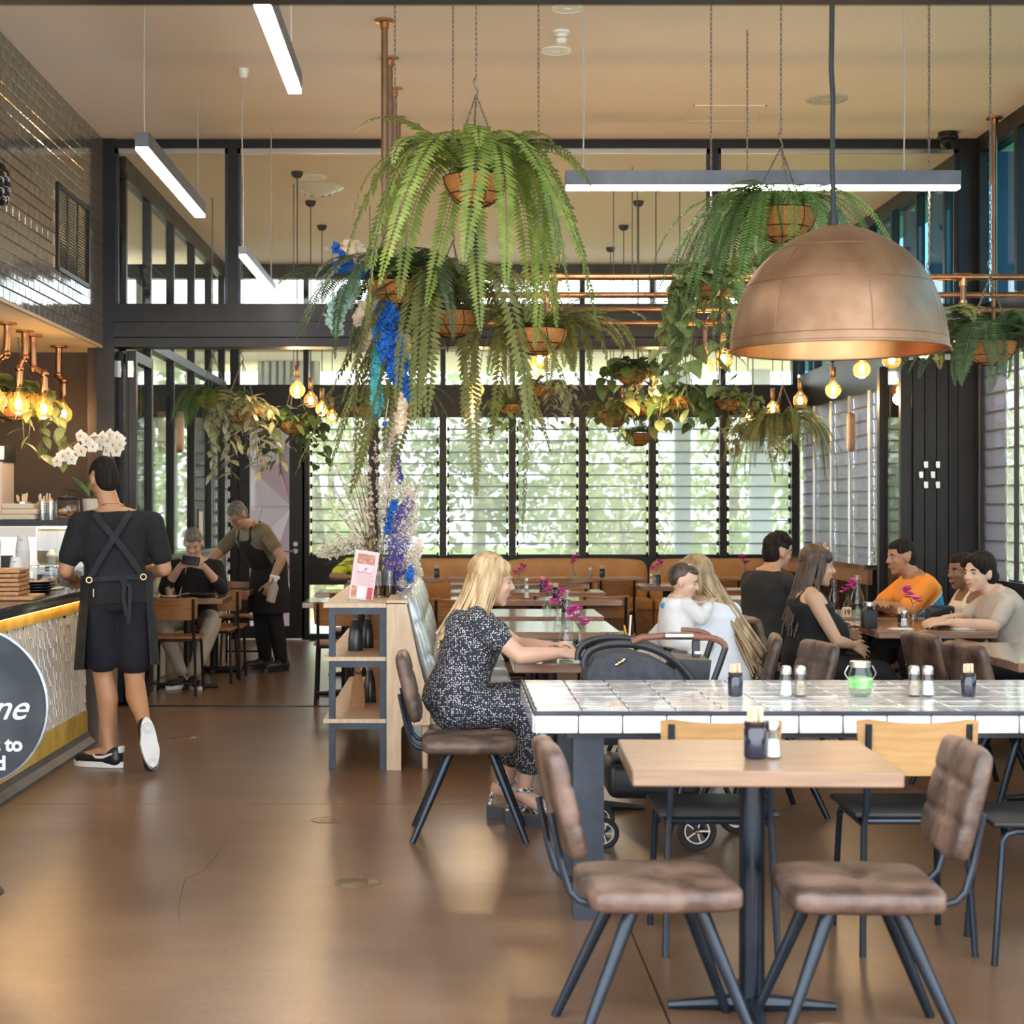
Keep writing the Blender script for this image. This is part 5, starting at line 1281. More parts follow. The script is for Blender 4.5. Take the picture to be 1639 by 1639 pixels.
def person(label, loc, rz, skinc, hairc, J, fem=False, hair='short', top=None, bottom=None, shoes=None, sleeve=.62, vox=.0075, extra=None, build=1.0, head_s=1.0, smile=0, belly=0, tank=False, group=None):
    """J: joints in the person's own frame (x ahead, y left, z up): pelvis, neck, head, hd (where the face looks), sh, el, wr, kn, an, toe as (left, right)"""
    t = thing('person', label, 'person', loc, rz, group)
    sm = skin(skinc[0], skinc[1]); hm = hairc
    V = lambda q: Vector(q)
    pel, neck, head = V(J['pelvis']), V(J['neck']), V(J['head'])
    sp = (neck - pel); up = sp.normalized(); side = Vector((0, 1, 0)); 
    shv = V(J['sh'][0]) - V(J['sh'][1]); side = (shv - up * shv.dot(up)).normalized(); fwd = side.cross(up)
    hw = Vector((0, 1, 0)); hpv = V(J['kn'][0]) - V(J['kn'][1])
    B = build
    def sec(f, rx, ry, dx=0): return (pel + sp * f + fwd * dx, fwd, side, rx, ry)
    sw = shv.length / 2
    secs = [sec(-.16, .07 * B, .09 * B), sec(-.10, .105 * B, .15 * B), sec(.02, .118 * B, .165 * B), sec(.18, .108 * B, .150 * B, .01), sec(.36, .100 * B, (.132 if fem else .142) * B, .015), sec(.55, .112 * B, (.148 if fem else .165) * B, .02), sec(.74, .118 * B, (.160 if fem else .185) * B, .012), sec(.88, .086 * B, sw * .86), sec(.97, .062 * B, sw * .55), sec(1.03, .05 * B, .055)]
    b = MB(); loft(b, secs)
    if fem:
        for s_ in (1, -1): b.ball(pel + sp * .66 + fwd * .085 + side * s_ * .07, (.055, .055, .055), 12, 10)
    if belly: b.ball(pel + sp * .30 + fwd * .10, (belly, belly * .95, belly * 1.1), 16, 12)
    nk = .052 if fem else .060
    cap(b, neck - up * .03, head + (V(J['hd']) * -.02) - Vector((0, 0, .06)), nk * 1.08, nk * .95)
    Mh = frame(J['hd'])
    head_parts(b, head, Mh, head_s, fem)
    ua, ue, fw = (.043, .036, .024) if fem else (.053, .042, .029)
    ua *= B; ue *= B; fw *= B
    for i in (0, 1):
        S_, E_, W_ = V(J['sh'][i]), V(J['el'][i]), V(J['wr'][i])
        mid = S_.lerp(E_, .45)
        limb(b, [S_, mid, E_], [ua * 1.02, ua * .98, ue]); limb(b, [neck - up * .015, neck.lerp(S_, .55) - up * .005, S_], [.050, .046, ua * .95]); limb(b, [E_, E_.lerp(W_, .3), W_], [ue, ue * 1.02, fw])
        hd_ = J.get('hand', [None, None])[i] or {}
        d = V(hd_.get('d', (W_ - E_)))
        hand(b, W_, d, V(hd_.get('n', (0, 0, 1))), hd_.get('side', 1 if i else -1) , hd_.get('curl', .45), hd_.get('spread', .1), .95 if fem else 1.0, hd_.get('thumb', .6))
    lt, lk, lc, la = ((.080, .054, .050, .034) if fem else (.082, .056, .055, .037))
    hips = [pel + side * .088 * B - Vector((0, 0, .03)), pel - side * .088 * B - Vector((0, 0, .03))]
    for i in (0, 1):
        K, A = V(J['kn'][i]), V(J['an'][i]); T = V(J['toe'][i])
        limb(b, [hips[i], hips[i].lerp(K, .5), K], [lt * 1.08 * B, lt * .88 * B, lk * B]); 
        ax = (A - K); bk = Vector((0, 0, 0)); fdir = (T - A); fdir.z = 0
        calf = K.lerp(A, .32) - (fdir.normalized() * .018 if fdir.length > .01 else Vector())
        limb(b, [K, calf, K.lerp(A, .7), A], [lk * .95 * B, lc * 1.08 * B, la * 1.1 * B, la])
        heel = A - (T - A).normalized() * .045 - Vector((0, 0, .045)) if J.get('flat', (1, 1))[i] else A
        cap(b, A - Vector((0, 0, .02)) if J.get('flat', (1, 1))[i] else A, T, .040, .030)
        if J.get('flat', (1, 1))[i]: b.ball(heel, .038, 10, 8)
    link_mesh('body', remesh(b, vox, 5), t).data.materials.append(sm)
    head_children(t, head, Mh, hm, head_s, smile=smile)
    # ---------------- clothes
    def shell(name, fn, m, v=.010, sm_=6):
        q = MB(); fn(q); o = link_mesh(name, remesh(q, v, sm_), t); o.data.materials.append(m); return o
    g_ = .013
    if top is not None:
        def f_top(q):
            lo = 0 if J.get('tuck') else -.04
            ss = [sec(lo - .06, .118 * B + g_, .168 * B + g_), sec(.06, .122 * B + g_, .166 * B + g_), sec(.2, .116 * B + g_, .158 * B + g_, .01), sec(.36, .106 * B + g_, (.138 if fem else .150) * B + g_, .015), sec(.55, .114 * B + g_, (.152 if fem else .17) * B + g_, .02), sec(.74, .119 * B + g_, (.162 if fem else .187) * B + g_, .012), sec(.88, .088 * B + g_, sw * .86 + (.0 if tank else g_)), sec(.965, .062 * B + g_ * .8, sw * .55)]
            loft(q, ss if not tank else ss[:-2] + [sec(.82, .10 * B + g_, sw * .72)])
            if fem:
                for s_ in (1, -1): q.ball(pel + sp * .66 + fwd * .088 + side * s_ * .07, (.062, .062, .062), 12, 10)
            if belly: q.ball(pel + sp * .30 + fwd * .10, (belly + g_, belly * .95 + g_, belly * 1.1 + g_), 16, 12)
            if not tank:
                for i in (0, 1):
                    S_, E_, W_ = V(J['sh'][i]), V(J['el'][i]), V(J['wr'][i])
                    if sleeve <= 1: limb(q, [S_, S_.lerp(E_, sleeve)], [ua * .98 + g_ * .8, ua * .94 + g_ * .95]); limb(q, [neck.lerp(S_, .35) - up * .02, neck.lerp(S_, .6) - up * .008, S_], [.052, .052, ua * .95 + g_ * .8])
                    else: limb(q, [S_, E_], [ua * .98 + g_ * .8, ue + g_ * 1.2]); limb(q, [neck.lerp(S_, .35) - up * .02, neck.lerp(S_, .6) - up * .008, S_], [.052, .052, ua * .95 + g_ * .8]); limb(q, [E_, E_.lerp(W_, sleeve - 1)], [ue + g_ * 1.2, (ue + (fw - ue) * (sleeve - 1)) + g_])
            else:
                for s_ in (1, -1):
                    a_ = pel + sp * .80 + side * s_ * .085; limb(q, [a_ + fwd * .10, a_ + up * .10 + side * s_ * .0 , a_ - fwd * .09], [.017, .017, .017])
        shell('top', f_top, top)
    if bottom is not None:
        bm_, blen, bw = bottom
        def f_bot(q):
            loft(q, [sec(-.17, .085 * B + g_, .11 * B + g_), sec(-.10, .110 * B + g_, .158 * B + g_), sec(.02, .120 * B + g_ * .8, .168 * B + g_ * .8), sec(.12, .112 * B + g_ * .7, .160 * B + g_ * .7)])
            for i in (0, 1):
                K, A = V(J['kn'][i]), V(J['an'][i])
                if blen <= 1: limb(q, [hips[i], hips[i].lerp(K, blen)], [lt * 1.1 * B + g_, lt * .85 * B + g_ * bw])
                else:
                    limb(q, [hips[i], hips[i].lerp(K, .5), K], [lt * 1.1 * B + g_, lt * .9 * B + g_, lk * B + g_ * bw])
                    limb(q, [K, K.lerp(A, (blen - 1) * .5), K.lerp(A, blen - 1)], [lk * B + g_ * bw, lc * B + g_ * bw, la + g_ * (bw + .4)])
        shell('trousers' if blen > 1 else 'shorts', f_bot, bm_)
    if shoes is not None:
        upm, solem = shoes
        for i in (0, 1):
            A, T = V(J['an'][i]), V(J['toe'][i]); d = (T - A); flat = J.get('flat', (1, 1))[i]
            q = MB()
            if flat:
                fd = Vector((d.x, d.y, 0)).normalized(); hb_ = Vector((A.x, A.y, .05)) - fd * .045; tb = Vector((A.x, A.y, .042)) + fd * .175
                cap(q, hb_, tb, .047, .040); cap(q, hb_ + Vector((0, 0, .03)), hb_ + fd * .10 + Vector((0, 0, .018)), .040, .038)
                cap(q, hb_ + fd * .05 , tb - fd * .03 + fd.cross(Vector((0, 0, 1))) * .012, .044, .040)
                o = link_mesh('shoe', remesh(q, .008, 4), t); o.data.materials.append(upm)
                s_ = fd.cross(Vector((0, 0, 1)))
                pl = []
                for k in range(20):
                    a = 2 * pi * k / 20; x = cos(a); pl.append((Vector((A.x, A.y, 0)) + fd * (.065 + .160 * x) + s_ * (.052 - .008 * (x < 0)) * sin(a)))
                zb = min(0, A.z - .09)
                qq = MB(); qq.v = [(p.x, p.y, .002) for p in pl] + [(p.x, p.y, .034) for p in pl]; qq.f = [tuple(range(20))[::-1], tuple(range(20, 40))] + [(k, (k + 1) % 20, 20 + (k + 1) % 20, 20 + k) for k in range(20)]; qq.m = [0] * len(qq.f)
                qq.build('sole', solem, o)
            else:
                fd = d.normalized(); n_ = J['sole_n']; n_ = Vector(n_); n_ = (n_ - fd * n_.dot(fd)).normalized(); s_ = fd.cross(n_)
                hb_ = A - fd * .05 - n_ * -.0; cap(q, hb_, A + fd * .17, .046, .040); cap(q, hb_ - n_ * .03, A + fd * .06 - n_ * .02, .040, .036)
                o = link_mesh('shoe', remesh(q, .008, 4), t); o.data.materials.append(upm)
                pl = []
                for k in range(20):
                    a = 2 * pi * k / 20; x = cos(a); pl.append(A + fd * (.05 + .142 * x) + s_ * (.052 - .008 * (x < 0)) * sin(a))
                qq = MB(); qq.v = [tuple(p + n_ * .026) for p in pl] + [tuple(p + n_ * .052) for p in pl]; qq.f = [tuple(range(20))[::-1], tuple(range(20, 40))] + [(k, (k + 1) % 20, 20 + (k + 1) % 20, 20 + k) for k in range(20)]; qq.m = [0] * len(qq.f)
                so = qq.build('sole', solem, o)
                for rr_, c_ in ((.03, .15), (.018, .15), (.028, -.05), (.016, -.05)):
                    cc = A + fd * (.06 + c_ - .04) + n_ * .0525
                    MB().tube([cc + fd * rr_ * cos(a) + s_ * rr_ * sin(a) for a in [2 * pi * k / 16 for k in range(16)]], .0016, 4, closed=True).build('tread_ring', M_grey_tread, so)
    # ---------------- hair
    def HP(x, y, z): return head + Mh @ (Vector((x, y, z)) * head_s)
    def HE(q, c, r): q.ball(HP(*c), [k * head_s for k in r], 18, 12, M=Mh)
    def f_hair(q):
        if hair in ('short', 'fade', 'curly'):
            HE(q, (-.026, 0, .052), (.094, .076, .082)); HE(q, (-.05, 0, .0), (.064, .0745, .095)); HE(q, (.025, 0, .082), (.062, .062, .042))
            for y in (-1, 1): HE(q, (-.004, y * .044, .040), (.062, .033, .046))
            if hair == 'curly':
                rg = random.Random(3)
                for i in range(60):
                    a, z = rg.uniform(-1.9, 1.9), rg.uniform(.3, 1.3); HE(q, (-.01 + .095 * cos(a) * cos(z), .078 * sin(a) * cos(z), .05 + .085 * sin(z)), (.022, .022, .022))
        elif hair == 'crop':
            for y in (-1, 1): HE(q, (-.004, y * .044, .040), (.062, .033, .046))
            HE(q, (-.020, 0, .046), (.093, .0755, .082)); HE(q, (-.046, 0, .005), (.068, .0735, .090)); HE(q, (-.05, 0, -.035), (.054, .062, .060)); HE(q, (.02, 0, .07), (.062, .060, .045))
        elif hair in ('long', 'bun'):
            HE(q, (-.028, 0, .045), (.096, .084, .092)); HE(q, (-.052, 0, -.01), (.062, .084, .10)); HE(q, (.018, .042, .060), (.062, .042, .05)); HE(q, (.018, -.042, .060), (.062, .042, .05))
            if hair == 'bun':
                for y in (-1, 1): HE(q, (-.004, y * .052, .030), (.062, .030, .052))
                HE(q, (.036, .040, .066), (.050, .038, .040)); HE(q, (.036, -.040, .066), (.050, .038, .040)); HE(q, (.02, 0, .080), (.062, .05, .040))
                HE(q, (-.118, 0, -.03), (.038, .042, .042)); HE(q, (-.10, 0, -.02), (.04, .04, .04))
    ho = shell('hair', f_hair, hm, .006 if hair == 'curly' else .007, 3)
    if extra: extra(t, dict(pel=pel, neck=neck, head=head, up=up, fwd=fwd, side=side, sp=sp, sec=sec, Mh=Mh, HP=HP, shell=shell, sw=sw, J=J, B=B, V=V))
    return t
def sheet(b, secs, a0, a1, n=24, th=.006):
    """open curved sheet wrapped around sections, from angle a0 to a1 (0 is straight ahead)"""
    k = len(secs); m = n + 1
    for o in (0, th):
        for c, f, s, rx, ry in secs:
            for j in range(m):
                a = a0 + (a1 - a0) * j / n; b.v.append(tuple(Vector(c) + f * ((rx + o) * cos(a)) + s * ((ry + o) * sin(a))))
    K = k * m
    for o in (0, 1):
        for i in range(k - 1):
            for j in range(n):
                q = (o * K + i * m + j, o * K + i * m + j + 1, o * K + (i + 1) * m + j + 1, o * K + (i + 1) * m + j); b.f.append(q if o else q[::-1]); b.m.append(0)
    ring = [j for j in range(n)] + [i * m + n for i in range(k - 1)] + [(k - 1) * m + n - j for j in range(n)] + [(k - 1 - i) * m for i in range(k - 1)]
    for p, q in zip(ring, ring[1:] + ring[:1]): b.f.append((p, q, K + q, K + p)); b.m.append(0)
def strand_hair(name, par, root_pts, seeds, mat_, n=10, r=.010):
    b = MB()
    for p in root_pts: b.tube(p, [r * (.9 + .3 * sin(q)) * (1 - .55 * q / (len(p) - 1)) for q in range(len(p))], 6)
    return b.build(name, mat_, par, smooth=80)

M_grey_tread = pm('grey_tread', (.45, .45, .43), rough=.6)
M_hb = pm('dark_hair', (.007, .005, .0045), (.022, .016, .013), 60, .75, stretch=(1, 1, .2), spec=.2, bump=.5, bscale=90)
M_hbr = pm('brown_hair', (.035, .02, .013), (.09, .055, .035), 40, .45, stretch=(1, 1, .15))
M_hgrey = pm('grey_hair', (.07, .06, .055), (.22, .20, .18), 80, .6)
M_hblond = pm('blonde_hair', (.34, .21, .09), (.68, .50, .28), 30, .42, stretch=(1, 1, .12))
M_hdb = pm('ash_blonde_hair', (.22, .13, .06), (.50, .36, .20), 30, .42, stretch=(1, 1, .12))
M_tee = pm('black_tee', (.007, .0065, .008), (.012, .011, .0135), 12, .9, bump=.3, bscale=14)
M_apron = pm('charcoal_apron', (.011, .0125, .015), (.019, .021, .024), 14, .85, bump=.2, bscale=20)
M_navy2 = pm('navy_shorts', (.006, .007, .012), (.010, .011, .018), 14, .9, bump=.3, bscale=14)
M_khaki = pm('khaki_trouser', (.40, .35, .27), (.50, .45, .36), 9, .85, bump=.2, bscale=14)
M_olive = pm('olive_tee', (.15, .12, .075), (.20, .165, .11), 9, .85, bump=.25, bscale=12)
M_blk = pm('black_cloth', (.004, .004, .005), (.008, .008, .010), 9, .85, bump=.2, bscale=14)
M_whiteshirt = pm('white_shirt', (.70, .71, .74), (.80, .81, .84), 6, .8, bump=.35, bscale=9)
M_beige = pm('beige_tee', (.42, .36, .30), (.50, .44, .37), 6, .85, bump=.3, bscale=9)
M_grey_tee = pm('charcoal_tee', (.014, .0135, .015), (.023, .022, .024), 9, .9, bump=.3, bscale=10)
M_orange = pm('orange_shirt', (.80, .25, .025), (.88, .32, .05), 6, .8)
M_cyan = pm('cyan_shirt', (.02, .27, .50), (.03, .33, .58), 6, .8)
M_hiviz = pm('hiviz_yellow', (.62, .72, .05), (.70, .80, .10), 6, .8)
M_tank = pm('cream_tank', (.70, .62, .50), (.78, .70, .58), 6, .85)
M_sole = pm('white_sole', (.78, .78, .76), (.84, .84, .82), 6, .6)
M_bshoe = pm('black_shoe', (.012, .012, .014), (.02, .02, .024), 9, .35)
M_dress = pm('dotted_dress', (.02, .022, .032), rough=.8)
def _dots():
    t = M_dress.node_tree; n = t.nodes; l = t.links; b = n['Principled BSDF']
    tc = n.new('ShaderNodeTexCoord'); vo = n.new('ShaderNodeTexVoronoi'); vo.inputs['Scale'].default_value = 100; vo.inputs['Randomness'].default_value = .65
    l.new(tc.outputs['Object'], vo.inputs['Vector']); r = n.new('ShaderNodeValToRGB')
    r.color_ramp.elements[0].position = .26; r.color_ramp.elements[0].color = (.72, .68, .66, 1); r.color_ramp.elements[1].position = .37; r.color_ramp.elements[1].color = (.020, .022, .034, 1)
    l.new(vo.outputs['Distance'], r.inputs[0]); l.new(r.outputs[0], b.inputs['Base Color'])
_dots()
def _split(m1, name):
    """orange shirt with a cyan lower back: colour by height and depth of the cloth itself"""
    m = pm(name, (.85, .28, .03), rough=.8); t = m.node_tree; n = t.nodes; l = t.links; b = n['Principled BSDF']
    tc = n.new('ShaderNodeTexCoord'); s = n.new('ShaderNodeSeparateXYZ'); l.new(tc.outputs['Object'], s.inputs[0])
    a = n.new('ShaderNodeMath'); a.operation = 'MULTIPLY_ADD'; a.inputs[1].default_value = .9; a.inputs[2].default_value = .0; l.new(s.outputs['X'], a.inputs[0])
    c = n.new('ShaderNodeMath'); c.operation = 'ADD'; l.new(a.outputs[0], c.inputs[0]); l.new(s.outputs['Z'], c.inputs[1])
    r = n.new('ShaderNodeValToRGB'); r.color_ramp.interpolation = 'CONSTANT'; r.color_ramp.elements[0].color = (.80, .26, .03, 1)
    e = r.color_ramp.elements; e[1].position = .45; e[1].color = (.025, .30, .55, 1); x = e.new(.905); x.color = (.85, .72, .6, 1); y = e.new(.92); y.color = (.85, .29, .035, 1)
    l.new(c.outputs[0], r.inputs[0]); l.new(r.outputs[0], b.inputs['Base Color']); return m
LEATHER_STRAP = pm('strap_black', (.01, .01, .012), rough=.5)

# ---- standing waiter seen from behind
def ex_A(t, k):
    sec = k['sec']; f, s, up = k['fwd'], k['side'], k['up']
    b = MB(); low = [(k['pel'] + Vector((0, 0, z)) + f * .01, f, s, .150 + a, .20 + a) for z, a in ((-.40, .035), (-.2, .02), (0, .0), (.13, -.005))]
    sheet(b, low, -2.25, 2.25, 30); b.build('apron', M_apron, t, smooth=60)
    b = MB(); hi = [sec(.20, .135, .180), sec(.40, .128, .172), sec(.60, .140, .19, .015), sec(.75, .142, .195, .01)]
    sheet(b, hi, -1.2, 1.2, 24); b.build('apron_bib', M_apron, t, smooth=60)
    def strap(pts, w, nm):
        q = MB()
        for i in range(len(pts)):
            pass
        a = [Vector(p) for p in pts]; L = []; Rr = []
        for i in range(len(a)):
            tt = (a[min(i + 1, len(a) - 1)] - a[max(i - 1, 0)]).normalized(); sd = tt.cross(-f).normalized() * w / 2; L.append(a[i] + sd); Rr.append(a[i] - sd)
        n = len(a); q.v = [tuple(p) for p in L + Rr] + [tuple(p - f * .006) for p in L + Rr]
        for i in range(n - 1): q.f += [(i, i + 1, n + i + 1, n + i), (2 * n + i + 1, 2 * n + i, 3 * n + i, 3 * n + i + 1), (i, 2 * n + i, 2 * n + i + 1, i + 1), (n + i + 1, 3 * n + i + 1, 3 * n + i, n + i)]
        q.m = [0] * len(q.f); return q.build(nm, M_apron, t, smooth=0)
    def bk(fr, w, out=.0):   # a point on the back at height fraction fr, offset w to the left
        rx = {0.0: .140, .2: .135, .4: .128, .6: .136, .8: .134, .95: .10}[min((0.0, .2, .4, .6, .8, .95), key=lambda q: abs(q - fr))] + .014
        ry = .20; e = max(.2, 1 - (w / ry) ** 2) ** .5
        return k['pel'] + k['sp'] * fr - f * (rx * e + out) + s * w
    strap([bk(.95, .10), bk(.8, .055), bk(.6, -.02), bk(.4, -.09), bk(.2, -.15)], .034, 'strap')
    strap([bk(.95, -.10), bk(.8, -.05, .006), bk(.6, .02, .006), bk(.4, .09), bk(.2, .15)], .034, 'strap')
    strap([bk(.2, .17), bk(.2, .09), bk(.2, 0), bk(.2, -.09), bk(.2, -.17)], .028, 'waist_tie')
    strap([bk(.2, -.02, .01), bk(.1, -.04, .014), bk(0, -.03, .02), bk(-.0, -.05, .024) - Vector((0, 0, .12))], .02, 'tie_end')
    strap([bk(.2, -.03, .01), bk(.1, -.07, .014), bk(0, -.07, .02), bk(0, -.06, .024) - Vector((0, 0, .16))], .02, 'tie_end')
    MB().rbox(bk(.05, .13, .012), (.03, .006, .045), .002, 1).build('care_tag', M_whitep, t)
    for w in (.15, -.15): MB().tube([bk(.2, w, .008) + up * .016 * sin(a) + s * .016 * cos(a) for a in [2 * pi * q / 12 for q in range(12)]], .004, 5, closed=True).build('eyelet', M_copper, t)
    nb = k['neck']; MB().tube([nb + f * .065 * cos(a) + s * .07 * sin(a) + up * (.01 - .02 * cos(a)) for a in [2 * pi * q / 24 for q in range(24)]], .0025, 5, closed=True).build('necklace', pm('gold', (.8, .55, .2), rough=.3, metal=1), t)
    w = k['V'](k['J']['wr'][0]); MB().lathe([(.033, -.012), (.036, -.01), (.036, .01), (.033, .012)], 16, w).build('watch', M_black, t)
    # white flash on the shoes
    A = k['V'](k['J']['an'][0]); T = k['V'](k['J']['toe'][0]); fd = Vector((T.x - A.x, T.y - A.y, 0)).normalized(); sd = fd.cross(Vector((0, 0, 1)))
    for sg in (1, -1):
        c = Vector((A.x, A.y, 0)) + sd * sg * .0475
        MB().tube([c - fd * .05 + Vector((0, 0, .085)), c + fd * .01 + Vector((0, 0, .062)), c + fd * .055 + Vector((0, 0, .060)), c + fd * .075 + Vector((0, 0, .075))], [.005, .009, .008, .003], 6).build('shoe_flash', M_sole, t)
    MB().rbox(Vector((A.x, A.y, .105)) - fd * .082, (.02, .05, .04), .008, 2, rz=math.atan2(fd.y, fd.x)).build('heel_tab', M_sole, t)
JA = dict(pelvis=(0, 0, .97), neck=(.045, .025, 1.47), head=(.085, .075, 1.645), hd=(.86, .42, -.30),
          sh=((.03, .205, 1.395), (.03, -.205, 1.395)), el=((.03, .285, 1.12), (.05, -.27, 1.125)), wr=((.27, .25, 1.075), (.28, -.16, 1.10)),
          kn=((.05, .075, .52), (.02, -.10, .50)), an=((.015, .045, .105), (-.24, -.155, .215)), toe=((.10, .185, .05), (-.27, -.175, .07)), flat=(1, 0), sole_n=(-1, -.25, -.25),
          hand=[dict(d=(.8, -.2, -.3), n=(0, .3, 1)), dict(d=(.8, .4, -.2), n=(0, 0, 1))])
person('waiter in black tee, crossed apron straps and shorts, seen from behind at the counter', (-1.915, 9.43, 0), R(103), ('tan', (.47, .235, .125)), M_hb, JA, hair='crop', top=M_tee, bottom=(M_navy2, .74, 2.2), shoes=(M_bshoe, M_sole), sleeve=.72, extra=ex_A, build=1.05)

# ---- man with the phone
def ex_B(t, k):
    ph = MB().rbox((.30, .0, 1.045), (.012, .15, .075), .006, 2).build('x', M_black, None); bpy.data.objects.remove(ph)
    MB().tube([k['head'] + Vector((.06, -.03, -.12)), Vector((.22, -.06, .95)), Vector((.20, -.10, .80)), Vector((.16, -.16, .62))], .003, 5).build('hood_cord', M_white, t)
JB = dict(pelvis=(0, 0, .57), neck=(.13, 0, 1.055), head=(.20, 0, 1.185), hd=(.85, .0, -.55),
          sh=((.11, .19, .985), (.11, -.19, .985)), el=((.20, .245, .80), (.22, -.235, .80)), wr=((.38, .115, .995), (.37, -.075, 1.0)),
          kn=((.42, .19, .52), (.42, -.22, .52)), an=((.52, .04, .10), (.50, -.02, .10)), toe=((.62, .10, .04), (.62, -.10, .04)),
          hand=[dict(d=(.1, -1, .35), n=(.9, .2, .4), curl=.55), dict(d=(.1, 1, .4), n=(.9, -.2, .4), curl=.4)])
person('man in black hoodie and khaki trousers photographing his table with a phone', (PX(315, 14.12), 14.12, 0), R(-90), ('fair', (.56, .34, .235)), M_hgrey, JB, hair='crop', top=M_blk, bottom=(M_khaki, 1.9, 1.6), shoes=(M_bshoe, M_sole), sleeve=1.35, extra=ex_B)
ph = tag(MB().rbox((0, 0, 0), (.15, .011, .075), .005, 2).build('phone', M_black, None, (PX(306, 13.72), 13.70, 1.045), (R(-12), R(8), 0)), 'black phone held up by the man in the hoodie', 'phone')
MB().rbox((.05, -.008, .012), (.03, .006, .03), .004, 2).build('camera_bump', M_bshoe, ph)

# ---- bending waiter
def ex_C(t, k):
    sec = k['sec']; f, s = k['fwd'], k['side']; pel = k['pel']
    b = MB(); low = [(pel + Vector((0, 0, z)) + Vector((.01, 0, 0)), Vector((1, 0, 0)), Vector((0, 1, 0)), .150 + a, .20 + a) for z, a in ((-.40, .03), (-.2, .02), (0, .0), (.08, -.005))]
    sheet(b, low, -2.1, 2.1, 30); b.build('apron', M_blk, t, smooth=60)
    b = MB(); sheet(b, [sec(.10, .145, .19), sec(.30, .140, .182, .01), sec(.55, .145, .185, .02), sec(.80, .138, .16, .012)], -1.05, 1.05, 24); b.build('apron_bib', M_blk, t, smooth=60)
    for w in (1, -1):
        b = MB(); b.tube([k['pel'] + k['sp'] * .80 + f * .13 + s * w * .09, k['pel'] + k['sp'] * .97 + f * .05 + s * w * .075, k['pel'] + k['sp'] * .95 - f * .07 + s * w * .07], .012, 6); b.build('strap', M_blk, t)
    HP = k['HP']
    for y in (-1, 1):
        MB().tube([HP(.100 + .0 * a, y * .033 + .022 * cos(a), .002 + .017 * sin(a)) for a in [2 * pi * q / 16 for q in range(16)]], .0018, 5, closed=True).build('glasses_rim', M_black, t)
        MB().tube([HP(.098, y * .055, .006), HP(.0, y * .080, .006)], .0018, 5).build('glasses_arm', M_black, t)
JC = dict(pelvis=(0, 0, .93), neck=(.24, .02, 1.34), head=(.385, .06, 1.415), hd=(.70, .20, -.60),
          sh=((.19, .20, 1.275), (.23, -.185, 1.26)), el=((.12, .39, 1.03), (.46, -.25, 1.02)), wr=((.20, .34, .82), (.60, -.16, .80)),
          kn=((.03, .12, .50), (.04, -.10, .50)), an=((-.03, .14, .09), (-.02, -.12, .09)), toe=((.07, .16, .04), (.08, -.14, .04)),
          hand=[dict(d=(.25, -.15, -.8), n=(.3, 1, .1), curl=.75), dict(d=(.7, .1, -.3), n=(0, 0, 1))])
person('waiter in olive tee and black apron bending to wipe a table', (PX(432, 15.1), 15.15, 0), R(218), ('olive', (.42, .235, .15)), M_hgrey, JC, hair='crop', top=M_olive, bottom=(M_blk, 1.95, 1.5), shoes=(M_bshoe, M_bshoe), sleeve=.6, extra=ex_C, build=1.04)

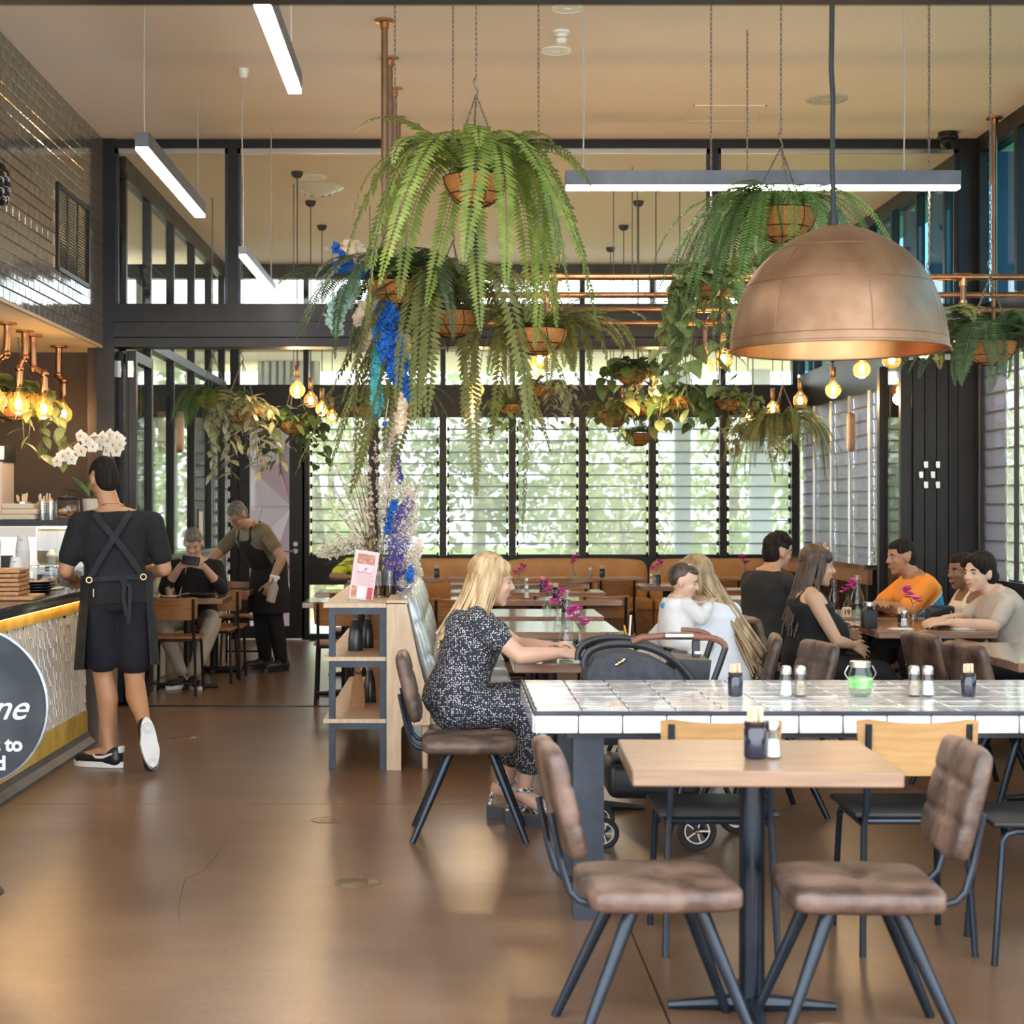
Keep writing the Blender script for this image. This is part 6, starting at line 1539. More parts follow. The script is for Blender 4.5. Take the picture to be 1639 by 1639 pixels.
# ---- blonde woman leaning on the table
def ex_D(t, k):
    HP = k['HP']; rg = random.Random(8); ps = []
    for i in range(70):
        a = rg.uniform(.9, 5.38); y0 = sin(a) * .078; x0 = cos(a) * .085 - .015
        z0 = .06 + rg.uniform(-.02, .04); back = -.05 - rg.random() * .06
        p0 = HP(x0 * .7, y0 * .8, z0 + .02); p1 = HP(x0 * 1.18 - .01, y0 * 1.25, -.02)
        L = rg.uniform(.24, .36); p2 = HP(x0 * 1.1 - .03, y0 * 1.25, -.12); p3 = p2 + Vector((-.06 + rg.uniform(-.05, .02), (p2.y - k['head'].y) * .25, -L + .12))
        if x0 > .03: p3 = p2 + Vector((-.04, 0, -.04))
        ps.append(bez(p0, p1, p2, p3, 8))
    strand_hair('hair_strands', t, ps, 0, M_hblond, r=.015)
    b = MB()      # loose lower blouse over the lap
    w = k['V'](k['J']['wr'][1])
    MB().tube([w + Vector((-.03 + .008 * cos(a), .030 * cos(a), .030 * sin(a))) for a in [2 * pi * q / 16 for q in range(16)]], .003, 5, closed=True).build('bracelet', pm('bead_brown', (.15, .06, .04), rough=.4), t)
    MB().tube([w + Vector((-.05, .030 * cos(a), .030 * sin(a))) for a in [2 * pi * q / 16 for q in range(16)]], .005, 5, closed=True).build('watch_band', M_chrome, t)
    for i in (0, 1):
        A = k['V'](k['J']['an'][i]); T = k['V'](k['J']['toe'][i]); fd = Vector((T.x - A.x, T.y - A.y, 0)).normalized()
        c = Vector((A.x, A.y, 0)); sd = fd.cross(Vector((0, 0, 1)))
        pr = [(-.09, 0), (.17, 0), (.18, .025), (.08, .035), (-.09, .065)]
        b = MB(); pts = []
        for s_ in (-1, 1):
            for u, z in pr: pts.append(c + fd * u + sd * .045 * s_ + Vector((0, 0, z)))
        b.add(pts, [(0, 1, 2, 3, 4), (9, 8, 7, 6, 5)] + [(q, 5 + q, 5 + (q + 1) % 5, (q + 1) % 5) for q in range(5)]); so = b.build('sandal_wedge', M_bshoe, t, smooth=0)
        for u, z, r_ in ((.115, .07, .047), (.075, .08, .046)):
            MB().tube([c + fd * (u + .02 * sin(2 * a)) + sd * r_ * cos(a) + Vector((0, 0, max(.035, z * sin(a) + .02))) for a in [pi * q / 10 for q in range(11)]], .010, 6).build('sandal_strap', M_zig, so)
        MB().tube([A + fd * .048 * cos(a) + sd * .045 * sin(a) + Vector((0, 0, .01)) for a in [2 * pi * q / 16 for q in range(16)]], .008, 5, closed=True).build('sandal_strap', M_zig, so)
        MB().tube([c - fd * .075 + Vector((0, 0, .06)), A - fd * .05 + Vector((0, 0, .01))], .010, 6).build('sandal_strap', M_zig, so)
M_zig = pm('black_white_weave', (.08, .08, .08), (.82, .82, .80), 90, .7, lo=.48, hi=.52)
JD = dict(pelvis=(0, 0, .575), neck=(.115, 0, 1.02), head=(.185, .0, 1.135), hd=(.97, .10, -.12),
          sh=((.11, .155, .955), (.11, -.155, .955)), el=((.31, .20, .81), (.31, -.20, .795)), wr=((.47, .07, .815), (.50, -.14, .805)),
          kn=((.36, .10, .555), (.40, -.10, .545)), an=((.25, .10, .155), (.33, -.07, .155)), toe=((.37, .10, .055), (.46, -.07, .055)),
          hand=[dict(d=(.8, -.3, .1), n=(.1, .4, .9), curl=.9), dict(d=(1, .25, -.12), n=(0, -.5, .85), curl=.55)])
person('blonde woman in a dotted navy dress leaning on her elbows', (.0, 7.80, 0), 0, ('pink', (.60, .34, .235)), M_hblond, JD, fem=True, hair='long', top=M_dress, bottom=(M_dress, 1.62, 3.0), sleeve=.55, extra=ex_D, build=1.12)

# ---- woman with the baby, seen from behind
def ex_E(t, k):
    HP = k['HP']; rg = random.Random(5); ps = []
    for i in range(80):
        a = rg.uniform(.8, 5.48); y0 = sin(a) * .082; x0 = cos(a) * .09 - .015
        p0 = HP(x0 * .7, y0 * .8, .08); p1 = HP(x0 * 1.2, y0 * 1.3, .0); p2 = HP(-.15, -.05 + y0 * .6, -.12)
        p3 = p2 + Vector((-.15 + rg.uniform(-.03, .03), -.10 + rg.uniform(-.04, .04), -.34 + rg.uniform(-.06, .06)))
        ps.append(bez(p0, p1, p2 * 1.0, p3, 10))
    strand_hair('hair_strands', t, ps, 0, M_hdb, r=.014)
    MB().rbox(HP(-.11, -.03, -.09), (.03, .06, .045), .012, 2).build('hair_clip', M_black, t)
JE = dict(pelvis=(0, 0, .57), neck=(.10, 0, 1.0), head=(.16, .03, 1.10), hd=(.85, .45, -.15),
          sh=((.08, .165, .93), (.08, -.165, .93)), el=((.26, .24, .74), (.20, -.25, .70)), wr=((.36, .05, .86), (.37, .04, .76)),
          kn=((.40, .12, .54), (.40, -.12, .54)), an=((.38, .12, .09), (.38, -.12, .09)), toe=((.50, .12, .04), (.50, -.12, .04)),
          hand=[dict(d=(.1, -1, .2), n=(1, 0, .1)), dict(d=(.1, 1, .2), n=(1, 0, 0))])
person('woman in a loose white shirt seen from behind, baby at her shoulder', (1.36, 8.55, 0), R(120), ('fair', (.56, .34, .235)), M_hdb, JE, fem=True, hair='long', top=M_whiteshirt, bottom=(M_blk, 1.9, 1.5), shoes=(M_bshoe, M_sole), sleeve=1.75, extra=ex_E, build=1.12)
# ---- baby
JF = dict(pelvis=(0, 0, .0), neck=(.02, 0, .20), head=(.035, -.02, .285), hd=(.80, -.55, -.25), sh=((.02, .075, .165), (.02, -.075, .165)), el=((.09, .10, .11), (.09, -.10, .10)), wr=((.16, .06, .15), (.16, -.055, .165)),
          kn=((.12, .09, -.03), (.12, -.09, -.03)), an=((.04, .09, -.13), (.04, -.09, -.13)), toe=((.10, .09, -.15), (.10, -.09, -.15)), flat=(1, 1))
def baby(label, loc, rz):
    t = thing('person', label, 'person', loc, rz); J = JF; V = Vector; b = MB()
    loft(b, [(V((0, 0, z)), V((1, 0, 0)), V((0, 1, 0)), a, c) for z, a, c in ((-.05, .06, .07), (0, .075, .085), (.08, .075, .082), (.15, .062, .078), (.19, .045, .06), (.22, .03, .035))])
    cap(b, (.02, 0, .19), (.03, -.01, .26), .036, .036); Mh = frame(J['hd']); head_parts(b, V(J['head']), Mh, .76)
    for i in (0, 1):
        limb(b, [V(J['sh'][i]), V(J['el'][i]), V(J['wr'][i])], [.032, .027, .021]); w = V(J['wr'][i]); hand(b, w, (w - V(J['el'][i])), (0, 0, 1), 1 if i else -1, .7, .05, .5)
        limb(b, [(0, .05 - .1 * i, -.01), V(J['kn'][i]), V(J['an'][i]), V(J['toe'][i])], [.05, .042, .028, .022])
    link_mesh('body', remesh(b, .006, 4), t).data.materials.append(skin('baby', (.60, .37, .26))); head_children(t, V(J['head']), Mh, M_hbr, .76)
    q = MB(); loft(q, [(V((0, 0, z)), V((1, 0, 0)), V((0, 1, 0)), a + .012, c + .012) for z, a, c in ((-.05, .06, .07), (0, .075, .085), (.08, .075, .082), (.15, .066, .08), (.20, .05, .06))])
    for i in (0, 1): limb(q, [V(J['sh'][i]), V(J['el'][i]), V(J['el'][i]).lerp(V(J['wr'][i]), .8)], [.043, .038, .032]); limb(q, [(0, .05 - .1 * i, -.01), V(J['kn'][i]), V(J['an'][i])], [.06, .052, .040])
    link_mesh('sleepsuit', remesh(q, .008, 6), t).data.materials.append(pm('pale_sleepsuit', (.62, .60, .58), (.74, .72, .70), 14, .85, bump=.3, bscale=20))
    q = MB(); H = V(J['head'])
    for c, r in (((-.026, 0, .040), (.094, .080, .085)), ((-.04, 0, .02), (.075, .078, .08)), ((.02, 0, .075), (.062, .062, .042))): q.ball(H + Mh @ (V(c) * .76), [x * .76 for x in r], 16, 10, M=Mh)
    link_mesh('hair', remesh(q, .006, 3), t).data.materials.append(M_hbr)
    MB().lathe([(0, .012), (.014, .010), (.018, 0), (0, 0)], 14).build('badge', M_cyan, t, (-.07, .0, .16), (0, R(-80), 0))
    return t
baby('baby in a pale sleepsuit resting on the shoulder of the woman in white', (PX(1082, 8.42), 8.42, .82), R(20))

# ---- man in black tee
JG = dict(pelvis=(0, 0, .57), neck=(.09, 0, 1.06), head=(.16, .0, 1.175), hd=(.95, -.05, -.10), sh=((.08, .195, .98), (.08, -.195, .98)), el=((.28, .24, .80), (.28, -.24, .80)), wr=((.50, .10, .81), (.48, -.10, .81)),
          kn=((.42, .16, .54), (.42, -.16, .54)), an=((.40, .16, .10), (.40, -.16, .10)), toe=((.52, .16, .04), (.52, -.16, .04)))
person('man in a charcoal tee with curly dark hair, back turned, beside the pregnant woman', (2.08, 11.25, 0), R(28), ('tan2', (.45, .26, .165)), M_hb, JG, hair='curly', top=M_grey_tee, bottom=(M_blk, 1.9, 1.6), shoes=(M_bshoe, M_bshoe), sleeve=.7, build=1.12)
# ---- pregnant woman
def ex_H(t, k):
    HP = k['HP']; rg = random.Random(6); ps = []
    for i in range(64):
        a = rg.uniform(1.0, 5.28); y0 = sin(a) * .080; x0 = cos(a) * .088 - .015
        p2 = HP(x0 * 1.1 - .02, y0 * 1.2, -.13); p3 = p2 + Vector((-.055 + rg.uniform(-.02, .02), y0 * .3, -.26 + rg.uniform(-.05, .05)))
        if x0 > .02: p3 = p2 + Vector((-.06, 0, -.10))
        ps.append(bez(HP(x0 * .7, y0 * .8, .08), HP(x0 * 1.2, y0 * 1.25, .0), p2, p3, 8))
    strand_hair('hair_strands', t, ps, 0, M_hbr, r=.014)
    MB().ball(HP(-.008, -.083, -.052), .008, 8, 6).build('earring', pm('gold2', (.8, .55, .2), rough=.3, metal=1), t)
JH = dict(pelvis=(0, 0, .56), neck=(.015, 0, 1.01), head=(.075, .0, 1.125), hd=(.98, -.05, -.08), sh=((.0, .16, .935), (.0, -.16, .935)), el=((.14, .22, .72), (.12, -.24, .69)), wr=((.28, .12, .70), (.25, -.13, .66)),
          kn=((.42, .12, .50), (.42, -.12, .48)), an=((.62, .12, .12), (.62, -.12, .12)), toe=((.74, .12, .05), (.74, -.12, .05)),
          hand=[dict(d=(.5, -.8, .1), n=(1, .2, .3), curl=.3), dict(d=(.75, .3, -.35), n=(.3, -1, .35), curl=.22, spread=.18)])
person('pregnant woman in a black sleeveless dress holding her belly', (2.13, 10.0, 0), R(4), ('warm', (.53, .32, .205)), M_hbr, JH, fem=True, hair='long', top=M_blk, bottom=(M_blk, 1.9, 2.4), shoes=(M_bshoe, M_bshoe), extra=ex_H, belly=.150, tank=True, build=1.03, vox=.0065)
# ---- man in orange and blue
M_ob = _split(None, 'orange_blue_shirt')
JI = dict(pelvis=(0, 0, .57), neck=(.15, 0, 1.03), head=(.235, .0, 1.145), hd=(.97, .16, -.10), sh=((.12, .20, .95), (.12, -.20, .95)), el=((.30, .27, .79), (.30, -.25, .79)), wr=((.40, -.02, .815), (.42, .10, .835)),
          kn=((.42, .18, .54), (.42, -.18, .54)), an=((.42, .18, .10), (.42, -.18, .10)), toe=((.54, .18, .04), (.54, -.18, .04)),
          hand=[dict(d=(.1, -1, 0), n=(.2, 0, 1), curl=.4), dict(d=(.0, 1, .05), n=(.2, 0, 1), curl=.4)])
person('man in an orange and blue sports shirt with folded arms on the table', (3.30, 11.35, 0), R(184), ('brown', (.36, .19, .11)), M_hb, JI, hair='crop', top=M_ob, bottom=(M_blk, 1.3, 1.8), shoes=(M_bshoe, M_sole), sleeve=.8, build=1.14)
JK = dict(pelvis=(0, 0, .55), neck=(.07, 0, .965), head=(.13, .0, 1.065), hd=(.95, .25, -.05), sh=((.05, .185, .89), (.05, -.185, .89)), el=((.12, .27, .66), (.16, -.24, .66)), wr=((.36, .15, .70), (.36, -.12, .70)),
          kn=((.42, .16, .52), (.42, -.16, .52)), an=((.42, .16, .10), (.42, -.16, .10)), toe=((.54, .16, .04), (.54, -.16, .04)))
person('smiling man in a cream sleeveless shirt, half hidden behind the woman in beige', (3.46, 10.85, 0), R(186), ('dark', (.20, .095, .05)), M_hb, JK, hair='crop', top=M_tank, tank=True, bottom=(M_blk, 1.3, 1.8), shoes=(M_bshoe, M_sole), smile=.006)
def ex_J(t, k):
    w = k['V'](k['J']['wr'][0]); MB().tube([w + Vector((-.03, .032 * cos(a), .032 * sin(a))) for a in [2 * pi * q / 14 for q in range(14)]], .004, 5, closed=True).build('bangle', pm('gold3', (.8, .55, .2), rough=.3, metal=1), t)
JJ = dict(pelvis=(0, 0, .56), neck=(.20, 0, .985), head=(.285, .01, 1.085), hd=(.88, .45, -.05), sh=((.17, .165, .90), (.17, -.165, .90)), el=((.27, .24, .775), (.30, -.22, .79)), wr=((.50, .12, .79), (.49, -.02, .80)),
          kn=((.42, .12, .52), (.42, -.12, .52)), an=((.42, .12, .10), (.42, -.12, .10)), toe=((.54, .12, .04), (.54, -.12, .04)),
          hand=[dict(d=(1, -.2, -.05), n=(0, .2, 1), curl=.3), dict(d=(1, .25, -.03), n=(0, .1, 1), curl=.35)])
person('young woman in a beige tee with dark hair in a low bun at the right', (3.48, 10.08, 0), R(182), ('light', (.62, .40, .28)), M_hb, JJ, fem=True, hair='bun', top=M_beige, bottom=(M_blk, 1.9, 1.6), shoes=(M_bshoe, M_sole), sleeve=.72, extra=ex_J, smile=.005, build=1.08, vox=.0065)
JL = dict(pelvis=(0, 0, .56), neck=(.10, 0, 1.0), head=(.17, .0, 1.11), hd=(.9, 0, -.3), sh=((.09, .20, .93), (.09, -.20, .93)), el=((.14, .36, .80), (.14, -.36, .80)), wr=((.36, .18, .80), (.36, -.18, .80)),
          kn=((.42, .16, .52), (.42, -.16, .52)), an=((.42, .16, .10), (.42, -.16, .10)), toe=((.54, .16, .04), (.54, -.16, .04)))
person('person in a high visibility yellow shirt, only arms showing around the dried flowers', (PX(592, 16.6), 16.6, 0), R(-90), ('brown', (.36, .19, .11)), M_hb, JL, hair='crop', top=M_hiviz, bottom=(M_blk, 1.9, 1.6), shoes=(M_bshoe, M_sole), sleeve=.72, vox=.009)
# ================================================================= SMALL THINGS
TT = .75          # table top height
M_sauce = pm('dark_sauce', (.02, .008, .01), rough=.2); M_stick = pm('pale_stick', (.70, .52, .32), (.8, .62, .4), 12, .7)
M_salt = pm('salt', (.80, .78, .75), rough=.8); M_pepper = pm('pepper', (.35, .26, .2), (.5, .4, .3), 60, .8)
M_mag = leafmat('magenta_petal', (.60, .03, .36), (.82, .12, .55), 10, .5, .15, .2)
M_navyjar = pm('dark_jar', (.012, .013, .03), rough=.15, coat=.5)
# --- prototypes
def p_sauce():
    t = thing('sauce_jar', 'x', 'jar')
    MB().lathe([(0, .002), (.026, .002), (.029, .008), (.029, .075), (.026, .080)], 18).build('jar', M_navyjar, t)
    MB().lathe([(.027, .080), (.028, .082), (.028, .094), (.0, .094)], 18).build('lid', M_sauce, t)
    rg = random.Random(1)
    for i in range(12):
        a = rg.uniform(0, 6.3); r_ = rg.uniform(0, .018); MB().box((r_ * cos(a), r_ * sin(a), .103), (.010, .004, .05), rz=a, rx=rg.uniform(-.2, .2)).build('sachet_stick', M_stick, t, smooth=0)
    return t
def p_shaker(fill):
    t = thing('shaker', 'x', 'shaker')
    MB().lathe([(0, .002), (.019, .002), (.021, .006), (.017, .045), (.014, .068)], 14).build('glass', M_jar, t)
    MB().lathe([(0, .006), (.018, .006), (.0155, .046), (0, .046)], 12).build('contents', fill, t)
    MB().lathe([(.0155, .066), (.0165, .068), (.0165, .084), (.012, .092), (0, .094)], 14).build('cap', M_chrome, t)
    return t
_pet = leaf_mesh('petal', .032, .022, M_mag, 'ovate')
def p_vase(h=.12, s=1.0):
    t = thing('flower_vase', 'x', 'vase')
    MB().lathe([(0, .002), (.024, .002), (.027, .01), (.027, .06), (.012, .085), (.011, h), (.014, h + .004)], 16).build('bottle', M_jar, t)
    MB().lathe([(0, .006), (.025, .008), (.025, .045), (0, .045)], 14).build('water', M_water, t)
    rg = random.Random(2)
    for i in range(4):
        a = rg.uniform(0, 6.3); e = Vector((.03 * cos(a), .03 * sin(a), h + rg.uniform(.02, .085)))
        st_ = MB().tube([(0, 0, .02), (0, 0, h), e], .0016, 4).build('stem', M_fernD, t)
        for k in range(3):
            c = e + Vector((rg.uniform(-.018, .018), rg.uniform(-.018, .018), rg.uniform(-.012, .016)))
            for q in range(5):
                link_mesh('petal', _pet, st_, c, (rg.uniform(-.4, .4), rg.uniform(-1.0, -.2), q * 1.256 + k))
    return t
M_water = glass('water', (.90, .94, .92), .5)
PR = {'sauce': p_sauce(), 'salt': p_shaker(M_salt), 'pepper': p_shaker(M_pepper), 'vase': p_vase()}
used2 = set()
def put(kind, px, Y, z, lab, group, rz=0, s=1.0, loc=None):
    o = PR[kind]
    if kind in used2: o = copy_tree(o)
    used2.add(kind)
    o.location = loc or (PX(px, Y), Y, z); o.rotation_euler = (0, 0, rz); o.scale = (s, s, s); o['label'] = lab; o['group'] = group
    return o
Gs, Gv, Gj = 'salt and pepper shakers', 'magenta flower vases', 'dark sauce jars'
put('sauce', 1209, 4.78, TT, 'dark sauce jar with stirring sticks on the bare front table', Gj, s=1.15)
put('salt', 1237, 4.78, TT, 'glass salt shaker beside the jar on the bare front table', Gs, s=1.2)
put('sauce', 1177, 6.30, TH, 'dark sauce jar at the left of the tiled table', Gj, s=.98)
put('sauce', 1550, 6.30, TH, 'dark sauce jar at the right of the tiled table', Gj, s=.98)
for i, (px, kd, lab) in enumerate(((1258, 'salt', 'left salt shaker of the left pair on the tiled table'), (1281, 'pepper', 'pepper shaker of the left pair on the tiled table'), (1463, 'pepper', 'pepper shaker of the right pair on the tiled table'), (1485, 'salt', 'salt shaker of the right pair on the tiled table'))):
    put(kd, px, 6.30, TH, lab, Gs, s=1.28)
# mason jar with lime water
p = at(1377, 1090, 6.3)
t = thing('mason_jar', 'glass mason jar with a wire bail and green label on the tiled table', 'jar', (p.x, 6.3, TH))
MB().lathe([(0, .003), (.040, .003), (.044, .012), (.044, .085), (.036, .103), (.036, .118)], 20).build('glass', M_jar, t)
MB().lathe([(.037, .112), (.039, .114), (.039, .134), (.0, .136)], 20).build('lid', M_chrome, t)
MB().lathe([(0, .008), (.041, .010), (.041, .05), (0, .05)], 16).build('contents', glass('pale_drink', (.8, .9, .75), .5), t)
MB().lathe([(.0448, .035), (.0448, .075)], 16).build('label', pm('green_label', (.12, .42, .10), (.4, .65, .3), 40, .6), t)
MB().tube([(-.043, 0, .06), (-.06, 0, .09), (-.045, 0, .118)], .002, 5).build('bail', M_chrome, t); MB().tube([(.043, 0, .06), (.06, 0, .09), (.045, 0, .118)], .002, 5).build('bail', M_chrome, t)
# vases on the dining tables
for px, Y, z, lab in ((876, 11.3, TT, 'magenta flower vase tallest in the middle, third table behind the blonde woman'), (928, 8.15, TT, 'magenta flower vase on the blonde woman\'s table'), (917, 17.4, TT, 'magenta flower vase on the table along the tan banquette, centre'),
                      (830, 14.6, TT, 'magenta flower vase just right of the blonde woman\'s face'), (1050, 15.7, TT, 'magenta flower vase on the small table left of the baby'), (1192, 17.45, TT, 'magenta flower vase on the banquette table left of the curly haired man'),
                      (1357, 11.4, TT, 'magenta flower vase beside the table number'), (1461, 10.25, TT, 'magenta flower vase before the man in orange'), (247, 13.6, TT, 'magenta flower vase on the wall table beside the coffee glass')):
    put('vase', px, Y, z, lab, Gv, rz=px, s=1.1)
put('vase', 893, 10.2, TT, 'magenta flower vase on the second table, behind the clear bottle', Gv, rz=1, s=1.05)
for px, Y, kd, lab in ((672, 17.4, 'salt', 'salt shaker on the left banquette table'), (945, 17.4, 'pepper', 'pepper shaker on the banquette table, right of the vase'), (843, 14.75, 'salt', 'salt shaker on the table second past the track'), (843, 13.3, 'salt', 'salt shaker on the table just past the track'), (1043, 15.75, 'salt', 'salt shaker on the small table left of the baby'), (1213, 17.45, 'salt', 'salt shaker on the right banquette table'),
                       (1447, 10.1, 'salt', 'salt shaker beside the vase before the man in orange'), (1350, 15.6, 'salt', 'salt shaker on the marble bar shelf'), (1405, 14.0, 'salt', 'salt shaker at the near end of the marble bar shelf'), (238, 13.55, 'pepper', 'pepper shaker on the wall table beside the magenta flowers')):
    z = TT
    loc = None
    if 'marble' in lab: loc = (3.45, 15.2 if 'near' not in lab else 13.6, 1.02)
    put(kd, px, Y, z, lab, Gs, s=1.15, loc=loc)
for px, Y, lab in ((699, 17.45, 'dark sauce jar on the left banquette table'), (964, 17.45, 'dark sauce jar on the banquette table, centre'), (868, 14.65, 'dark sauce jar on the table second past the track'), (890, 13.3, 'dark sauce jar on the table just past the track'), (1053, 15.75, 'dark sauce jar on the small table left of the baby'), (905, 11.5, 'dark sauce jar behind the tallest magenta vase')):
    put('sauce', px, Y, TT, lab, Gj, s=1.0)
# wooden pepper mill on the marble shelf
t = thing('pepper_mill', 'pale wooden pepper mill on the marble bar shelf', 'mill', (3.47, 15.4, 1.02)); MB().lathe([(0, .002), (.032, .002), (.034, .02), (.022, .06), (.028, .10)], 16).build('body', M_stick, t); MB().lathe([(.028, .10), (.03, .11), (.02, .14), (0, .15)], 16).build('cap', M_stick, t)
# clear water bottles
def bottle(px, Y, lab, s=1.0):
    t = thing('water_bottle', lab, 'bottle', (PX(px, Y), Y, TT), group='clear water bottles')
    MB().lathe([(0, .003), (.034, .003), (.037, .012), (.037, .10), (.020, .15), (.016, .19), (.021, .20), (.021, .215)], 18).build('glass', M_jar, t)
    MB().lathe([(0, .008), (.034, .01), (.034, .07), (0, .07)], 16).build('water', M_water, t); MB().lathe([(.021, .2), (.022, .202), (.02, .225), (0, .226)], 14).build('stopper', M_jar, t)
    t.scale = (s, s, s)
bottle(908, 10.05, 'clear water bottle on the second table behind the blonde woman', 1.0)
bottle(1372, 11.25, 'tall clear carafe with green slices beside the table number', 1.2)
bottle(1335, 11.6, 'round clear carafe behind the pregnant woman\'s face', 1.0)
# things on the blonde woman's table
t = thing('green_cup', 'dark green glazed cup in front of the blonde woman', 'cup', (PX(880, 8.1), 8.1, TT))
MB().lathe([(0, .003), (.028, .003), (.036, .02), (.043, .078), (.040, .078), (.034, .022), (0, .012)], 20).build('cup', pm('green_glaze', (.06, .085, .055), (.10, .13, .085), 12, .25), t)
MB().lathe([(0, .06), (.039, .06)], 18).build('coffee', pm('coffee', (.12, .05, .02), rough=.3), t)
t = thing('milkshake_jar', 'frosted glass jar of milky drink in front of the blonde woman', 'glass', (PX(906, 7.95), 7.95, TT))
MB().lathe([(0, .003), (.032, .003), (.035, .01), (.035, .10), (.030, .12), (.031, .135)], 18).build('glass', M_jar, t); MB().lathe([(0, .006), (.032, .008), (.032, .085), (0, .085)], 16).build('drink', pm('milky', (.70, .66, .56), rough=.5), t)
t = thing('table_salt_pot', 'faceted clear salt pot on the blonde woman\'s table, left of the orange drink', 'pot', (PX(975, 8.2), 8.2, TT)); MB().lathe([(0, .003), (.040, .003), (.042, .02), (.024, .10), (.0, .112)], 8).build('glass', M_jar, t, smooth=0); MB().lathe([(0, .005), (.036, .006), (.034, .04), (0, .04)], 12).build('salt', M_salt, t)
t = thing('orange_drink', 'tumbler of orange garnished drink with a paper straw', 'glass', (PX(1006, 8.3), 8.3, TT)); MB().lathe([(0, .003), (.027, .003), (.033, .10)], 18).build('glass', M_jar, t); MB().lathe([(0, .006), (.026, .008), (.030, .075), (0, .075)], 16).build('drink', pm('pale_juice', (.82, .66, .34), rough=.4), t)
MB().tube([(0, 0, .02), (.012, 0, .19)], .005, 8).build('straw', M_whitep, t); MB().lathe([(0, .0), (.03, .0), (.03, .006), (0, .006)], 16).build('orange_slice', pm('orange_peel', (.85, .38, .03), rough=.5), t, (-.02, 0, .11), (0, R(80), 0))
# things on the right tables
t = thing('black_jar', 'tall black wrapped jar with a steel collar on the near right table', 'jar', (PX(1391, 10.0), 10.0, TT)); MB().rbox((0, 0, .056), (.085, .085, .11), .008, 2).build('sleeve', pm('black_sleeve', (.012, .014, .02), rough=.6), t); MB().lathe([(.032, .11), (.034, .115), (.034, .14), (.028, .145)], 16).build('glass_neck', M_jar, t); MB().lathe([(.036, .135), (.038, .137), (.038, .158), (0, .160)], 16).build('lid', M_chrome, t)
t = thing('table_number', 'small cream card with the table number 19', 'sign', (PX(1357, 10.95), 10.98, TT)); MB().rbox((0, 0, .035), (.062, .012, .07), .004, 1).build('card', pm('cream_card', (.70, .48, .30), rough=.6), t)
def text_mesh(name, s, size, depth, m, parent, loc, rot, shear=0, bold=0, align='CENTER', sx=1):
    c = bpy.data.curves.new(name, 'FONT'); c.body = s; c.size = size; c.extrude = depth; c.align_x = align; c.align_y = 'CENTER'; c.shear = shear; c.offset = bold
    o = bpy.data.objects.new('tmp', c); sc = bpy.data.scenes.new('tmp'); sc.collection.objects.link(o)
    vl = sc.view_layers[0]; vl.update(); me = bpy.data.meshes.new_from_object(o.evaluated_get(vl.depsgraph)); bpy.data.objects.remove(o); bpy.data.scenes.remove(sc); bpy.data.curves.remove(c)
    me.materials.clear(); me.materials.append(m); q = link_mesh(name, me, parent, loc, rot, (sx, 1, 1)); return q
text_mesh('numerals', '19', .046, .001, M_black, t, (0, -.0075, .036), (R(90), 0, 0), bold=.001)
t = thing('shoulder_bag', 'small black shoulder bag standing on the near right table', 'bag', (PX(1504, 10.3), 10.3, TT)); MB().rbox((0, 0, .06), (.17, .09, .12), .018, 3, rz=.25).build('body', M_bshoe, t); MB().rbox((0, -.045, .085), (.165, .02, .06), .008, 2, rz=.25).build('flap', M_bshoe, t); MB().tube([(.05, -.06, .04), (.052, -.062, .09)], .004, 6).build('clasp', M_chrome, t)
MB().tube(bez((-.08, 0, .10), (-.16, .02, .12), (-.17, -.04, .0), (-.20, -.05, .006), 10), .004, 6).build('strap', M_chain, t)
for px, Y, w, lab in ((1441, 9.88, .13, 'white menu sheet at the left end of the near right table'), (1543, 9.90, .13, 'white menu sheet under the hands of the woman in beige')):
    t = thing('menu_sheet', lab, 'paper', (PX(px, Y), Y, TT + .001), .1, group='menu sheets'); MB().rbox((0, 0, .003), (w, .10, .004), .001, 1).build('sheet', M_whitep, t); MB().rbox((.01, .01, .008), (w * .9, .08, .003), .001, 1, rz=.12).build('napkin', M_white, t)
t = thing('sugar_pot', 'pale ceramic sugar sachet pot beside the vase before the man in orange', 'pot', (PX(1444, 10.45), 10.45, TT)); MB().lathe([(0, .003), (.028, .003), (.032, .06), (.028, .06), (.025, .01), (0, .01)], 16).build('pot', M_black, t); rg = random.Random(3)
for i in range(7): MB().box((rg.uniform(-.015, .015), rg.uniform(-.015, .015), .07), (.03, .004, .06), rz=rg.uniform(0, 3)).build('sachet', M_stick, t, smooth=0)
# man with the phone: plate, coffee, cutlery
t = thing('coffee_glass', 'small glass of milk coffee on a white saucer at the wall table', 'cup', (PX(271, 13.5), 13.5, TT)); MB().lathe([(0, .003), (.05, .004), (.068, .012), (.066, .015), (.0, .008)], 20).build('saucer', M_white, t); MB().lathe([(0, .010), (.026, .010), (.034, .085)], 16).build('glass', M_jar, t); MB().lathe([(0, .013), (.025, .014), (.032, .07), (0, .07)], 14).build('coffee', pm('latte', (.45, .27, .15), rough=.5), t)
t = thing('dinner_plate', 'wide black plate in front of the man with the phone', 'plate', (PX(321, 13.55), 13.55, TT)); MB().lathe([(0, .004), (.08, .004), (.135, .028), (.133, .032), (.08, .010), (0, .010)], 28).build('plate', M_bshoe, t)
t = thing('fork', 'steel fork leaning on the black plate', 'fork', (PX(293, 13.5), 13.5, TT + .03)); MB().tube([(-.06, 0, -.02), (.0, 0, .0), (.05, .0, .004)], .004, 6).build('handle', M_chrome, t)
for y in (-.008, 0, .008): MB().tube([(-.06, y, -.02), (-.10, y, -.018)], .0018, 4).build('tine', M_chrome, t)
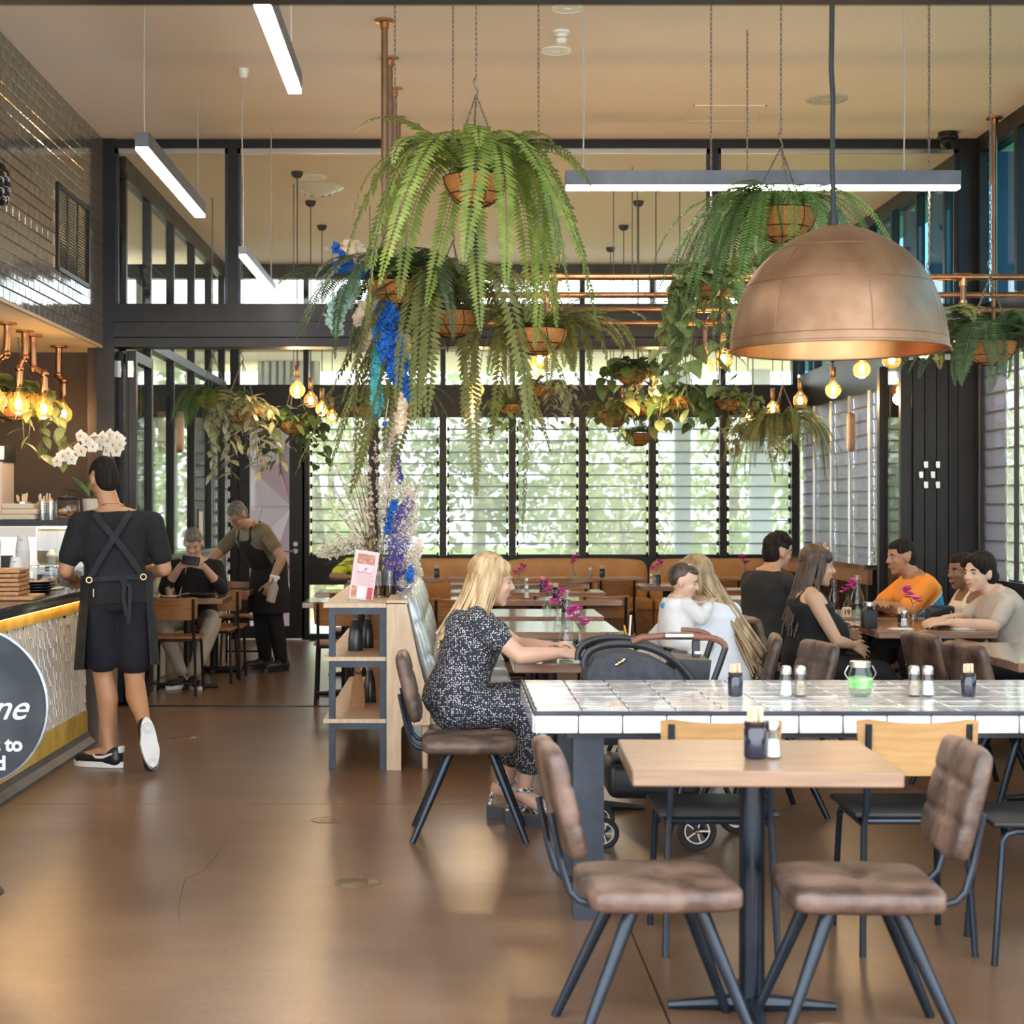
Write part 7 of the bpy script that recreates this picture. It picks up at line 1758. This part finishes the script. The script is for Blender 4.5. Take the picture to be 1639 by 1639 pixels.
# spray bottle in the hand of the bending waiter
p = at(437, 946, 14.68)
t = thing('spray_bottle', 'translucent spray bottle of amber cleaner in the bending waiter\'s hand', 'bottle', p); t.rotation_euler = (0, R(14), 0)
MB().lathe([(0, -.10), (.040, -.10), (.042, -.09), (.042, .04), (.018, .075), (.016, .09)], 18).build('bottle', glass('milky_plastic', (.85, .85, .85), .5, .2, milky=.5, mcol=(.75, .75, .74)), t); MB().lathe([(0, -.095), (.038, -.094), (.038, -.03), (0, -.03)], 16).build('cleaner', pm('amber_cleaner', (.72, .48, .22), rough=.3), t)
b = MB(); b.rbox((-.015, 0, .125), (.09, .03, .03), .008, 2).rbox((.0, 0, .10), (.03, .03, .03), .006, 2); b.build('trigger_head', M_white, t); MB().tube([(-.04, 0, .115), (-.045, 0, .075)], .006, 6).build('trigger', M_white, t)

# --- stroller behind the tiled table
M_sfab = pm('stroller_fabric', (.045, .045, .055), (.065, .065, .078), 30, .9); M_sblk = pm('stroller_black', (.014, .015, .019), rough=.4)
YS = 7.32
def sq(px, py, dy=0): v = at(px, py, YS + dy); return Vector((v.x - PX(1040, YS), dy, v.z))
t = thing('stroller', 'black baby stroller with a tan leather grip parked behind the tiled table', 'stroller', (PX(1040, YS), YS, 0))
bar_ = bez(sq(930, 1062), sq(925, 1030), sq(965, 1022), sq(1010, 1027), 8) + bez(sq(1010, 1027), sq(1050, 1032), sq(1085, 1055), sq(1102, 1090), 8)[1:]
for dy in (-.17, .17): MB().tube([p + Vector((0, dy, 0)) for p in bar_], .016, 8).build('canopy_bar', M_sblk, t)
b = MB(); secs = []
pts = [(934, 1088), (936, 1066), (948, 1048), (975, 1040), (1010, 1042), (1045, 1052), (1075, 1068), (1092, 1088)]
for s_ in (-1, 1):
    for q in pts: b.v.append(tuple(sq(*q) + Vector((0, s_ * .165, 0))))
n = len(pts)
b.f = [tuple(range(n)), tuple(range(2 * n - 1, n - 1, -1))] + [(i, n + i, n + (i + 1) % n, (i + 1) % n) for i in range(n)]; b.m = [0] * len(b.f)
b.build('canopy', M_sfab, t, smooth=30)
for dy in (-.19, .19):
    MB().tube([sq(1150, 1030) + Vector((0, dy, 0)), sq(1140, 1060) + Vector((0, dy, 0)), sq(1125, 1100) + Vector((0, dy, 0)), sq(1090, 1215) + Vector((0, dy, 0)), sq(1060, 1330) + Vector((0, dy, 0))], .014, 8).build('frame_tube', M_sblk, t)
    MB().tube([sq(1000, 1150) + Vector((0, dy, 0)), sq(1050, 1230) + Vector((0, dy, 0)), sq(1130, 1335) + Vector((0, dy * .8, 0))], .013, 8).build('frame_tube', M_sblk, t)
    hp = bez(sq(1150, 1032), sq(1148, 1018), sq(1130, 1014), sq(1100, 1014), 6)
    MB().tube([p + Vector((0, dy, 0)) for p in hp], .014, 8).build('handle_arm', pm('tan_grip_%d' % int(dy * 100), (.20, .08, .05), rough=.5), t)
MB().tube([sq(1115, 1015) + Vector((0, -.19, 0)), sq(1100, 1013) + Vector((0, -.2, 0)), sq(1060, 1012) + Vector((0, -.19, 0)), sq(1020, 1015) + Vector((0, -.19, 0)), sq(1005, 1022) + Vector((0, -.18, 0))], .015, 10).build('grip', bpy.data.materials['tan_grip_-19'], t)
MB().tube([sq(1098, 1012) + Vector((0, -.205, 0)), sq(1055, 1012) + Vector((0, -.205, 0))], .0165, 10).build('grip_clamp', M_chrome, t)
MB().rbox(sq(1103, 1032) + Vector((0, -.205, 0)), (.035, .012, .075), .004, 1).build('strap', M_sblk, t)
MB().rbox(sq(1105, 1038) + Vector((0, -.215, 0)), (.026, .006, .012), .002, 1).build('strap_label', M_whitep, t)
b = MB(); b.v = [tuple(sq(x, y) + Vector((0, d, 0))) for d in (-.16, .16) for x, y in ((1075, 1050), (1130, 1052), (1120, 1130), (1065, 1130))]; b.f = [(0, 1, 2, 3), (7, 6, 5, 4), (0, 4, 5, 1), (1, 5, 6, 2), (2, 6, 7, 3), (3, 7, 4, 0)]; b.m = [0] * 6; b.build('rear_pocket', M_sblk, t, smooth=0)
b = MB(); b.rbox(sq(1020, 1150), (.42, .36, .20), .05, 3); b.build('seat_shell', M_sfab, t); b = MB(); b.rbox(sq(1040, 1240), (.40, .36, .16), .04, 3); b.build('basket', M_sblk, t)
M_tyre = pm('tyre', (.02, .02, .022), rough=.8)
for px, dy, r_ in ((1105, -.2, .085), (1190, .18, .085), (960, -.17, .07), (965, .17, .07)):
    q = sq(px, 1300, 0); q = Vector((q.x, dy, r_))
    w = MB().tube([q + Vector((r_ * .85 * cos(a), 0, r_ * .85 * sin(a))) for a in [2 * pi * i / 24 for i in range(24)]], r_ * .15, 8, closed=True).build('wheel', M_tyre, t)
    b = MB(); b.tube([q + Vector((r_ * .62 * cos(a), 0, r_ * .62 * sin(a))) for a in [2 * pi * i / 20 for i in range(20)]], r_ * .05, 6, closed=True)
    for i in range(5): a = i * 1.2566; b.tube([q, q + Vector((r_ * .66 * cos(a), 0, r_ * .66 * sin(a)))], r_ * .06, 6)
    b.ball(q, r_ * .14, 10, 8); b.build('rim', M_chrome, w)
    MB().tube([q, Vector((q.x - .05, q.y, r_ + .13))], .012, 8).build('fork', M_sblk, t)
b = MB(); b.tube([sq(1105, 1300) * 0 + Vector((sq(1105, 1300).x, -.2, .085)), Vector((sq(1105, 1300).x, .18, .085))], .010, 8); b.build('axle', M_sblk, t)
for dx, dz in ((0, 0), (.012, .006), (-.012, -.008), (.02, .014)): MB().ball(sq(985, 1055) + Vector((dx, -.172, dz)), .009, 8, 6).build('badge', pm('gold_badge', (.75, .6, .3), rough=.3, metal=1) if dx == 0 else bpy.data.materials['gold_badge'], t)

# --- things on the shelf
YM = 9.62
t = thing('menu_stand', 'pink printed menu card in a leaning acrylic stand on the shelf', 'sign', (PX(577, YM), YM, .937), .12)
hcard = mpx(80, YM); wc = mpx(39, YM)
M_pcard = pm('pink_card', (.80, .56, .58), (.84, .66, .70), 6, .5); M_rust = pm('rust_print', (.52, .20, .13), (.70, .38, .28), 50, .6); M_red = pm('red_print', (.60, .09, .12), rough=.6); M_greyp = pm('grey_print', (.50, .38, .42), rough=.7)
cd = MB().rbox((0, 0, hcard / 2), (wc, .005, hcard), .001, 1).build('card', M_pcard, t, (0, 0, .006), (R(-10), 0, 0))
cd.rotation_euler = (R(-10), R(9), 0)
MB().rbox((0, -.0035, hcard * .83), (wc * .72, .001, hcard * .20), .0004, 1).build('header_print', M_rust, cd)
MB().rbox((.0, -.0035, hcard * .63), (wc * .56, .001, hcard * .15), .0004, 1).build('title_panel', pm('pale_panel', (.84, .72, .76), rough=.6), cd)
text_mesh('title_letter', 'x', .05, .0004, M_red, cd, (.0, -.0046, hcard * .635), (R(90), 0, 0), shear=.4)
MB().rbox((0, -.0035, hcard * .555), (wc * .6, .001, hcard * .018), .0003, 1).build('underline', M_red, cd)
for i in range(5): MB().rbox((0, -.0033, hcard * (.50 - .045 * i)), (wc * (.8 if i % 2 == 0 else .6), .0008, .0022), .0002, 1).build('print_line', M_greyp, cd)
for x, m in ((-.33, M_rust), (.33, M_red)): MB().rbox((x * wc, -.0035, hcard * .15), (wc * .22, .001, hcard * .24), .0004, 1).build('photo_print', m, cd)
MB().rbox((0, -.0035, hcard * .15), (wc * .36, .001, hcard * .24), .0004, 1).build('white_panel', M_whitep, cd)
MB().rbox((0, .0, .003), (wc * 1.05, .09, .005), .002, 1).build('acrylic_foot', M_jar, t)
MB().rbox((0, .0045, hcard / 2), (wc * 1.04, .003, hcard * 1.02), .001, 1).build('acrylic_back', M_jar, cd)
M_bag = pm('black_pouch', (.012, .012, .013), (.03, .03, .03), 20, .25); M_kraft = pm('kraft_bag', (.42, .22, .10), (.52, .29, .14), 14, .7)
def bag(px, Y, z, w, h, m, lab, lean=0):
    t = thing('coffee_bag', lab, 'bag', (PX(px, Y), Y, z), group='coffee bags on the shelf')
    b = MB(); rings = []
    for (f, a, c) in ((0, .5, .32), (.05, .5, .34), (.35, .48, .32), (.6, .40, .20), (.8, .24, .07), (.88, .16, .04), (1, .22, .02)):
        rings.append([(w * a * x * (1 if abs(x) else 1), w * c * y, h * f) for x, y in ((-1, -.6), (-.6, -1), (.6, -1), (1, -.6), (1, .6), (.6, 1), (-.6, 1), (-1, .6))])
    vs = [v for r_ in rings for v in r_]; fs = [tuple(range(7, -1, -1)), tuple(range(48, 56))]
    for i in range(6):
        for j in range(8): fs.append((i * 8 + j, i * 8 + (j + 1) % 8, (i + 1) * 8 + (j + 1) % 8, (i + 1) * 8 + j))
    b.add(vs, fs); b.build('pouch', m, t, smooth=50); MB().rbox((0, 0, h * .84), (w * .36, .012, .012), .003, 1).build('tie', M_black if m is M_kraft else M_kraft, t)
bag(569, 9.75, .637, .085, .22, M_bag, 'black coffee pouch at the front of the upper shelf, left one'); bag(588, 9.95, .637, .075, .21, M_bag, 'black coffee pouch at the front of the upper shelf, right one')
bag(577, 10.5, .637, .085, .22, M_bag, 'black coffee pouch behind on the upper shelf'); bag(602, 10.6, .637, .10, .26, M_kraft, 'brown kraft coffee bag at the back of the upper shelf')
bag(573, 9.9, .287, .085, .24, M_kraft, 'brown kraft coffee bag at the front of the lower shelf'); bag(592, 10.15, .287, .075, .24, M_bag, 'black coffee pouch on the lower shelf'); bag(606, 10.9, .287, .10, .26, M_kraft, 'brown kraft coffee bag at the back of the lower shelf')

# --- round chalkboard sign at the left edge
YR = 6.3; c = at(-52, 1131, YR); rr_ = mpx(129, YR)
t = thing('chalkboard_sign', 'round black chalkboard sign with white lettering at the left picture edge', 'sign', (c.x, YR, 0))
M_chalk = pm('chalkboard', (.018, .023, .030), (.05, .058, .068), 4, .75); M_rimm = pm('pewter_rim', (.30, .32, .36), (.45, .47, .5), 20, .35, metal=.6)
b = MB(); b.lathe([(0, 0), (rr_ * .975, 0), (rr_ * .975, .02), (0, .02)], 64); bd = b.build('board', M_chalk, t, (0, 0, c.z), (R(90), 0, 0))
MB().tube([(rr_ * .985 * cos(a), 0, c.z + rr_ * .985 * sin(a)) for a in [2 * pi * i / 64 for i in range(64)]], .009, 8, closed=True).build('rim', M_rimm, t)
def sg(px, py): v = at(px, py, YR); return (v.x - c.x, -.022, v.z)
text_mesh('lettering', 'ne', .135, .001, M_white, t, sg(16, 1133), (R(90), 0, 0), shear=.45, bold=.0)
text_mesh('lettering', 't to', .074, .001, M_white, t, sg(15, 1191), (R(90), 0, 0), bold=.0018)
text_mesh('lettering', 'd', .074, .001, M_white, t, sg(4, 1221), (R(90), 0, 0), bold=.0018)
MB().tube([(-.05, .02, 0), (-.05, .02, c.z)], .016, 10).build('stand_pole', M_black, t); MB().lathe([(0, .02), (.17, .012), (.18, 0), (0, 0)], 28, (-.05, .02, 0)).build('stand_base', M_black, t)

# --- counter goods
ZK = .981
t = thing('wooden_tray_stack', 'stack of wooden serving boards at the counter end', 'boards', (-2.45, 9.0, ZK), .06)
M_tray = pm('acacia_board', (.36, .16, .06), (.48, .24, .10), 6, .45, stretch=(9, 1, 9))
MB().rbox((.05, 0, .012), (.30, .36, .022), .006, 2).build('board', M_tray, t)
for i in range(6): MB().rbox((0, 0, .036 + i * .024), (.24, .30, .021), .006, 2, rz=.02 * (i % 3 - 1)).build('board', M_tray, t)
_cup = MB().lathe([(.042, 0), (.044, .003), (.043, .008), (.031, .095), (.030, .098), (0, .098)], 18).mesh('paper_cup', pm('paper_cup_white', (.78, .76, .73), rough=.6), 50)
def cups(x, y, n, lab, s=1.0, z=ZK):
    t = thing('cup_stack', lab, 'cups', (x, y, z), group='paper cup stacks')
    for i in range(n): link_mesh('paper_cup', _cup, t, (0, 0, i * .0105 * s), (0, 0, i), (s, s, s))
    MB().tube([(.03 * s * cos(a) * 1.14, .03 * s * sin(a) * 1.14, n * .0105 * s + .06 * s) for a in (-1.9, -1.6, -1.3)], .002, 4).build('print_mark', M_black, t)
cups(-2.62, 9.42, 26, 'tallest stack of upturned white paper cups at the picture edge', 1.1); cups(-2.52, 9.55, 12, 'short stack of upturned paper cups in front of the tall ones', 1.0); cups(-2.56, 9.85, 24, 'stack of upturned white paper cups with a printed mark, nearest the till', .98)
t = thing('plate_stack', 'stack of black plates on the counter', 'plates', (-2.45, 9.72, ZK), group=None)
_pl = MB().lathe([(0, 0), (.08, 0), (.108, .014), (.108, .018), (.08, .008), (0, .008)], 26).mesh('plate', M_bshoe, 40)
for i in range(4): link_mesh('plate', _pl, t, (0, 0, .001 + i * .016))
t = thing('pastry_cloche', 'clear acrylic pastry box on the counter beside the plates', 'box', (-2.52, 10.12, ZK)); MB().rbox((0, 0, .075), (.22, .2, .14), .02, 2).build('cover', M_jar, t); MB().rbox((0, 0, .006), (.25, .23, .012), .004, 1).build('tray', M_chrome, t)
for i, (x, m) in enumerate(((-.06, M_tray), (.02, M_pcard), (.07, M_tray))): MB().ball((x, 0, .04), (.035, .035, .028), 12, 8).build('pastry', m, t)
t = thing('payment_terminal', 'black tablet till on a stand behind the cups', 'till', (-2.78, 10.15, ZK)); MB().rbox((0, 0, .02), (.16, .14, .04), .01, 2).build('base', M_black, t); MB().tube([(0, 0, .04), (.0, .03, .12)], .015, 8).build('stand', M_black, t); MB().rbox((0, .0, .15), (.17, .015, .12), .005, 2, rx=-.5, rz=.4).build('tablet', M_black, t); MB().rbox((.06, -.05, .09), (.10, .006, .03), .002, 1, ry=.5).build('receipt', M_stick, t)
# glass cake display cabinet behind the counter end
CB = (-2.97, -2.30, 10.75, 11.35, 1.40)
t = thing('display_cabinet', 'steel and glass cake display cabinet behind the counter end', 'cabinet', (0, 0, 0))
M_ss = pm('stainless', (.48, .42, .35), (.58, .52, .44), 5, .3, metal=.85)
MB().span((CB[0], CB[2], 0), (CB[1], CB[3], .86)).build('body', M_ss, t, smooth=0); MB().span((CB[0], CB[2], .86), (CB[0] + .27, CB[3], 1.36)).build('side_panel', M_ss, t, smooth=0)
MB().span((CB[0], CB[2] - .02, 1.36), (CB[1], CB[3], 1.40)).build('top', M_black, t, smooth=0); MB().span((CB[0] + .27, CB[3] - .03, .86), (CB[1], CB[3], 1.36)).build('back', M_ss, t, smooth=0); MB().span((CB[1] - .02, CB[2], .86), (CB[1], CB[3], 1.36)).build('side_panel', M_ss, t, smooth=0)
MB().span((CB[0] + .27, CB[2], .88), (CB[1] - .02, CB[2] + .008, 1.33)).build('glass_front', M_jar, t, smooth=0); MB().span((CB[0] + .27, CB[2] + .02, 1.10), (CB[1] - .02, CB[3] - .04, 1.112)).build('shelf', M_ss, t, smooth=0)
MB().span((CB[0] + .28, CB[2] + .03, 1.345), (CB[1] - .03, CB[2] + .06, 1.358)).build('strip_light', emit('warm_strip', (1, .78, .42), 14), t, smooth=0)
MB().span((CB[0] + .02, CB[2] - .004, 1.29), (CB[0] + .26, CB[2], 1.355)).build('badge_plate', pm('pewter', (.5, .44, .38), rough=.4, metal=.5), t, smooth=0)
_cw = MB().lathe([(0, 0), (.027, 0), (.040, .055)], 10).mesh('paper_case', M_whitep, 0); _ct = MB().lathe([(.039, .05), (.036, .065), (.02, .085), (0, .095)], 12).mesh('icing', M_white, 50)
for i in range(3):
    for j in range(1):
        k = thing('cupcake', 'white iced cupcake in the cake cabinet, %s one' % ('left', 'middle', 'right')[i], 'cupcake', (CB[0] + .335 + i * .09, CB[2] + .12 + j * .13, 1.112), group='cupcakes in the cabinet'); link_mesh('paper_case', _cw, k); link_mesh('icing', _ct, k)
ZT = 1.40
t = thing('carton_stack', 'stack of cream takeaway cartons on the display cabinet', 'boxes', (CB[0] + .10, 11.0, ZT))
for i in range(3): MB().rbox((.01 * (i % 2), 0, .018 + i * .036), (.23 - .02 * (i == 2), .2, .034), .004, 1).build('carton', pm('cream_carton_%d' % i, (.72, .58, .42), rough=.7), t)
for i, dx in enumerate((.245, .30)):
    t = thing('steel_cup_stack', ('left' if i == 0 else 'right') + ' stack of steel cups on the display cabinet', 'cups', (CB[0] + dx, 11.0, ZT), group='steel cup stacks')
    me = MB().lathe([(0, 0), (.024, 0), (.028, .05), (.029, .05), (.029, .055)], 14).mesh('steel_cup', M_chrome, 40)
    for q in range(5): link_mesh('steel_cup', me, t, (0, 0, q * .016))
    MB().lathe([(0, .115), (.02, .115), (.015, .13), (0, .14)], 10).build('contents', M_stick, t)
t = thing('cookie_jar', 'glass cookie jar with a black lid on the display cabinet', 'jar', (CB[0] + .415, 10.98, ZT)); MB().lathe([(0, .003), (.072, .003), (.078, .012), (.078, .12), (.066, .135)], 24).build('glass', M_jar, t); MB().lathe([(.07, .13), (.072, .133), (.072, .15), (.02, .156), (.012, .165), (0, .168)], 22).build('lid', M_black, t)
for i in range(4): MB().lathe([(0, 0), (.035, .002), (.035, .012), (0, .014)], 16).build('cookie', M_tray, t, (-.025 + .05 * (i % 2), 0, .01 + .02 * i), (.2 * i, .1, 0))
for i, (dx, Y) in enumerate(((.06, 11.2), (.21, 11.2))):
    t = thing('utensil_tin', ('left' if i == 0 else 'right') + ' steel tin of wooden spoons on the display cabinet', 'tin', (CB[0] + dx, Y, ZT)); MB().lathe([(0, .002), (.055, .002), (.055, .12), (.052, .12), (.052, .01), (0, .01)], 20).build('tin', M_chrome, t); rg = random.Random(i)
    for q in range(9): a = rg.uniform(0, 6.3); MB().tube([(.02 * cos(a), .02 * sin(a), .02), (.04 * cos(a), .04 * sin(a), .15 + rg.uniform(0, .03))], .006, 6).build('wooden_spoon', M_stick, t)
# beige coffee tower with tile trim
t = thing('service_pillar', 'beige steel service pillar trimmed with white tiles behind the counter', 'pillar', (-3.30, 11.6, 0))
MB().span((-.16, -.1, 0), (.17, .2, 1.80)).build('body', pm('beige_steel', (.55, .43, .34), (.6, .48, .38), 3, .35), t, smooth=0)
for i in range(3): MB().rbox((-.10 + i * .115, -.11, 1.86), (.11, .02, .095), .004, 1).build('tile', M_wtileedge, t)
MB().span((-.17, -.1, 1.80), (.18, .21, 1.92)).build('cap', M_black, t, smooth=0)
# floor discs
for i, (px, py, w) in enumerate(((573, 1413, 78), (525, 1313, 56), (293, 1180, 44))):
    Y = F * EYE / (py - CY); t = thing('floor_outlet', ('nearest', 'middle', 'farthest')[i] + ' round brass floor outlet plate in the concrete', 'floor plate', (PX(px, Y), Y, 0), group='round floor outlets'); r_ = mpx(w, Y) / 2
    MB().lathe([(0, .003), (r_ * .86, .003), (r_ * .88, .0015), (r_ * .92, .0015), (r_ * .94, .003), (r_, .0005)], 32).build('plate', pm('worn_brass_%d' % i, (.14, .085, .045), (.26, .17, .09), 30, .35, metal=.5), t)
    MB().lathe([(r_ * .35, .0042), (r_ * .42, .0042), (r_ * .42, .003), (r_ * .35, .003)], 24).build('ring', M_coppero, t)
# framed notice on the left glass
p = at(301, 838, 16.6)
t = thing('framed_notice', 'white framed notice on the left glass wall above the man with the phone', 'sign', (XG + .005, 16.6, p.z)); MB().rbox((.008, 0, 0), (.014, .30, .30), .004, 1).build('frame', M_frame, t); MB().rbox((.017, 0, 0), (.004, .24, .24), .001, 1).build('sheet', M_whitep, t)
